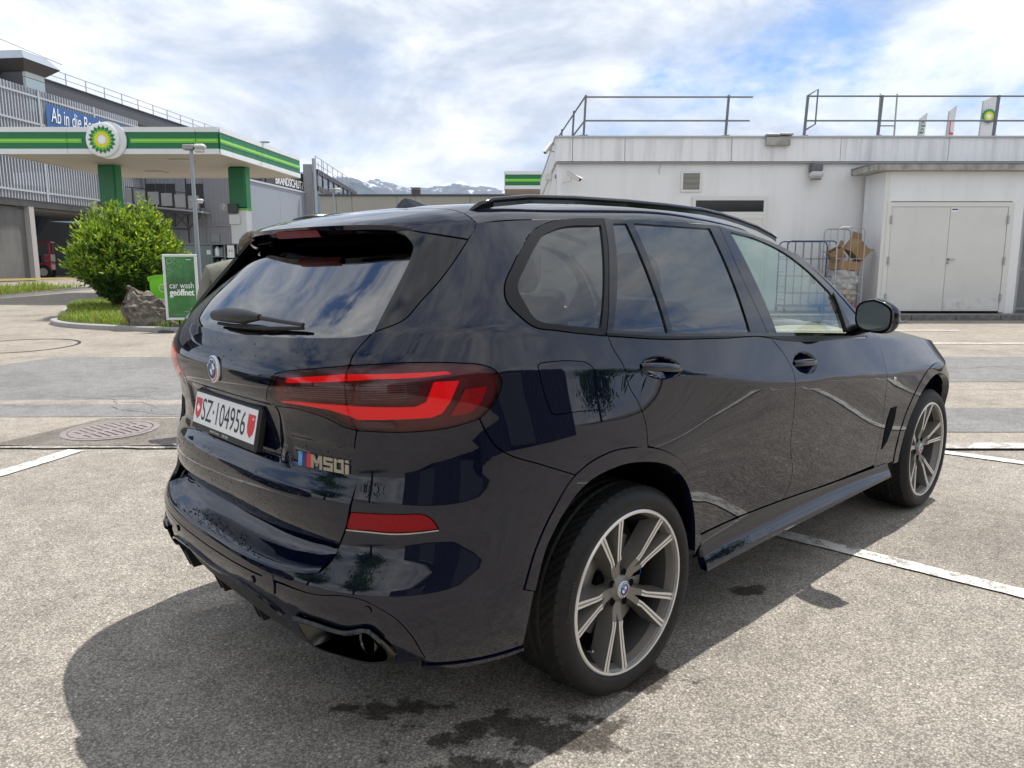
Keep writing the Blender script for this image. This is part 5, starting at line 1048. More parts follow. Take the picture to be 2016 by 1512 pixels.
# wall lamp, cameras, roof block
def bullet_cam(name, loc, rz, pitch, label, sc=1.):
    c = empty(name, loc, rz, label, 'security camera'); M = Matrix.Rotation(pitch, 4, 'X')
    MB().box(-.055*sc, .055*sc, -.42*sc, .02, -.05*sc, .05*sc, M=M, bev=.02*sc).build('housing', CAMW, c); MB().box(-.062*sc, .062*sc, -.46*sc, .0, .045*sc, .062*sc, M=M, bev=.008).build('sun_shield', CAMW, c)
    p = M @ Vector((0, -.425*sc, 0)); o = MB().lathe([(.032*sc, -.004), (.032*sc, 0), (0, .001)], 16).build('lens', LINER, c); o.location = p; o.rotation_euler = (math.pi/2+pitch, 0, 0)
    MB().tube([M @ Vector((0, -.15*sc, -.05*sc)), (0, -.1*sc, -.20*sc), (0, .16*sc, -.22*sc)], .02*sc, 8).build('bracket', CAMW, c, True); return c
bullet_cam('security_camera', (1.32, 18.30, 3.66), math.radians(48), math.radians(28), 'white camera on the front wall below the fascia corner, pointing right')
bullet_cam('security_camera', (.98, 18.9, 4.42), math.radians(-42), math.radians(42), 'white camera at roof height beyond the corner, pointing down left', .9)
fl = empty('floodlight', (.98, 18.75, 3.60), 0, 'beige floodlight on an angled arm at the building corner', 'floodlight')
MB().box(-.17, .0, -.08, .08, -.09, .10, bev=.03).build('housing', CAMW, fl); MB().tube([(.06, 0, .02), (.10, 0, .02)], .05, 10).build('mount', GREYM, fl, True); MB().bar((-.02, 0, -.1), (-.22, 0, -.75), .06, .03).build('arm', CAMW, fl)
wl = empty('wall_lamp', (7.22, 18.38, 3.62), 0, 'grey wall lamp with frosted cover high on the white wall', 'wall lamp')
MB().box(-.13, .13, -.16, .10, .06, .24, bev=.03).build('housing', mat('lamp_grey', (.12, .12, .125), .5), wl); MB().box(-.17, .15, -.20, .02, -.10, .07, bev=.06).build('diffuser', mat('frosted_plastic', (.52, .52, .52), .35), wl); MB().box(-.13, .11, -.16, .0, -.135, -.10, bev=.02).build('rim', GREYM, wl)
rb = empty('roof_outlet_box', (6.28, 18.33, 4.28), 0, 'weathered concrete outlet box on the roof edge', 'outlet box')
MB().box(-.28, .28, -.05, .06, 0, .20, bev=.01).build('box', STONE, rb); MB().box(-.29, .02, -.08, .10, .215, .26, bev=.006).build('lid', GREYM, rb); MB().box(.03, .33, -.08, .10, .23, .275, bev=.006).build('lid', GREYM, rb)
tag(MB().tube([(3.54, 18.38, 3.90), (3.545, 18.40, 3.84), (3.50, 18.41, 3.72), (3.52, 18.42, 3.64)], .008, 6).build('cable_stub', GREYM), 'short grey cable hanging below the fascia left of the grille', 'cable')
# roof railings: posts on raked feet, two rails
RAIL = mat('railing_steel', (.17, .18, .185), .45, .6)
def railing(posts, rails, label, extra=None):
    r = empty('roof_railing', (posts[0][0], posts[0][1], 4.5), 0, label, 'railing', 'railings on the white building'); ox, oy = posts[0]
    for x, y in posts:
        MB().bar((x-ox-.03, y-oy, .0), (x-ox+.02, y-oy, 1.12), .07, .05).build('post', RAIL, r); MB().bar((x-ox-.30, y-oy-.55, .05), (x-ox+.06, y-oy+.05, .17), .06, .05).build('foot', RAIL, r)
    for a, b in rails:
        MB().tube([Vector(a)-Vector((ox, oy, 4.5)), Vector(b)-Vector((ox, oy, 4.5))], .022, 8).build('rail', RAIL, r, True)
    if extra: extra(r, ox, oy)
    return r
railing([(1.80, 19.3), (5.32, 19.3), (1.66, 21.2), (1.52, 24)], [((1.80, 19.3, 5.58), (5.93, 19.3, 5.58)), ((1.80, 19.3, 5.02), (5.88, 19.3, 5.02)), ((1.80, 19.3, 5.58), (1.38, 27.5, 5.58)), ((1.80, 19.3, 5.02), (1.38, 27.5, 5.02))], 'roof railing at the left end of the white building, turning the corner')
def gate_loop(r, ox, oy): MB().tube([(0, 0, 1.10), (.22, -.1, 1.24), (.20, -.1, .42), (0, 0, .30)], .02, 8).build('end_loop', RAIL, r, True)
railing([(7.27, 19.3), (9.10, 19.3), (11.97, 19.3), (14.8, 19.3)], [((7.27, 19.3, 5.60), (16.5, 19.3, 5.60)), ((7.27, 19.3, 5.02), (16.5, 19.3, 5.02))], 'roof railing on the right half of the white building with an end loop', gate_loop)
ld = empty('roof_ladder', (9.42, 19.6, 4.4), 0, 'steel access ladder rising above the white building roof', 'ladder')
for x in (-.21, .21): MB().tube([(x, 0, 0), (x, 0, 1.32)], .022, 8).build('stile', GALV, ld, True)
for z in (.16, .30, .55): MB().bar((-.21, 0, z), (.21, 0, z), .03, .03).build('rung', GALV, ld)
MB().bar((-.21, -.15, .22), (.21, -.15, .22), .25, .02).build('step', GREYM, ld)
# ---- flags behind the roof
def helios(par, M, r, petals_mats):
    """round eighteen-rayed flower: three rings of petals"""
    for k, (r0, r1, r2, hw, mname) in enumerate(((.50, .78, 1.0, .155, 0), (.34, .58, .80, .125, 1), (.26, .44, .60, .10, 2))):
        b = MB()
        for i in range(18):
            a = 2*math.pi*(i+.5*(k % 2))/18; c, s = math.cos(a), math.sin(a); P = [(r0, 0), (r1, -hw*.95), (r2, 0), (r1, hw*.95)]; z = .004+.002*k
            b.add([M @ Vector(((x*c-y*s)*r, (x*s+y*c)*r, z)) for x, y in P], [(0, 1, 2, 3)])
        b.build('petal_ring', petals_mats[mname], par)
    b = MB(); V = [];
    for i in range(36): a = 2*math.pi*i/36; q = .27 if i % 2 else .36; V.append(M @ Vector((q*r*math.cos(a), q*r*math.sin(a), .010)))
    mesh('flower_centre', V, [tuple(range(36))], petals_mats[3], par)
GREEN = mat('station_green', (.0, .145, .045), .35, vary=(2, .3, (.0, .19, .07))); LIME = mat('lime_green', (.17, .52, .02), .35); YEL = mat('sun_yellow', (.85, .72, .02), .4); WHT = mat('station_white', (.72, .74, .75), .4, vary=(1.5, .3, (.62, .63, .62)))
PET = [GREEN, LIME, YEL, mat('flower_white', (.85, .87, .85), .4)]
def flag(x, y, zb, zt, w, label, deco):
    f = empty('feather_flag', (x, y, 0.8), 0, label, 'flag', 'flags behind the white building'); MB().tube([(0, 0, 0), (0, 0, zb-.8), (.12, 0, zt-.8)], .03, 8).build('mast', GALV, f)
    n = 14; V = []; F = []
    for i in range(n+1):
        t = i/n; z = zb-.8+(zt-zb)*t; l = .12*t
        for k in range(5): u = k/4; V.append((l+u*w*(1-.15*t), .06*math.sin(u*4+t*6)*u, z-(.35*(1-u) if i == n else 0)*0+(.30*u if i == n else .30*u*t)))
    F = [(i*5+k, i*5+k+1, (i+1)*5+k+1, (i+1)*5+k) for i in range(n) for k in range(4)]; c = mesh('cloth', V, F, mat('flag_cloth', (.66, .68, .70), .8), f, True)
    if deco == 'flower': helios(f, frame_matrix((w*.55, -.10, 9.0-.8), (1, 0, 0), (0, 0, 1)), .38, PET)
    if deco == 'red': text('letter', 'L', SWISSRED, f, M=frame_matrix((w*.6, -.10, 8.45-.8), (1, 0, 0), (0, 0, 1)), fit=(.22, .7))
    if deco == 'small': text('letter', 'bp', GREEN, f, M=frame_matrix((w*.55, -.10, 8.45-.8), (1, 0, 0), (0, 0, 1)) @ Matrix.Rotation(math.pi/2, 4, 'Z'), fit=(.6, .3))
flag(20.80, 40, 6.5, 8.9, .42, 'small white flag with green lettering behind the roof ladder', 'small'); flag(22.25, 40, 6.5, 9.25, .45, 'white flag with a red letter behind the roof', 'red'); flag(23.95, 40, 6.5, 9.75, .78, 'white flag with a green and yellow flower near the right railing post', 'flower')
# ---- roll cages with packaging waste
def roll_cage(x, y, w, d, h, m, label, wires, rz=0.):
    c = empty('roll_cage', (x, y, .385), rz, label, 'roll cage', 'roll cages by the shed'); 
    for sy in (0, d):
        o = MB(); R = .10; o.tube([(0, sy, .18), (0, sy, h-R), (R*.3, sy, h-R*.3), (R, sy, h), (w-R, sy, h), (w-R*.3, sy, h-R*.3), (w, sy, h-R), (w, sy, .18)], .016, 8); 
        for i in range(1, wires+1): o.tube([(w*i/(wires+1), sy, .18), (w*i/(wires+1), sy, h)], .006, 6)
        for z in (.45, .85, 1.25): o.tube([(0, sy, z), (w, sy, z)], .007, 6)
        o.build('side_frame', m, c, True)
    for z in (.30, .60, .95, 1.3): MB().tube([(0, 0, z), (0, d, z)], .007, 6).build('wire', m, c)
    MB().box(-.02, w+.02, -.02, d+.02, .13, .17).build('base', mat('red_base', (.45, .06, .04), .5) if wires < 4 else m, c)
    for a in (0, w):
        for b in (0, d): MB().lathe([(.05, -.015), (.06, 0), (.05, .015)], 14, 'x', (a, b, .06)).build('caster', LINER, c)
    return c
BLUEM = mat('blue_paint_metal', (.04, .075, .15), .4, .2)
roll_cage(6.40, 17.65, 1.15, .55, 1.66, BLUEM, 'empty blue wire roll cage against the white wall', 5)
roll_cage(7.40, 17.30, .62, .75, 1.95, GALV, 'grey wire roll cage filled with cardboard and wrapped plastic', 3)
CARD = mat('cardboard', (.30, .19, .10), .8, vary=(5, .5, (.38, .26, .15))); FILM = mat('crumpled_film', (.50, .50, .50), .25, vary=(9, .7, (.25, .23, .22)), bump=1.0, bdist=.03, bscale=14)
def carton(name, loc, s, rot, label):
    c = empty(name, loc, 0, label, 'cardboard box', 'boxes in the grey roll cage'); c.rotation_euler = rot
    q = MB(); a, b, h = s
    q.box(-a/2, a/2, -b/2, -b/2+.008, 0, h); q.box(-a/2, a/2, b/2-.008, b/2, 0, h); q.box(-a/2, -a/2+.008, -b/2+.008, b/2-.008, 0, h); q.box(a/2-.008, a/2, -b/2+.008, b/2-.008, 0, h); q.box(-a/2+.008, a/2-.008, -b/2+.008, b/2-.008, 0, .008); q.build('box', CARD, c)
    for sx in (-1, 1): MB().bar((sx*a/2, 0, h), (sx*(a/2+.10), 0, h+.10), b*.9, .006, up=(0, 1, 0) if False else (0, 0, 1)).build('flap', CARD, c)
carton('cardboard_box', (7.86, 17.55, 1.72), (.42, .34, .32), (.3, .62, .5), 'large open brown box tilted on top of the grey cage'); carton('cardboard_box', (7.62, 17.70, 1.62), (.30, .28, .26), (.2, -.5, -.2), 'small torn box left of the large tilted box'); carton('cardboard_box', (7.72, 17.60, 1.38), (.5, .5, .2), (0, .08, .1), 'flat brown box under the two tilted boxes')
def blob(name, loc, s, m, label, cat, seed, amp=.25, group=None):
    bm = bmesh.new(); bmesh.ops.create_icosphere(bm, subdivisions=4, radius=1); r = random.Random(seed); ph = [(Vector((r.uniform(-1, 1), r.uniform(-1, 1), r.uniform(-1, 1)))*r.uniform(2, 7), r.uniform(0, 6)) for _ in range(14)]
    for v in bm.verts:
        q = v.co.normalized(); d = sum(math.sin(k.dot(q)*1.6+p) for k, p in ph)/14; d = abs(d)*2-.35; sq = (abs(q.x)**4+abs(q.y)**4+abs(q.z)**4)**(-.25); c = q*sq*(1+amp*d); v.co = Vector((c.x*s[0], c.y*s[1], c.z*s[2]))
    me = bpy.data.meshes.new(name); bm.to_mesh(me); bm.free(); me.materials.append(m); o = bpy.data.objects.new(name, me); COL.objects.link(o); o.location = loc; return tag(o, label, cat, group)
blob('plastic_bundle', (7.72, 17.66, 1.16), (.27, .32, .26), FILM, 'crumpled clear plastic film in the upper part of the grey cage', 'plastic bundle', 4)
blob('paper_bundle', (7.72, 17.66, .76), (.27, .32, .19), mat('paper_waste', (.34, .27, .20), .8, vary=(7, .9, (.55, .53, .52)), bump=.8, bdist=.02, bscale=16), 'mixed brown paper waste low in the grey cage', 'paper bundle', 9)
tag(MB().box(7.05, 7.17, 17.80, 17.86, 1.05, 1.32, bev=.01).build('green_tag', GREEN), 'small green tag hanging on the blue roll cage', 'tag')
blob('yellow_bag', (7.33, 17.28, .98), (.07, .07, .06), mat('yellow_film', (.62, .55, .03), .4), 'small yellow bag at the edge of the grey cage', 'bag', 12)
# ---- mesh fence beyond the shed
fn = empty('mesh_fence', (11.75, 17.6, .385), 0, 'grey wire mesh fence at the right of the shed', 'fence')
MB().box(0, .06, 0, .06, 0, 2.5).build('post', GALV, fn)
for z in (.08, 1.0, 2.0, 2.2): MB().box(.06, 3.0, .01, .05, z, z+.05).build('rail', GREYM, fn)
q = MB()
for i in range(60): q.box(.08+i*.05, .086+i*.05, .025, .031, .1, 2.1)
for i in range(40): q.box(.06, 3.0, .032, .037, .12+i*.05, .126+i*.05)
tag(q.build('wire_mesh', GALV, fn), kind='stuff')
tag(MB().box(0, 5, 0, .3, 0, 3.2).build('grey_wall', mat('grey_wall_paint', (.28, .29, .30), .7), loc=(11.9, 19.0-.6, .385)), 'grey wall seen through the wire mesh fence', 'wall')
# ================================================================= filling-station canopy, planted island and what stands on it
SOFF = mat('soffit_beige', (.55, .50, .44), .6, vary=(.6, .3, (.47, .43, .38))); DKGREEN = mat('deep_green_panel', (.0, .085, .032), .3, coat=.6); LIMEP = mat('lime_stripe', (.15, .50, .015), .3, coat=.5)
def canopy(name, corners, z0, z1, label, front_joints, side_joints, logo=None):
    """corners: front-left, front-right, back-right, back-left (x, y)"""
    fl_, fr_, br_, bl_ = [Vector((*c, 0)) for c in corners]; c = empty(name, (fl_.x, fl_.y, 0), 0, label, 'canopy'); o = Vector((fl_.x, fl_.y, 0)); H = z1-z0
    MB().poly([p-o+Vector((0, 0, z0+.02)) for p in (fl_, fr_, br_, bl_)], (0, 0, .04)).build('soffit', SOFF, c)
    MB().poly([p-o+Vector((0, 0, z1-.10)) for p in (fl_, fr_, br_, bl_)], (0, 0, .04)).build('roof', GREYM, c)
    def run(a, b, joints, cut=None):
        d = (b-a); Ln = d.length; d.normalize(); n = Vector((d.y, -d.x, 0)); ts = [0]+list(joints)+[Ln]
        for t0, t1 in zip(ts, ts[1:]):
            def strip(nm, m, h0, h1, out, u0=t0+.006, u1=t1-.006):
                q = MB(); P = [a-o+d*u0+Vector((0, 0, z0+h0*H)), a-o+d*u1+Vector((0, 0, z0+h0*H)), a-o+d*u1+Vector((0, 0, z0+h1*H)), a-o+d*u0+Vector((0, 0, z0+h1*H))]; q.poly(P, n*out); return q.build(nm, m, c)
            segs = [(t0+.006, t1-.006)]
            strip('white_panel', WHT, 0, .195, .05); strip('white_panel', WHT, .815, 1.0, .05)
            for u0, u1 in segs:
                strip('green_panel', GREEN, .20, .81, .035, u0, u1)
                if cut is None: strip('lime_stripe', LIMEP, .415, .57, .047, u0, u1); strip('lime_tube', mat('lime_tube', (.30, .75, .04), .25), .475, .52, .062, u0, u1)
                else:
                    for v0, v1 in ((u0, min(u1, cut[0])), (max(u0, cut[1]), u1)):
                        if v1-v0 > .1: strip('lime_stripe', LIMEP, .415, .57, .047, v0, v1); strip('lime_tube', mat('lime_tube', (.30, .75, .04), .25), .475, .52, .062, v0+.05, v1-.05)
    L1 = (fr_-fl_).length
    run(fl_, fr_, front_joints, (logo-.72, logo+.72) if logo else None); run(fr_, br_, side_joints)
    for a, b in ((br_, bl_), (bl_, fl_)):
        d = (b-a).normalized(); n = Vector((d.y, -d.x, 0)); MB().poly([a-o+Vector((0, 0, z0)), b-o+Vector((0, 0, z0)), b-o+Vector((0, 0, z1)), a-o+Vector((0, 0, z1))], n*.05).build('white_panel', WHT, c)
    return c
can = canopy('station_canopy', [(-15.2, 23.0), (-8.68, 23.0), (-8.05, 29.2), (-15.0, 29.2)], 4.74, 5.51, 'green and white filling station canopy with a round flower sign', [2.05, 5.85], [.75, 1.6, 2.5, 3.4, 4.3, 5.2], 3.20)
# round sign on the canopy front
ls = MB().lathe([(.53, 0), (.53, -.05), (.50, -.06), (.0, -.06)], 64, 'y', (3.30, -.05, 5.125)).build('sign_backing', WHT, can, True)
lg = MB().lathe([(.49, -.06), (.49, -.11), (.46, -.13), (0, -.13)], 64, 'y', (3.16, -.05, 5.13)).build('round_sign', mat('sign_white', (.78, .80, .80), .3), can, True)
helios(lg, frame_matrix((3.16, -.187, 5.13), (1, 0, 0), (0, 0, 1)), .41, PET)
for x, y, in ((2.0, 2.4), (4.8, 1.4), (2.6, 4.4)): MB().box(x-.3, x+.3, y-.3, y+.3, 4.735, 4.757).build('ceiling_light', mat('lamp_panel', (.45, .43, .40), .4), can)
tag(MB().box(0, .30, 0, .12, 0, .05, bev=.01).build('roof_light', GREYM, loc=(-8.42, 25.9, 5.52)), 'small fitting on the right edge of the station canopy', 'fitting')
def column(x, y, h, label, number):
    c = empty('canopy_column', (x, y, float(zg(y))), math.radians(-6), label, 'column', 'green columns under the canopy'); z0 = -.0; zt = h-float(zg(y))
    MB().box(-.30, .30, -.21, .21, 2.95, zt, bev=.05).build('green_cladding', GREEN, c); MB().box(.302, .312, -.16, .16, 2.95, zt).build('side_stripe', mat('mid_green', (.02, .26, .08), .35), c)
    MB().box(-.32, .32, -.225, .225, 2.90, 2.95).build('lime_band', LIMEP, c); MB().box(-.29, .29, -.20, .20, 0, 2.90, bev=.02).build('white_cladding', WHT, c)
    if number:
        MB().box(-.32, .02, -.30, -.215, 2.78, 3.10, bev=.01).build('screen_box', mat('screen_dark', (.03, .032, .035), .3), c); MB().box(-.30, .06, -.27, -.215, 2.42, 2.74, bev=.01).build('notice', WHT, c)
        t = MB().lathe([(.14, 0), (.14, -.05), (0, -.05)], 24, 'y', (-.46, -.22, 3.0)).build('number_disc', mat('disc_grey', (.36, .38, .38), .5), c, True); text('number', number, WHITEP, t, M=frame_matrix((-.46, -.275, 3.0), (1, 0, 0), (0, 0, 1)), fit=(.09, .15))
column(-13.30, 25.5, 4.76, 'green canopy column rising behind the large bush', '6'); column(-9.28, 26.2, 4.76, 'green and white canopy column with number seven and a small screen', '7')
canopy('station_canopy', [(-.37, 42.0), (6.5, 42.0), (6.5, 50), (-.37, 50)], 5.58, 6.52, 'second green and white canopy partly hidden by the white building', [3.4], [])
# ---- lamp posts
def lamp_post(x, y, top, label, sc=1.):
    z = float(zg(y)); p = empty('street_lamp', (x, y, z), 0, label, 'street lamp', 'grey lamp posts'); h = top-z
    MB().tube([(0, 0, 0), (0, 0, h*.25), (0, 0, h)], [.075*sc, .07*sc, .045*sc], 14).build('pole', mat('lamp_pole_grey', (.30, .33, .36), .45, .4), p, True)
    MB().box(-.20*sc, .10*sc, -.12, .12, h-.02, h+.12*sc, bev=.02).build('lamp_housing', GREYM, p); MB().box(.10*sc, .40*sc, -.13, .13, h-.0, h+.14*sc, bev=.05).build('lamp_head', mat('lamp_pale', (.52, .53, .52), .4), p); MB().box(.10*sc, .36*sc, -.11, .11, h-.08*sc, h-.003, bev=.03).build('lamp_glass', mat('lamp_glass', (.62, .62, .60), .15), p)
lamp_post(-8.90, 21.5, 4.66, 'tall grey lamp post between the car wash sign and the canopy column'); lamp_post(-14.85, 36, 4.42, 'short lamp post in front of the corrugated wall', .9); lamp_post(-9.3, 40, 5.30, 'lamp post in front of the low beige building', 1.0)
# ---- island with kerb and grass
ISL = [(-10.15, 16.9), (-10.0, 16.2), (-9.4, 15.55), (-8.6, 15.1), (-7.6, 14.75), (-6.4, 14.45), (-4.8, 14.6), (-3.8, 15.6), (-4.4, 17.5), (-6.3, 20.0), (-8.3, 23.0), (-10.6, 23.6), (-12.2, 22.6), (-12.0, 20.8), (-11.2, 18.6)]
def closed_cr(P, k=8):
    out = []; n = len(P)
    for i in range(n):
        a, b, c, d = [np.array(P[(i+j-1) % n], float) for j in range(4)]
        for t in np.linspace(0, 1, k, endpoint=False): out.append(tuple(.5*((2*b)+(c-a)*t+(2*a-5*b+4*c-d)*t*t+(3*b-a-3*c+d)*t**3)))
    return out
isl = closed_cr(ISL)
def shrink(P, d): return [tuple(p) for p in inset_loop([np.array(p) for p in P], d)]
isl_in = shrink(isl, .14)
KST = mat('granite_kerb', (.34, .33, .32), .8, vary=(12, .6, (.20, .195, .19)), bump=.15, bdist=.003)
def kerb(P, Q, h, name, seglen=1.0):
    n = len(P); acc = 0; start = 0; i = 0
    while i < n:
        j = i; L_ = 0
        while j < n and L_ < seglen: L_ += math.dist(P[j % n], P[(j+1) % n]); j += 1
        V = []; F = []
        for k in range(i, j+1):
            p, q = Vector((*P[k % n], 0)), Vector((*Q[k % n], 0)); tt = .003 if False else 0
            for a, z in ((p, -.05), (p, h-.012), (p+(q-p)*.12, h), (q, h), (q, -.05)): V.append((a.x, a.y, float(zg(a.y))+z))
        m_ = j-i+1
        if m_ > 1:
            # leave a joint at the end of the stone
            last = m_-1
            for u in range(5): a = Vector(V[(last-1)*5+u]); b = Vector(V[last*5+u]); V[last*5+u] = tuple(b+(a-b).normalized()*min(.012, (a-b).length*.5))
            F = [(k*5+u, k*5+u+1, (k+1)*5+u+1, (k+1)*5+u) for k in range(m_-1) for u in range(4)]+[(0, 1, 2, 3, 4), tuple(last*5+u for u in (4, 3, 2, 1, 0))]
            tag(mesh(name, V, F, KST), kind='structure')
        i = j
kerb(isl, isl_in, .10, 'kerb_stone')
SOIL = mat('grass_soil', (.075, .085, .03), .95, vary=(3, .7, (.10, .13, .03)))
hisl = lambda x, y: zg(y)+.07+.10*np.exp(-((x+8.9)**2/6+(y-18.5)**2/10))
tag(drape('island', isl_in, SOIL, 0, .4, hf=hisl), kind='structure')
def grass(name, poly, hf, n, hmin, hmax, seed, label, cols, w=.007):
    r = np.random.default_rng(seed); A = np.array(poly); lo, hi = A.min(0), A.max(0); pts = np.zeros((0, 2))
    while len(pts) < n:
        q = r.uniform(lo, hi, (n, 2)); q = q[in_poly(q[:, 0], q[:, 1], poly)]; pts = np.vstack([pts, q])
    pts = pts[:n]; h = r.uniform(hmin, hmax, n)*(.7+.6*(np.sin(pts[:, 0]*3.1)*np.sin(pts[:, 1]*2.3)*.5+.5)); a = r.uniform(0, 6.28, n); le = r.uniform(.1, .6, n); z = hf(pts[:, 0], pts[:, 1]); B = np.c_[pts, z]
    d = np.c_[np.cos(a), np.sin(a), np.zeros(n)]; s = np.c_[-np.sin(a), np.cos(a), np.zeros(n)]*w*r.uniform(.7, 1.5, n)[:, None]; m1 = B+d*(le*h*.35)[:, None]+np.c_[np.zeros((n, 2)), h*.6]; t = B+d*(le*h)[:, None]+np.c_[np.zeros((n, 2)), h]
    V = np.stack([B-s, B+s, m1+s*.8, m1-s*.8, t], 1).reshape(-1, 3); i = np.arange(n)*5; F = [tuple(x) for x in np.c_[i, i+1, i+2, i+3]]+[tuple(x) for x in np.c_[i+3, i+2, i+4]]
    o = mesh(name, V, F, cols); mi = r.integers(0, len(cols), n); o.data.polygons.foreach_set('material_index', np.concatenate([mi, mi]).astype(np.int32)); return tag(o, label, 'grass', kind='stuff')
def leafmat(name, c, tr=.35):
    m = bpy.data.materials.new(name); m.use_nodes = True; nt = m.node_tree; N = nt.nodes.new; L = nt.links.new; b = nt.nodes["Principled BSDF"]; b.inputs['Base Color'].default_value = (*c, 1); b.inputs['Roughness'].default_value = .5; t = N("ShaderNodeBsdfTranslucent"); t.inputs[0].default_value = (c[0]*1.5, c[1]*1.5, c[2]*.8, 1); mx = N("ShaderNodeMixShader"); mx.inputs[0].default_value = tr; L(b.outputs[0], mx.inputs[1]); L(t.outputs[0], mx.inputs[2]); L(mx.outputs[0], nt.nodes["Material Output"].inputs[0]); MATS[name] = m; return m
GR = [leafmat('grass_a', (.16, .26, .035)), leafmat('grass_b', (.24, .32, .05)), leafmat('grass_c', (.30, .30, .08))]
grass('grass', shrink(isl, .17), hisl, 30000, .05, .17, 5, 'short green grass on the kerbed island around the bush', GR, .009)
# ---- bush: many upright shoots with narrow leaves
def bush(name, loc, rx, ry, h, shoots, per, seed, label, mats, leaf=.075, cat='bush', lean=.0):
    r = np.random.default_rng(seed); root = empty(name, loc, 0, label, cat); st = MB(); P = []; Dr = []; M_ = []
    for k in range(shoots):
        a = r.uniform(0, 2*math.pi); q = math.sqrt(r.uniform(0, 1)); base = np.array([rx*.22*q*math.cos(a), ry*.22*q*math.sin(a), 0]); el = r.uniform(.08, 1.0)
        ph = math.acos(1-el*.98); top = np.array([rx*math.sin(ph)*math.cos(a)*r.uniform(.82, 1.06), ry*math.sin(ph)*math.sin(a)*r.uniform(.82, 1.06), h*(.34+.66*math.cos(ph))*r.uniform(.86, 1.08)])
        if r.uniform() < .10: top *= 1.06; top[2] += .12
        ctrl = base*.4+top*.6+np.array([0, 0, h*.10*math.sin(ph)])*r.uniform(.5, 1.4); ts = np.linspace(0, 1, 9); C_ = (1-ts)[:, None]**2*base+2*((1-ts)*ts)[:, None]*ctrl+ts[:, None]**2*top
        if k % 3 == 0: st.tube(list(C_), [.018*(1-t)+.004 for t in ts], 4, caps=False)
        t = r.uniform(.12, 1.03, per)**.70; pos = (1-t)[:, None]**2*base+2*((1-t)*t)[:, None]*ctrl+(t**2)[:, None]*top; tg = 2*(1-t)[:, None]*(ctrl-base)+2*t[:, None]*(top-ctrl); tg /= np.linalg.norm(tg, axis=1, keepdims=True)
        pos = pos+r.normal(0, .045, pos.shape); d = tg+r.normal(0, .75, pos.shape); d[:, 2] += .25; d /= np.linalg.norm(d, axis=1, keepdims=True); P.append(pos); Dr.append(d)
    P = np.vstack(P); Dr = np.vstack(Dr); n = len(P); L_ = leaf*r.uniform(.7, 1.4, n); u = np.cross(Dr, r.normal(0, 1, (n, 3))); u /= np.linalg.norm(u, axis=1, keepdims=True); w = np.cross(Dr, u)
    s = u*(L_*.19)[:, None]; mid = P+Dr*(L_*.45)[:, None]+w*(L_*.06)[:, None]; V = np.stack([P, mid+s, P+Dr*L_[:, None], mid-s], 1).reshape(-1, 3); i = np.arange(n)*4; F = np.c_[i, i+1, i+2, i+3]
    o = mesh('foliage', V, F, mats, root); rad = np.sqrt((P[:, 0]/rx)**2+(P[:, 1]/ry)**2+(P[:, 2]/h)**2); pr_ = np.clip((rad-.62)*2.2+(P[:, 2]/h-.5)*.9, 0, 1); mi = np.where(r.uniform(0, 1, n) < pr_*.75, 1, 0); mi = np.where((mi == 1) & (r.uniform(0, 1, n) < .35), 2, mi); o.data.polygons.foreach_set('material_index', mi.astype(np.int32)); o['kind'] = 'stuff'  # outer and upper leaves get lighter colours, painting in sunlit tips
    st.build('stems', mat('bark', (.09, .065, .045), .9), root); return root
LV = [leafmat('leaf_dark', (.055, .115, .02), .3), leafmat('leaf_mid', (.18, .29, .03), .4), leafmat('leaf_sunlit', (.36, .44, .05), .45)]
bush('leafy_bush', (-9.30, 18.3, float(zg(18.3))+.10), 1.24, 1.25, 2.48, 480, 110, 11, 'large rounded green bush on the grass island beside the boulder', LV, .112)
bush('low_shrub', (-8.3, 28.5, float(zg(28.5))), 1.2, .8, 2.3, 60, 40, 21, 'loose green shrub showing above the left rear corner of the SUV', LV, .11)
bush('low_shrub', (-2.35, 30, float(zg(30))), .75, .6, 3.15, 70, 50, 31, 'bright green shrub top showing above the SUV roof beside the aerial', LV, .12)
bush('low_shrub', (-6.5, 19.6, float(zg(19.6))), 1.0, .8, .6, 50, 40, 41, 'low green tuft behind the lamp post foot', LV, .08)
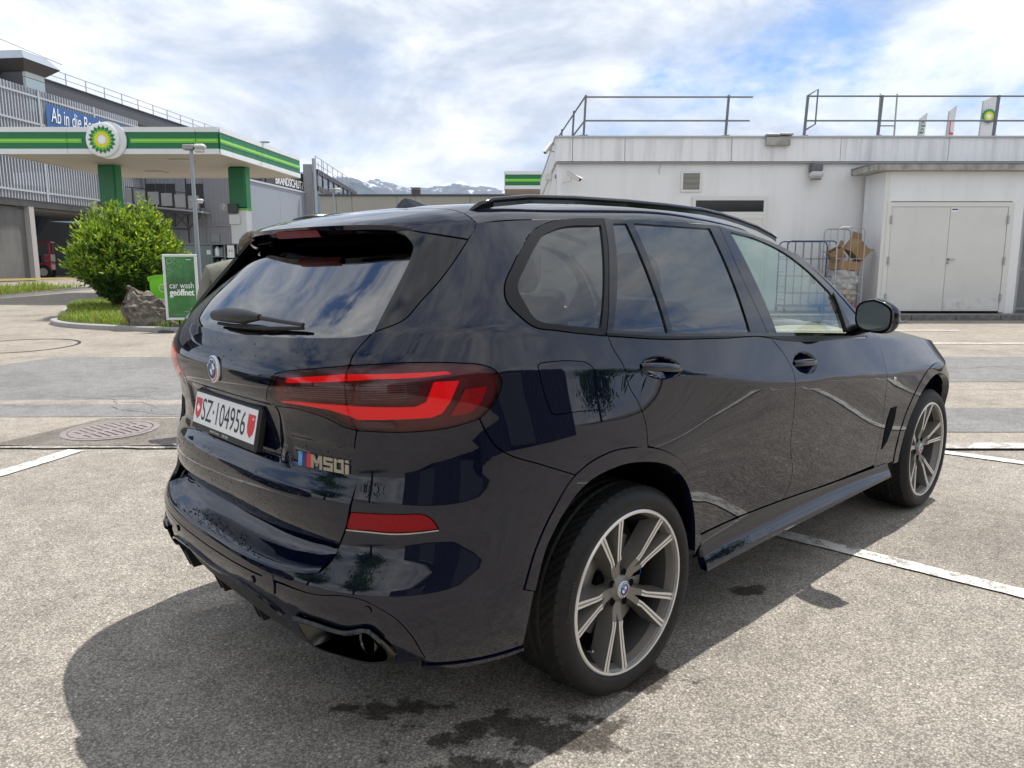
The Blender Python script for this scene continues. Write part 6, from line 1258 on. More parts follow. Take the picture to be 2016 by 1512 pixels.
# ---- boulder
def boulder():
    r = random.Random(5); bm = bmesh.new()
    for p in ((-.46, -.22, -.02), (-.40, .26, -.02), (.48, .24, -.02), (.50, -.20, -.02), (0, -.30, -.02), (-.54, -.16, .45), (-.50, .20, .42), (-.47, -.06, .83), (-.40, .12, .80), (-.30, -.14, .80), (-.12, -.26, .55), (-.05, .16, .68), (.20, -.08, .58), (.30, .20, .50), (.46, -.16, .36), (.52, .10, .34), (.25, -.28, .30), (-.30, -.30, .40)): bm.verts.new(p)
    bmesh.ops.convex_hull(bm, input=list(bm.verts)); bmesh.ops.delete(bm, geom=[v for v in bm.verts if not v.link_faces], context='VERTS'); bmesh.ops.triangulate(bm, faces=list(bm.faces))
    for _ in range(4): bmesh.ops.subdivide_edges(bm, edges=list(bm.edges), cuts=1, use_grid_fill=True); bmesh.ops.triangulate(bm, faces=list(bm.faces)) if _ < 1 else None
    bm.normal_update(); ns = [(Vector((r.gauss(0, 1), r.gauss(0, 1), r.gauss(0, 1)))*k, r.uniform(0, 6), .055/k**.75) for k in (5, 8, 12, 18, 26, 38, 55) for _ in range(4)]
    mv = {v: v.normal*sum(a*(1-2*abs(math.sin(k.dot(v.co)+p))) for k, p, a in ns) for v in bm.verts}
    for v, d in mv.items():
        if v.co.z > .0: v.co += d
    me = bpy.data.meshes.new('boulder'); bm.to_mesh(me); bm.free(); me.materials.append(mat('boulder_stone', (.12, .104, .088), .92, vary=(6, .85, (.29, .26, .22)), bump=.8, bdist=.02, bscale=30)); o = bpy.data.objects.new('boulder', me); COL.objects.link(o); o.location = (-7.24, 15.05, float(zg(15.05))+.08); shade(o, 30); tag(o, 'rough grey-brown boulder at the kerb in front of the bush', 'boulder')
boulder()
# ---- green bin
bn = empty('waste_bin', (-7.12, 15.75, float(zg(15.7))+.10), math.radians(12), 'lime green rounded bin with an arrow behind the car wash sign', 'waste bin')
LG = mat('lime_plastic', (.20, .62, .02), .35)
V = [(-.36, z) for z in ()]
q = MB(); prof = [(-.33, 0), (-.36, 1.0), (-.36, 1.06), (-.20, 1.10), (0, 1.115), (.20, 1.10), (.36, 1.06), (.36, 1.0), (.33, 0)]; prof = [(x, z*.86) for x, z in prof]; q.poly([(x, -.24, z) for x, z in prof], (0, .48, 0)); q.build('body', LG, bn)
q = MB(); lid = [(-.385, 1.0), (-.385, 1.08), (-.21, 1.125), (0, 1.14), (.21, 1.125), (.385, 1.08), (.385, 1.0)]; lid = [(x, z*.86) for x, z in lid]; q.poly([(x, -.26, z) for x, z in lid]+[(x*.92, -.26, z-.03) for x, z in reversed(lid)], (0, .52, 0)); q.build('lid', LG, bn)
MB().box(.06, .30, -.252, -.243, .18, .88, bev=.01).build('panel', GREEN, bn)
def ring_sign(cx, cz, r, par, m, z=-.256):
    V = []; F = []
    for i in range(33): a = 2*math.pi*i/32; V += [(cx+r*math.cos(a), z, cz+r*math.sin(a)), (cx+r*.86*math.cos(a), z, cz+r*.86*math.sin(a))]
    mesh('ring', V, [(2*i, 2*i+1, 2*i+3, 2*i+2) for i in range(32)], m, par)
ring_sign(-.10, .70, .085, bn, WHITEP); a = MB(); a.bar((-.15, -.256, .70), (-.05, -.256, .70), .004, .018, up=(0, 1, 0)); a.bar((-.09, -.256, .74), (-.045, -.256, .698), .004, .018, up=(0, 1, 0)); a.bar((-.09, -.256, .66), (-.045, -.256, .702), .004, .018, up=(0, 1, 0)); a.build('arrow', WHITEP, bn)
helios(bn, frame_matrix((.17, -.258, .74), (1, 0, 0), (0, 0, 1)), .095, PET)
# ---- car wash sign
sg_ = empty('pavement_sign', (-6.47, 14.75, float(zg(14.75))), math.radians(4), 'white framed pavement sign with a green car wash poster', 'sign')
MB().box(-.44, .44, -.30, .30, 0, .03).build('foot_plate', mat('dark_blue_grey', (.05, .06, .08), .5), sg_) if False else None
q = MB(); q.poly([(-.40, -.28, 0), (.40, -.28, 0), (.46, .28, 0), (-.34, .28, 0)], (0, 0, .03)); n0_ = len(q.v); q.add([(-.40, -.28, .03), (.40, -.28, .03), (.46, .28, .03), (-.34, .28, .03), (-.12, -.05, .14), (.14, -.05, .14), (.16, .06, .14), (-.10, .06, .14)], [(0, 1, 5, 4), (1, 2, 6, 5), (2, 3, 7, 6), (3, 0, 4, 7), (4, 5, 6, 7)]); q.build('foot', mat('dark_blue_grey', (.05, .06, .08), .5), sg_)
for x in (-.08, .10): MB().tube([(x, 0, .12), (x, 0, .26)], .016, 8).build('spring', LINER, sg_)
fz0, fz1, fw_ = .22, 1.50, .325; T4 = Matrix.Rotation(math.radians(0), 4, 'Y')
for b in ((-fw_, fw_, fz0, fz0+.05), (-fw_, fw_, fz1-.05, fz1), (-fw_, -fw_+.05, fz0+.05, fz1-.05), (fw_-.05, fw_, fz0+.05, fz1-.05)): MB().box(b[0], b[1], -.022, .022, b[2], b[3], bev=.008).build('frame_bar', mat('alu_frame', (.70, .71, .72), .35, .3), sg_)
def poster_mat():
    m = mat('poster_green', (.02, .10, .035), .3, vary=(1.6, .8, (.05, .28, .04)), coat=.5, lo=.40, hi=.62); return m
po = MB().box(-fw_+.045, fw_-.045, -.012, .012, fz0+.045, fz1-.045).build('poster', poster_mat(), sg_)
MW = frame_matrix((0, -.0145, 0), (1, 0, 0), (0, 0, 1))
text('lettering', 'car wash', WHITEP, po, M=MW @ Matrix.Translation((.01, .90, 0)), fit=(.46, .115)); 
V, F = text_data('ge\u00f6ffnet', 1.); lo, hi = V.min(0), V.max(0); V = (V-(lo+hi)/2)*np.array([.46/(hi[0]-lo[0]), .165/(hi[1]-lo[1]), 1])
tb = MB()
for dx, dy in ((0, 0), (.006, 0), (-.006, 0), (0, .005)): tb.add([MW @ Vector((v[0]+.01+dx, v[1]+.745+dy, .0003*(dx*100+dy*30+1))) for v in V], F)
tb.build('lettering', WHITEP, po)
BUB = mat('bubble_green', (.30, .52, .32), .4); rb_ = random.Random(8)
for (x, z, r) in ((-.20, 1.37, .052), (-.13, 1.40, .035), (-.235, 1.26, .04), (-.15, 1.31, .032), (-.20, 1.17, .036), (-.245, 1.10, .026), (-.10, 1.33, .024), (-.17, 1.23, .022), (-.23, 1.33, .022), (-.075, 1.42, .022), (-.02, 1.37, .026), (.02, 1.26, .024), (-.05, 1.29, .013), (-.19, 1.09, .014), (-.14, 1.18, .014), (-.095, 1.22, .009)): ring_sign(x, z, r, po, BUB, -.0140)
MB().box(.17, .24, -.0146, -.0141, .285, .45).build('corner_label', WHITEP, po); helios(po, frame_matrix((.205, -.013, .40), (1, 0, 0), (0, 0, 1)), .03, PET); MB().box(-.25, .16, -.0144, -.0141, .325, .329).build('rule', BUB, po); MB().box(.12, .22, -.0144, -.0141, 1.39, 1.40).build('small_print', WHITEP, po); MB().box(.03, .15, -.0144, -.0141, .385, .392).build('small_print', BUB, po)
# ---- gas bottle lockers
LOCK = mat('locker_grey_green', (.16, .20, .20), .5, .2); GBACK = mat('bottle_green', (.02, .07, .055), .4)
cb = empty('cable_cabinet', (-10.35, 24.0, float(zg(24))), 0, 'plain grey-green cabinet left of the gas bottle lockers', 'cabinet'); MB().box(0, .92, 0, .5, 0, 1.72, bev=.015).build('body', LOCK, cb); MB().box(-.03, .95, -.03, .53, 1.72, 1.77).build('lid', LOCK, cb); MB().box(.70, .86, -.006, -.001, 1.42, 1.56).build('notice', WHT, cb)
def locker(x, w, z0, cols, rows, h, label, seed):
    c = empty('gas_locker', (x, 23.8, float(zg(23.8))), 0, label, 'gas locker', 'gas bottle lockers under the canopy'); r = random.Random(seed); MB().box(0, w, .30, .34, z0, h).build('back', LINER, c)
    for i in range(cols+1): MB().box(w*i/cols-.02, w*i/cols+.02, 0, .34, z0, h).build('upright', LOCK, c)
    for j in range(rows+1): MB().box(0, w, -.005, .33, z0+(h-z0)*j/rows-.018, z0+(h-z0)*j/rows+.018).build('shelf', LOCK, c)
    for i in range(cols):
        for j in range(rows):
            xa = w*i/cols+.05; xb = w*(i+1)/cols-.05; za = z0+(h-z0)*j/rows+.02; zb_ = z0+(h-z0)*(j+1)/rows-.06
            for k in range(2): MB().lathe([(0, za), (.09, za), (.09, zb_-.10), (.05, zb_-.04), (.02, zb_)], 14, 'z', (xa+(xb-xa)*(.25+.5*k), .16, 0)).build('gas_bottle', r.choice([GBACK, LOCK, WHT]), c, True)
    return c
l1 = locker(-9.42, .82, .20, 2, 4, 1.74, 'open gas bottle locker with red warning sheet', 2); l2 = locker(-8.52, .85, .45, 2, 3, 1.88, 'gas bottle locker with yellow and white sheets beside the column', 3)
YW = mat('yellow_sheet', (.72, .66, .08), .6)
for l, b, m_ in ((l1, (.50, .72, 1.32, 1.70), WHT), (l2, (.12, .22, 1.42, 1.82), YW), (l2, (.42, .60, 1.42, 1.82), WHT), (l2, (.10, .28, .74, 1.30), YW)): MB().box(b[0], b[1], -.014, -.008, b[2], b[3]).build('sheet', m_, l)
for l, x, z in ((l1, .57, 1.55), (l1, .65, 1.55), (l2, .48, 1.66), (l2, .55, 1.66)): mesh('warning_mark', [(x-.025, -.0155, z-.05), (x+.025, -.0155, z-.05), (x, -.0155, z+.05)], [(0, 1, 2)], SWISSRED, l)
# far lawn with its kerb
fl2 = [(-40, 23.2), (-16.6, 24.2), (-16.9, 27.4), (-17.2, 30.5), (-20, 29.6), (-40, 28.0)]; tag(drape('lawn', fl2, SOIL, .10, 2.0), kind='structure'); kerb(fl2, shrink(fl2, .15), .13, 'kerb_stone', 1.2) if False else None
tag(mesh('kerb', *(lambda A: ([(x, y+d, float(zg(y))+z) for x, y in A for d, z in ((0, -.02), (0, .13), (.14, .13))], [(3*i, 3*i+3, 3*i+4, 3*i+1) for i in range(len(A)-1)]+[(3*i+1, 3*i+4, 3*i+5, 3*i+2) for i in range(len(A)-1)]))([(-40, 23.1), (-16.6, 24.1), (-16.75, 27.4), (-17.05, 30.6)]), KST), kind='structure')
grass('grass', fl2, lambda x, y: zg(y)+.09, 9000, .12, .32, 6, 'strip of taller lawn beyond the road at the left edge', GR, .016)
# ================================================================= parking hall, industrial buildings, beige building, mountains
SLAT = mat('pale_slats', (.46, .48, .52), .5, .2); DGREY = mat('dark_grey_cladding', (.085, .085, .092), .5); CONC = mat('dark_concrete', (.125, .122, .118), .85, vary=(.9, .6, (.20, .195, .185)), stretch=(1, 1, .4)); CONCL = mat('pale_concrete', (.42, .41, .40), .8, vary=(4, .4, (.33, .32, .31))); INNER = mat('hall_interior', (.10, .10, .10), .9)
CORR = mat('grey_corrugated', (.235, .24, .26), .5, .15); PLAINW = mat('grey_panel_wall', (.30, .325, .37), .55, vary=(.5, .3, (.26, .28, .32)))
HO = Vector((-26.0, 38.0, 0)); HD = Vector((.115, 1, 0)).normalized(); HN = Vector((HD.y, -HD.x, 0))     # runs away from the viewer; HN faces right
def hp(t, d, z): return HD*t+HN*d+Vector((0, 0, z))      # along, outward, up (local to the hall)
hall = empty('parking_hall', HO, 0, 'grey multi-storey parking hall with a slatted facade behind the canopy', 'building')
def hbox(name, m, t0, t1, d0, d1, z0, z1, par=None):
    P = [hp(t0, d0, z0), hp(t1, d0, z0), hp(t1, d1, z0), hp(t0, d1, z0)]; q = MB(); q.poly(P, (0, 0, z1-z0)); return q.build(name, m, par or hall)
T0, T1 = -14, 13.0
q = MB()
tt = T0
while tt < T1:
    P = [hp(tt, 0, 4.9), hp(tt+.07, 0, 4.9), hp(tt+.07, .10, 4.9), hp(tt, .10, 4.9)]; q.poly(P, (0, 0, 10.75-4.9)); tt += .21
tag(q.build('facade_slats', SLAT, hall), kind='stuff')
for z in (5.3, 7.1, 8.9, 10.3): hbox('slat_rail', SLAT, T0, T1, .10, .14, z, z+.10)
for t in np.arange(T0, T1, 4.5): hbox('slat_post', SLAT, t, t+.14, .10, .16, 4.9, 10.75)
hbox('deck_slab', CONC, T0, T1, -9, -.05, 4.55, 4.84); hbox('deck_slab', CONC, T0, T1, -9, -.3, 7.6, 7.85)
hbox('deck_back_wall', mat('deck_wall_grey', (.20, .20, .21), .9), T0, T1, -9.3, -9.1, 4.84, 10.8)  # back wall in one even grey
hbox('deck_parapet', mat('parapet_grey', (.27, .28, .29), .8), T0, T1, -.5, -.35, 7.85, 8.7); hbox('deck_parapet', mat('parapet_grey', (.27, .28, .29), .8), T0, T1, -.5, -.35, 4.84, 5.7)
# dark roof edge with railing, set back a little, running further away
hbox('roof_fascia', DGREY, 4.8, 38, -1.2, -1.0, 10.9, 11.75); hbox('roof_cap', mat('black_metal', (.02, .02, .022), .5), 4.8, 38, -1.25, -.95, 11.75, 11.85)
hbox('roof_deck', DGREY, -14, 38, -9.5, -1.25, 11.5, 11.7)
for t in np.arange(6.3, 37, 1.75): o = MB().tube([hp(t, -1.1, 11.85), hp(t, -1.1, 12.55)], .03, 6).build('railing_post', GALV, hall)
for z in (12.18, 12.53): MB().tube([hp(4.9, -1.1, z), hp(37.5, -1.1, z)], .022, 6).build('railing_bar', GALV, hall)
# stair tower with glazed front and flared roof
hbox('tower_core', mat('tower_dark', (.10, .10, .11), .6), 3.4, 4.82, -6, -.16, 8.6, 11.55)
hbox('tower_glass', mat('pale_glass', (.50, .62, .64), .08, 0., .5), 3.42, 4.8, -.15, .02, 9.6, 11.25); hbox('tower_glass_head', mat('pale_band', (.55, .57, .56), .5), 3.42, 4.8, -.15, .03, 11.28, 11.55)
q = MB(); z0, z1 = 11.56, 12.05; lo_ = [hp(3.3, -6.2, z0), hp(4.9, -6.2, z0), hp(4.9, .05, z0), hp(3.3, .05, z0)]; hi_ = [hp(2.8, -7, z1), hp(5.5, -7, z1), hp(5.5, .5, z1), hp(2.8, .5, z1)]; q.add(lo_+hi_, [(3, 2, 1, 0), (0, 1, 5, 4), (1, 2, 6, 5), (2, 3, 7, 6), (3, 0, 4, 7)]); q.build('tower_roof_flare', mat('flare_brown', (.12, .11, .108), .45, .3), hall)
q = MB(); tp = [hp(3.2, -6.2, 12.55), hp(5.0, -6.2, 12.55), hp(5.0, .1, 12.55), hp(3.2, .1, 12.55)]; q.add(hi_+tp, [(0, 1, 5, 4), (1, 2, 6, 5), (2, 3, 7, 6), (3, 0, 4, 7), (4, 5, 6, 7)]); q.build('tower_roof', mat('zinc_roof', (.30, .34, .40), .35, .5), hall)
MB().tube([hp(0, .1, 12.75), hp(6.2, .1, 12.55)], .02, 6).build('tower_rail', GALV, hall)
# ground floor: concrete wall, pale pillar, gateway
hbox('ground_wall', CONC, T0, 2.75, -.55, -.30, .4, 4.5); hbox('pillar', CONCL, 2.75, 3.1, -.62, .0, .4, 4.55)
hbox('gateway_back', INNER, 2.2, 26, -9.0, -8.8, .4, 4.55); hbox('gateway_ceiling', mat('gateway_ceiling', (.16, .155, .15), .9), 2.25, 13, -8.8, -.3, 4.40, 4.53); hbox('inner_pipe', LINER, 5.5, 5.8, -8.8, -8.5, 1.4, 3.9); hbox('inner_beam', CONCL, 2.4, 13, -8.5, -8.3, 4.15, 4.3)
q = MB(); a, b = hp(9.0, -5.5, 4.4), hp(9.0, -5.5, 2.9); q.lathe([(1.5, 4.38), (.35, 3.0), (.30, 2.6), (.0, 2.6)], 16, 'z', tuple(hp(8.6, -5.0, 0))); q.build('hopper', mat('hopper_blue', (.02, .035, .07), .5), hall)
for t in (8.0, 11.2): hbox('inner_pillar', INNER, t, t+.15, -8.7, -8.5, .5, 4.3)
hbox('entry_line', mat('yellow_kerb', (.50, .40, .16), .8), -10, 14, .4, .52, .70, .80)
# banner with brush lettering
bn_ = empty('banner', HO+hp(4.45, .20, 7.65), 0, 'blue banner with white handwriting on the slatted facade', 'banner')
V = []; F = []; nb = 24
for i in range(nb+1):
    t = 13.2*i/nb
    for k in range(4): V.append(HD*t+HN*(.02*math.sin(t*5+k)+.0)+Vector((0, 0, 2.5*k/3)))
F = [(i*4+k, (i+1)*4+k, (i+1)*4+k+1, i*4+k+1) for i in range(nb) for k in range(3)]; mesh('cloth', V, F, mat('banner_blue', (.045, .125, .32), .7, vary=(2, .3, (.06, .16, .36))), bn_, True)
text('lettering', 'Ab in die Berufslehre', WHITEP, bn_, M=frame_matrix(HD*.25+HN*.06+Vector((0, 0, 1.55)), HD, (0, 0, 1)) @ Matrix.Translation((2.9, .42, 0)), fit=(5.7, .80), shear=.12)
MB().poly([HD*.5+HN*.05+Vector((0, 0, .95)), HD*12.5+HN*.05+Vector((0, 0, .95)), HD*12.5+HN*.05+Vector((0, 0, 1.03)), HD*.5+HN*.05+Vector((0, 0, 1.03))], HN*.01).build('stripe', WHITEP, bn_)
# parked vans seen through the slats
def simple_van(t, d, z, L_, H_, label, col):
    o = empty('parked_van', HO+hp(t, d, z), math.atan2(HD.y, HD.x), label, 'van', 'vans on the parking deck'); P = [(0, .25), (0, .95), (.25, 1.1), (.75, H_*.96), (1.1, H_), (L_-.1, H_), (L_, H_*.9), (L_, .25)]
    q = MB(); q.poly([(x, -.9, zz) for x, zz in P], (0, 1.8, 0)); q.build('body', mat('van_'+col, {'white': (.70, .71, .72), 'silver': (.45, .46, .47)}[col], .35, coat=.5), o)
    MB().poly([(.85, -.91, 1.15), (1.5, -.91, 1.15), (1.5, -.91, H_*.9), (1.1, -.91, H_*.9)], (0, .005, 0)).build('side_window', mat('van_glass', (.03, .035, .04), .1), o)
    for x in (.75, L_-.8): MB().lathe([(.33, -.1), (.33, .1), (0, .1)], 18, 'y', (x, -.83, .32)).build('wheel', RUBBER, o)
simple_van(3.6, -3.4, 7.87, 4.6, 2.5, 'white van on the deck above the start of the banner', 'white'); simple_van(-6.2, -2.6, 7.87, 4.0, 1.75, 'silver van behind the slats left of the banner', 'silver'); simple_van(9.2, -3.2, 7.87, 4.4, 2.2, 'white van on the deck above the middle of the banner', 'white'); simple_van(14.6, -3.2, 7.87, 4.4, 2.4, 'white van on the deck above the right end of the banner', 'white')
# red tractor in the gateway
tr = empty('small_tractor', HO+hp(6.4, -3.4, float(zg(44.5))), math.radians(20), 'small red tractor with a cab parked in the dark gateway', 'tractor'); RD = mat('tractor_red', (.33, .02, .025), .4, coat=.4)
def tyre(x, y, r, w): 
    o = MB().lathe([(r*.55, -w/2), (r*.9, -w/2), (r, -w/3), (r, w/3), (r*.9, w/2), (r*.55, w/2)], 24, 'y', (x, y, r)).build('wheel', RUBBER, tr, True); MB().lathe([(0, -w*.4), (r*.55, -w*.4), (r*.55, w*.4), (0, w*.4)], 20, 'y', (x, y, r)).build('rim', mat('rim_cream', (.42, .40, .34), .5), o)
for y in (-.6, .6): tyre(-.75, y, .48, .35); tyre(.95, y, .42, .30)
MB().box(-1.3, .2, -.5, .5, .55, 1.05, bev=.08).build('bonnet', RD, tr); MB().box(.1, 1.35, -.55, .55, .5, .95, bev=.05).build('body', RD, tr)
for x, y in ((.15, -.5), (.15, .5), (1.3, -.5), (1.3, .5)): MB().box(x-.04, x+.04, y-.04, y+.04, .9, 2.1).build('cab_post', RD, tr)
MB().box(.05, 1.42, -.6, .6, 2.1, 2.18, bev=.03).build('cab_roof', RD, tr); MB().box(.25, .7, -.3, .3, .9, 1.4, bev=.06).build('seat', LINER, tr); MB().box(1.0, 1.4, -.45, .45, 1.0, 1.45, bev=.05).build('engine_box', mat('engine_grey', (.35, .34, .34), .5), tr); MB().lathe([(.02, 0), (.16, 0), (.16, .05)], 18, 'y', (1.2, -.62, 1.25)).build('hose_reel', RD, tr)
# ---- corrugated wall facing the viewer, with openings, walkway
EY = 50.6
ch = empty('corrugated_hall', (-24.4, EY, 0), 0, 'grey corrugated industrial wall under the canopy with a steel walkway', 'building')
V = []; xs_ = np.arange(0, 5.65, .06)
def corr(x0, x1, z0, z1):
    V = []; F = []; xs_ = []; x = x0; k = 0; pat = (.11, .035, .09, .035)
    ys_ = []
    while x < x1: xs_.append(x); ys_.append(0 if k % 4 in (0, 1) else -.05); x += pat[k % 4]; k += 1
    for x, y in zip(xs_, ys_): V += [(x, y, z0), (x, y, z1)]
    F = [(2*i, 2*i+2, 2*i+3, 2*i+1) for i in range(len(xs_)-1)]; o = mesh('corrugated_sheet', V, F, CORR, ch); return o
for b in ((0, .35, .5, 9), (.35, 2.25, 6.75, 9), (.35, 2.25, .5, 5.2), (2.25, 3.0, .5, 9), (3.0, 4.1, 6.75, 9), (3.0, 4.1, .5, 5.2), (4.1, 6.0, .5, 9)): corr(*b)
MB().box(0, 6.0, .06, .3, .4, 9.0).build('core', DGREY, ch); DW = mat('dark_opening', (.025, .026, .03), .4)
MB().box(.35, 2.25, -.02, .05, 5.2, 6.75).build('window', DW, ch); MB().box(3.0, 4.1, -.02, .05, 5.2, 6.75).build('window', DW, ch)
for x in (.95, 1.6): MB().box(x, x+.05, -.05, -.02, 5.2, 6.75).build('mullion', DGREY, ch)
MB().box(6.0, 6.35, -.05, .3, .4, 9).build('corner_post', mat('post_pale', (.45, .46, .47), .5), ch); MB().box(3.0, 6.3, -.10, -.05, 4.02, 4.12).build('band', CORR, ch); MB().box(4.4, 5.0, -.08, -.05, 3.0, 3.5).build('hatch', CORR, ch)
wk = empty('steel_walkway', (-24.2, EY-1.6, 0), 0, 'dark steel truss walkway with railing on the corrugated wall', 'walkway'); BLK = mat('black_steel', (.03, .03, .033), .5)
zf = lambda x: 5.20-.095*x
def wbar(nm, a, b, w=.08): MB().bar((a[0], 0, a[1]), (b[0], 0, b[1]), w, w, up=(0, 1, 0)).build(nm, BLK, wk)
MB().poly([(-3.5, 0, zf(-3.5)), (4.3, 0, zf(4.3)), (4.3, 0, zf(4.3)+.10), (-3.5, 0, zf(-3.5)+.10)], (0, 1.5, 0)).build('deck', mat('walkway_edge', (.34, .34, .34), .6), wk)
wbar('truss_chord', (-3.5, zf(-3.5)-.12), (4.3, zf(4.3)-.12), .16); wbar('truss_chord', (-3.5, 3.95), (3.5, 3.75), .12)
for k, x in enumerate(np.arange(-3.4, 3.4, .85)): wbar('truss_web', (x, zf(x)-.12), (x, 3.9), .12); wbar('truss_brace', (x, zf(x)-.15), (x+.85, 3.9), .06); wbar('truss_brace', (x, 3.9), (x+.85, zf(x+.85)-.15), .06)
wbar('truss_brace', (3.4, 3.75), (4.3, zf(4.3)-.15), .08)
for x in np.arange(-3.4, 4.4, .85): wbar('railing_post', (x, zf(x)+.1), (x, zf(x)+1.15), .06)
wbar('railing_bar', (-3.5, zf(-3.5)+1.15), (4.3, zf(4.3)+1.15), .05)
for x in np.arange(-3.3, 3.9, .85): MB().box(x, x+.75, .02, .03, zf(x+.4)+.22, zf(x+.4)+1.02).build('railing_panel', mat('mesh_panel', (.30, .30, .31), .6), wk)
# ---- plain grey hall beyond, with name board
pb = empty('plain_hall', (-17.95, 52.0, 0), 0, 'plain grey hall with a white name board to the right of the green column', 'building')
P0, P1 = Vector((0, 0, 0)), Vector((1.45, 10.0, 0)); dn = (P1-P0).normalized(); nn_ = Vector((dn.y, -dn.x, 0))
def pb_box(nm, m, t0, t1, d0, d1, z00, z01, z10=None, z11=None):
    z10 = z00 if z10 is None else z10; z11 = z01 if z11 is None else z11; a = [dn*t0+nn_*d0, dn*t1+nn_*d0, dn*t1+nn_*d1, dn*t0+nn_*d1]; q = MB(); q.add([a[0]+Vector((0, 0, z00)), a[1]+Vector((0, 0, z10)), a[2]+Vector((0, 0, z10)), a[3]+Vector((0, 0, z00)), a[0]+Vector((0, 0, z01)), a[1]+Vector((0, 0, z11)), a[2]+Vector((0, 0, z11)), a[3]+Vector((0, 0, z01))], [(3, 2, 1, 0), (4, 5, 6, 7), (0, 1, 5, 4), (1, 2, 6, 5), (2, 3, 7, 6), (3, 0, 4, 7)]); return q.build(nm, m, pb)
for i in range(2): pb_box('wall_panel', PLAINW, i*5.06, i*5.06+5.04, -3, 0, .5, 7.22)
pb_box('upper_wall', DGREY, 3, 10.1, -6, -.3, 7.23, 8.7); pb_box('edge_trim', mat('edge_pale', (.55, .56, .58), .5), 0, 10.12, -.02, .06, 7.14, 7.26); pb_box('ground_band', mat('band_grey', (.25, .26, .28), .6), 0, 10.1, .005, .03, 3.0, 3.10)
pb_box('name_board', mat('board_dark', (.05, .05, .055), .5), 3.4, 10.0, -.28, -.20, 7.32, 8.12)
text('board_lettering', 'BRANDSCHUTZ', WHITEP, pb, M=frame_matrix(dn*7.3+nn_*-.16+Vector((0, 0, 7.72)), dn, (0, 0, 1)), fit=(5.0, .62), depth=.02)
# ---- steel stair and conveyor bridge
sb_ = empty('steel_bridge', (-16.45, 61.5, 0), 0, 'dark sloping steel bridge with railings right of the grey hall', 'bridge')
MB().box(-.2, .5, 0, 1.0, .5, 9.4).build('tower', GREYM, sb_); MB().tube([(.75, -.2, .5), (.75, -.2, 9.8)], .16, 12).build('pipe', GALV, sb_, True)
B0, B1 = Vector((.75, .5, 8.5)), Vector((.15, 18.5, 8.4)); 
def bb(nm, z, w): MB().bar(B0+Vector((0, 0, z)), B1+Vector((0, 0, z)), .3, w).build(nm, BLK, sb_)
bb('lower_chord', -.9, .35); bb('upper_chord', .4, .35)
for i in range(9):
    t = i/8; p = B0.lerp(B1, t); MB().bar(p+Vector((0, 0, -.9)), p+Vector((0, 0, .4)), .25, .12).build('web', BLK, sb_); MB().bar(p+Vector((0, -.2, .4)), p+Vector((0, -.2, 1.6)), .05, .05).build('railing_post', GALV, sb_)
for z in (1.0, 1.55): MB().bar(B0+Vector((0, -.2, z)), B1+Vector((0, -.2, z)), .04, .04).build('railing_bar', GALV, sb_)
for z in np.arange(1, 9.2, .6): MB().bar((1.05, -.1, z), (1.45, -.1, z), .03, .03).build('ladder_rung', GREYM, sb_)
for x in (1.05, 1.45): MB().bar((x, -.1, .6), (x, -.1, 9.6), .04, .04).build('ladder_stile', GREYM, sb_)
# ---- low beige building
bb_ = empty('beige_building', (-11.5, 46, 0), 0, 'low beige panel building with flat roof behind the SUV roof', 'building'); BEI = mat('beige_panel', (.33, .32, .285), .75, vary=(.8, .4, (.28, .275, .25)))
for j, (z0, z1) in enumerate(((.6, 2.4), (2.42, 4.15), (4.17, 5.55))):
    for i in range(7):
        a = [0, .95, 1.9, 4.6, 5.7, 9.0, 12.4, 15.0]; MB().box(a[i]+.012, a[i+1]-.012, 0, .2, z0, z1).build('wall_panel', BEI, bb_)
MB().box(0, 15, .21, 8, .6, 5.5).build('core', DGREY, bb_); MB().box(-.1, 15.2, -.08, 8.2, 5.56, 5.66).build('roof_edge', mat('dark_edge', (.05, .055, .06), .5), bb_); MB().box(4.9, 6.6, -.03, -.001, 2.3, 3.3).build('green_board', DKGREEN, bb_)
MB().box(5.35, 5.85, 1, 1.6, 5.66, 6.05).build('chimney', mat('chimney_brown', (.10, .085, .075), .8), bb_); MB().box(5.3, 5.9, .95, 1.65, 6.12, 6.17).build('chimney_cap', GALV, bb_)
for x in (5.4, 5.78): MB().box(x, x+.04, 1.1, 1.5, 6.05, 6.12).build('cap_leg', GALV, bb_)
# ---- mountains
MT = bpy.data.materials.new('mountain_rock'); MT.use_nodes = True
def mt_mat():
    nt = MT.node_tree; N = nt.nodes.new; L = nt.links.new; b = nt.nodes["Principled BSDF"]; b.inputs['Roughness'].default_value = .95; b.inputs['Specular IOR Level'].default_value = 0
    g = N("ShaderNodeNewGeometry"); sp = N("ShaderNodeSeparateXYZ"); L(g.outputs['Position'], sp.inputs[0]); n = N("ShaderNodeTexNoise"); n.inputs['Scale'].default_value = .012; n.inputs['Detail'].default_value = 9; n.inputs['Roughness'].default_value = .7; L(g.outputs['Position'], n.inputs['Vector'])
    a = N("ShaderNodeMath"); a.operation = 'MULTIPLY_ADD'; a.inputs[1].default_value = 620; L(n.outputs['Fac'], a.inputs[0]); L(sp.outputs[2], a.inputs[2]); mr = N("ShaderNodeMapRange"); mr.inputs['From Min'].default_value = 480; mr.inputs['From Max'].default_value = 1150; L(a.outputs[0], mr.inputs[0])
    r = N("ShaderNodeValToRGB"); L(mr.outputs[0], r.inputs[0]); e = r.color_ramp.elements; e[0].position = .25; e[0].color = (.035, .06, .035, 1); e[1].position = .50; e[1].color = (.14, .14, .14, 1); q = e.new(.64); q.color = (.17, .17, .17, 1); q = e.new(.70); q.color = (.75, .77, .80, 1); L(r.outputs[0], b.inputs['Base Color'])
mt_mat()
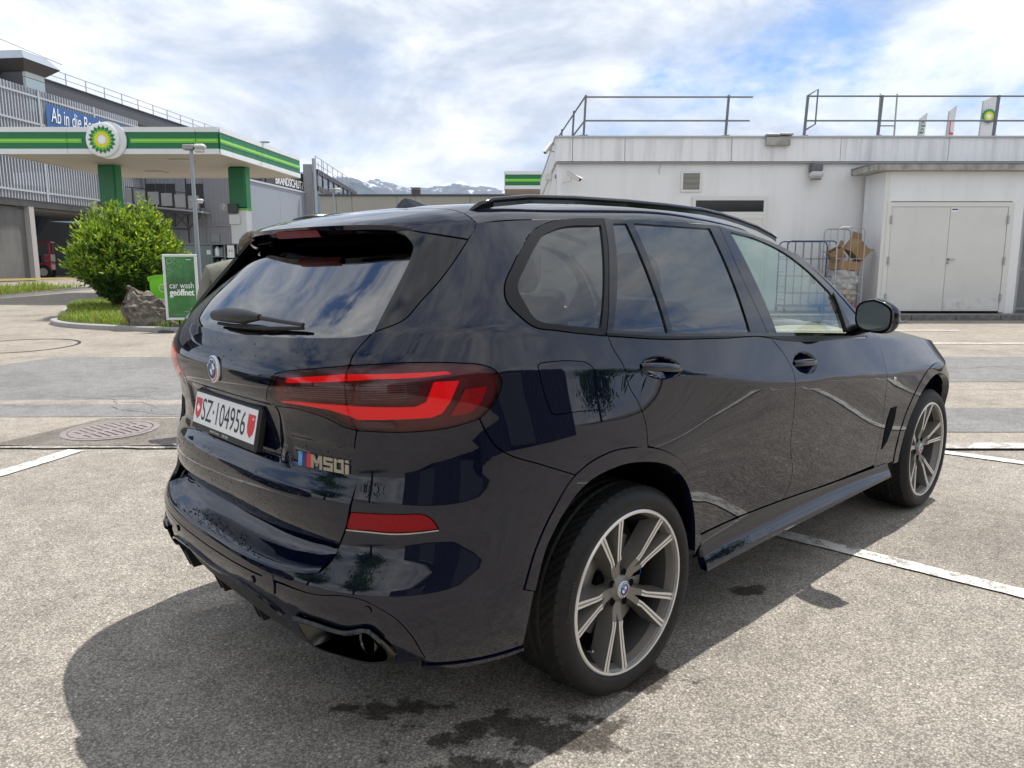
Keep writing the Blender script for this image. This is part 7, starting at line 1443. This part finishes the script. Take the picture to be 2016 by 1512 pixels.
def ridge(name, Y, prof, depth, seed, rough, label):
    r = np.random.default_rng(seed); xs_ = np.linspace(prof[0][0], prof[-1][0], 260); hz = np.interp(xs_, [p[0] for p in prof], [p[1] for p in prof]); kk = np.zeros_like(xs_)
    for f in range(1, 9): kk += np.sin(xs_/(prof[-1][0]-prof[0][0])*2**f*3+r.uniform(0, 6))*rough/2**(f*.8)
    hz = np.maximum(hz+kk*np.interp(hz, [0, 200], [.2, 1]), 2); nr = 40; V = []; F = []; n = len(xs_)
    for j in range(nr):
        t = j/(nr-1); fall = np.sin(min(t/.62, 1)*math.pi/2)**1.15 if t < .62 else 1-((t-.62)/.38)**1.5; fall = max(fall, .0)
        nz = np.zeros(n)
        for f in range(1, 7): nz += np.sin(xs_*2**f*.0035+r.uniform(0, 6)+t*2**f*1.3)*rough*1.1/2**(f*.75)
        V += list(np.c_[xs_, np.full(n, Y-depth*.62+depth*t), np.maximum(hz*fall+nz*(4*t*(1-t))*(1 if abs(t-.62) > .03 else .2), -5)])
    F = [(j*n+i, j*n+i+1, (j+1)*n+i+1, (j+1)*n+i) for j in range(nr-1) for i in range(n-1)]; o = mesh(name, V, F, MT, None, True); return tag(o, kind='structure')
K = 6000/1472.
ridge('mountains', 6000, [(-3000, 260), (-1900, 560), (-1480, 640), (-1357, 700), (-1320, 670), (-1257, 735), (-1180, 700), (-983, 625), (-826, 592), (-650, 585), (-509, 602), (-390, 628), (-250, 606), (-73, 566), (200, 560), (500, 520), (900, 380), (3000, 260)], 1800, 4, 26, '')
ridge('mountains', 4700, [(-3000, 300), (-1500, 560), (-1190, 550), (-1090, 528), (-955, 517), (-818, 433), (-650, 340), (-560, 200), (-400, 100), (0, 60), (3000, 40)], 1300, 14, 14, '')
# ================================================================= person behind the car
def person():
    px, py = -2.49, 6.55; z0 = float(zg(py)); root = empty('person', (px, py, z0), 0, 'person in a grey-green jacket leaning forward behind the SUV', 'person')
    J = dict(pel=(.02, 0, .98), spine=(.01, .04, 1.20), chest=(.06, .10, 1.42), neck=(.13, .13, 1.55), headb=(.17, .14, 1.60), head=(.20, .15, 1.70), shl=(-.14, .06, 1.46), ell=(-.21, -.02, 1.19), wrl=(-.10, -.20, 1.02), hal=(-.06, -.27, .98), shr=(.24, .20, 1.46), elr=(.36, .12, 1.20), wrr=(.30, -.08, 1.05), har=(.27, -.16, 1.02), hl=(-.08, -.01, .92), kl=(-.09, -.05, .52), al=(-.10, .02, .10), tl=(-.12, -.16, .05), hr=(.12, .02, .92), kr=(.14, -.02, .52), ar=(.15, .06, .10), tr=(.15, -.11, .05))
    R = dict(pel=.155, spine=.15, chest=.165, neck=.075, headb=.07, head=.02, shl=.085, ell=.058, wrl=.042, hal=.03, shr=.085, elr=.058, wrr=.042, har=.03, hl=.10, kl=.072, al=.052, tl=.042, hr=.10, kr=.072, ar=.052, tr=.042)
    E_ = [('pel', 'spine'), ('spine', 'chest'), ('chest', 'neck'), ('neck', 'headb'), ('chest', 'shl'), ('shl', 'ell'), ('ell', 'wrl'), ('wrl', 'hal'), ('chest', 'shr'), ('shr', 'elr'), ('elr', 'wrr'), ('wrr', 'har'), ('pel', 'hl'), ('hl', 'kl'), ('kl', 'al'), ('al', 'tl'), ('pel', 'hr'), ('hr', 'kr'), ('kr', 'ar'), ('ar', 'tr')]
    names = [n for n in J if n != 'head']; ix = {n: i for i, n in enumerate(names)}; me = bpy.data.meshes.new('body'); me.from_pydata([J[n] for n in names], [(ix[a], ix[b]) for a, b in E_], []); o = bpy.data.objects.new('body', me); COL.objects.link(o); o.parent = root
    sk = o.modifiers.new('skin', 'SKIN'); sk.use_smooth_shade = True
    for i, n in enumerate(names): d = me.skin_vertices[0].data[i]; d.radius = (R[n], R[n]*(.78 if n in ('pel', 'spine', 'chest') else 1)); d.use_root = n == 'pel'
    su = o.modifiers.new('sub', 'SUBSURF'); su.levels = 2; su.render_levels = 2
    dg = bpy.context.evaluated_depsgraph_get(); dg.update(); ev = o.evaluated_get(dg); m2 = bpy.data.meshes.new_from_object(ev); o.modifiers.clear(); o.data = m2; m2.name = 'body'
    JK = mat('jacket_grey_green', (.17, .17, .135), .85, vary=(9, .5, (.24, .24, .20)), bump=.5, bdist=.02, bscale=12); TRS = mat('trousers_dark', (.03, .033, .045), .85); SKIN = mat('skin', (.58, .34, .26), .5); SHOE = mat('shoe_black', (.015, .015, .016), .5)
    for m_ in (JK, TRS, SKIN, SHOE): m2.materials.append(m_)
    for p in m2.polygons: z = p.center.z; near = min((Vector(p.center)-Vector(J[n])).length for n in ('hal', 'har')); p.material_index = 3 if z < .09 else (1 if z < .90 else (2 if (near < .07 or (z > 1.53 and (Vector(p.center)-Vector(J['neck'])).length < .10)) else 0)); p.use_smooth = True
    # head with face, facing away to the right and down
    bm = bmesh.new(); bmesh.ops.create_uvsphere(bm, u_segments=28, v_segments=20, radius=1)
    for v in bm.verts:
        x, y, z = v.co; f = max(0, y); v.co = Vector((x*.076*(1-.18*max(0, -z)), y*.096*(1-.10*max(0, -z)), z*.118))
        if f > .82 and abs(x) < .20 and -.30 < z < .12: v.co.y += .020*(1-abs(x)/.20)*(1-abs(z+.15)/.3)
        if f > .75 and .05 < z < .22 and .2 < abs(x) < .55: v.co.y -= .008
        if f > .75 and -.58 < z < -.48 and abs(x) < .3: v.co.y -= .006
    mh = bpy.data.meshes.new('head'); bm.to_mesh(mh); bm.free(); mh.materials.append(SKIN); mh.polygons.foreach_set('use_smooth', [True]*len(mh.polygons)); h = bpy.data.objects.new('head', mh); COL.objects.link(h); h.parent = root
    h.matrix_local = Matrix.Translation((.20, .16, 1.70)) @ Matrix.Rotation(math.radians(-62), 4, 'Z') @ Matrix.Rotation(math.radians(-16), 4, 'X')
    for sx in (-1, 1): MB().lathe([(.0, -.008), (.020, -.008), (.026, 0), (.018, .006), (0, .004)], 12, 'x', (sx*.078, -.005, -.01)).build('ear', SKIN, h, True)
    for sx in (-1, 1): MB().lathe([(0, -.004), (.010, 0), (.006, .006), (0, .008)], 10, 'y', (sx*.030, .084, .018)).build('eye', LINER, h, True)
    # short greying hair: tufts over the crown and the back
    r = np.random.default_rng(2); V = []; F = []; n = 2600; k = 0
    while k < n:
        q = r.normal(0, 1, 3); q /= np.linalg.norm(q)
        if q[2] < -.35 or (q[1] > .45 and q[2] < .55) or (q[1] > .1 and q[2] < .0): continue
        p = np.array([q[0]*.077, q[1]*.097, q[2]*.119]); d = q+np.array([0, -.5, .1])+r.normal(0, .25, 3); d /= np.linalg.norm(d); s = np.cross(d, q); s = s/(np.linalg.norm(s)+1e-6)*.0022; L_ = r.uniform(.012, .026); i = len(V); V += [p-s, p+s, p+d*L_]; F.append((i, i+1, i+2)); k += 1
    cap = [];
    hr = mesh('hair', V, F, [mat('hair_grey_brown', (.16, .12, .085), .6), mat('hair_grey', (.34, .32, .29), .6)], h); hr.data.polygons.foreach_set('material_index', r.integers(0, 2, len(F)).astype(np.int32))
    bm = bmesh.new(); bmesh.ops.create_uvsphere(bm, u_segments=24, v_segments=16, radius=1)
    bmesh.ops.delete(bm, geom=[v for v in bm.verts if v.co.z < -.32 or (v.co.y > .42 and v.co.z < .58) or (v.co.y > .1 and v.co.z < 0)], context='VERTS')
    for v in bm.verts: v.co = Vector((v.co.x*.0785, v.co.y*.0985, v.co.z*.1205))
    mc_ = bpy.data.meshes.new('hair_base'); bm.to_mesh(mc_); bm.free(); mc_.materials.append(MATS['hair_grey_brown']); hb_ = bpy.data.objects.new('hair_base', mc_); COL.objects.link(hb_); hb_.parent = h
    # fingers
    root.scale = (.972,)*3
    for hn, wn in (('hal', 'wrl'), ('har', 'wrr')):
        a = Vector(J[hn]); d = (a-Vector(J[wn])).normalized(); s = d.cross(Vector((0, 0, 1))).normalized()
        for i in range(4): l = (.06, .07, .066, .052)[i]; b_ = a+s*(.026-.0175*i); MB().tube([b_, b_+d*l*.5, b_+d*l*.85-Vector((0, 0, .018))], [.0095, .0088, .007], 8).build('finger', SKIN, root, True)
        MB().tube([a-d*.03+s*.03, a+s*.05+d*.01, a+s*.052+d*.035-Vector((0, 0, .01))], [.012, .010, .008], 8).build('thumb', SKIN, root, True)
person()
# ================================================================= what the paint mirrors from behind the viewer: hall, trees, a parked car
bh = empty('rear_hall', (6, -11.5, 0), math.radians(30), 'grey corrugated hall mirrored in the rear corner of the SUV', 'building')
xs_ = []; V = []; x = -16; k = 0
while x < 22: V += [(x, (0 if k % 4 in (0, 1) else .06), 0), (x, (0 if k % 4 in (0, 1) else .06), 4.8)]; x += (.30, .05, .25, .05)[k % 4]; k += 1
mesh('corrugated_sheet', V, [(2*i, 2*i+2, 2*i+3, 2*i+1) for i in range(len(V)//2-1)], mat('rear_hall_grey', (.085, .092, .105), .6), bh); MB().box(-16, 22, -6, -.1, 0, 4.7).build('core', DGREY, bh); MB().box(-16.2, 22.2, -.1, .25, 4.7, 5.0).build('roof_edge', METALW, bh)
for x in (-10, 0, 9): MB().box(x, x+4.2, .07, .12, .1, 3.4).build('roller_door', mat('roller_pale', (.20, .21, .22), .6), bh); MB().box(x-.15, x+4.35, .125, .16, 3.4, 3.6).build('door_head', METALW, bh)
def tree(x, y, h, r, seed, label):
    t = empty('broadleaf_tree', (x, y, 0), 0, label, 'tree', 'trees mirrored in the paint'); g = np.random.default_rng(seed); MB().tube([(0, 0, 0), (.1, 0, h*.3), (0, .1, h*.6), (.1, 0, h*.9)], [.22, .18, .12, .03], 10).build('trunk', mat('tree_bark', (.07, .055, .04), .9), t, True)
    n = 5200; c = g.normal(0, 1, (60, 3)); c /= np.linalg.norm(c, axis=1, keepdims=True); c = c*g.uniform(.35, .95, (60, 1))*np.array([r, r, h*.36])+np.array([0, 0, h*.62]); P = c[g.integers(0, 60, n)]+g.normal(0, r*.17, (n, 3)); d = g.normal(0, 1, (n, 3)); d /= np.linalg.norm(d, axis=1, keepdims=True); u = np.cross(d, g.normal(0, 1, (n, 3))); u /= np.linalg.norm(u, axis=1, keepdims=True); L_ = .34
    V = np.stack([P, P+d*L_*.5+u*L_*.3, P+d*L_, P+d*L_*.5-u*L_*.3], 1).reshape(-1, 3); i = np.arange(n)*4; o = mesh('crown', V, np.c_[i, i+1, i+2, i+3], LV[:2], t); o.data.polygons.foreach_set('material_index', g.integers(0, 2, n).astype(np.int32)); o['kind'] = 'stuff'
for a in ((-11, -9, 9, 3.2, 1, 'tall tree left of the mirrored hall'), (-16, -3, 8, 3.0, 2, 'tree at the far left of the mirrored hall'), (46, 8, 6, 3.4, 3, 'tree mirrored in the front fender'), (52, 2, 6, 3.6, 4, 'tree right of the one mirrored in the fender'), (44, -9, 6, 3.0, 5, 'tree between the mirrored hall and the road')): tree(*a)
# the grey car mirrored in the tail gate: same make of body, other paint
GREYP = mat('grey_car_paint', (.045, .055, .06), .3, 0., 1., .2, coat_rough=.01)
SKIP = ('seat', 'dashboard', 'steering_wheel', 'cabin_floor', 'number_plate', 'round_emblem', 'rear_wiper', 'door_lining', 'air_vent')
c2 = empty('grey_suv', (-8.6, 1.7, 0), math.radians(40), 'grey SUV mirrored in the tail gate', 'car')
def copy_car(o, parent):
    c = o.copy(); COL.objects.link(c); c.parent = parent
    for s in c.material_slots:
        if s.material == PAINT: s.link = 'OBJECT'; s.material = GREYP
    for ch_ in o.children:
        if ch_.name.split('.')[0] not in ('tyre_lettering', 'badge_letter', 'badge_stripe', 'hub_cap', 'machined_face', 'spoke') or ch_.name.split('.')[0] == 'spoke': copy_car(ch_, c)
for ch_ in list(car.children):
    if ch_.name.split('.')[0] not in SKIP: copy_car(ch_, c2)
# ================================================================= hazy air
hz = MB().box(-7000, 7000, -200, 7600, -6, 790).build('haze'); tag(hz, 'thin pale haze in the air over the whole place', 'haze', kind='stuff')
hm = bpy.data.materials.new('haze_air'); hm.use_nodes = True; nt = hm.node_tree; nt.nodes.clear(); _o = nt.nodes.new('ShaderNodeOutputMaterial'); _v = nt.nodes.new('ShaderNodeVolumePrincipled'); _v.inputs['Color'].default_value = (.42, .60, .95, 1); _v.inputs['Density'].default_value = 7e-5; _v.inputs['Anisotropy'].default_value = .0; nt.links.new(_v.outputs[0], _o.inputs['Volume']); hz.data.materials.append(hm)
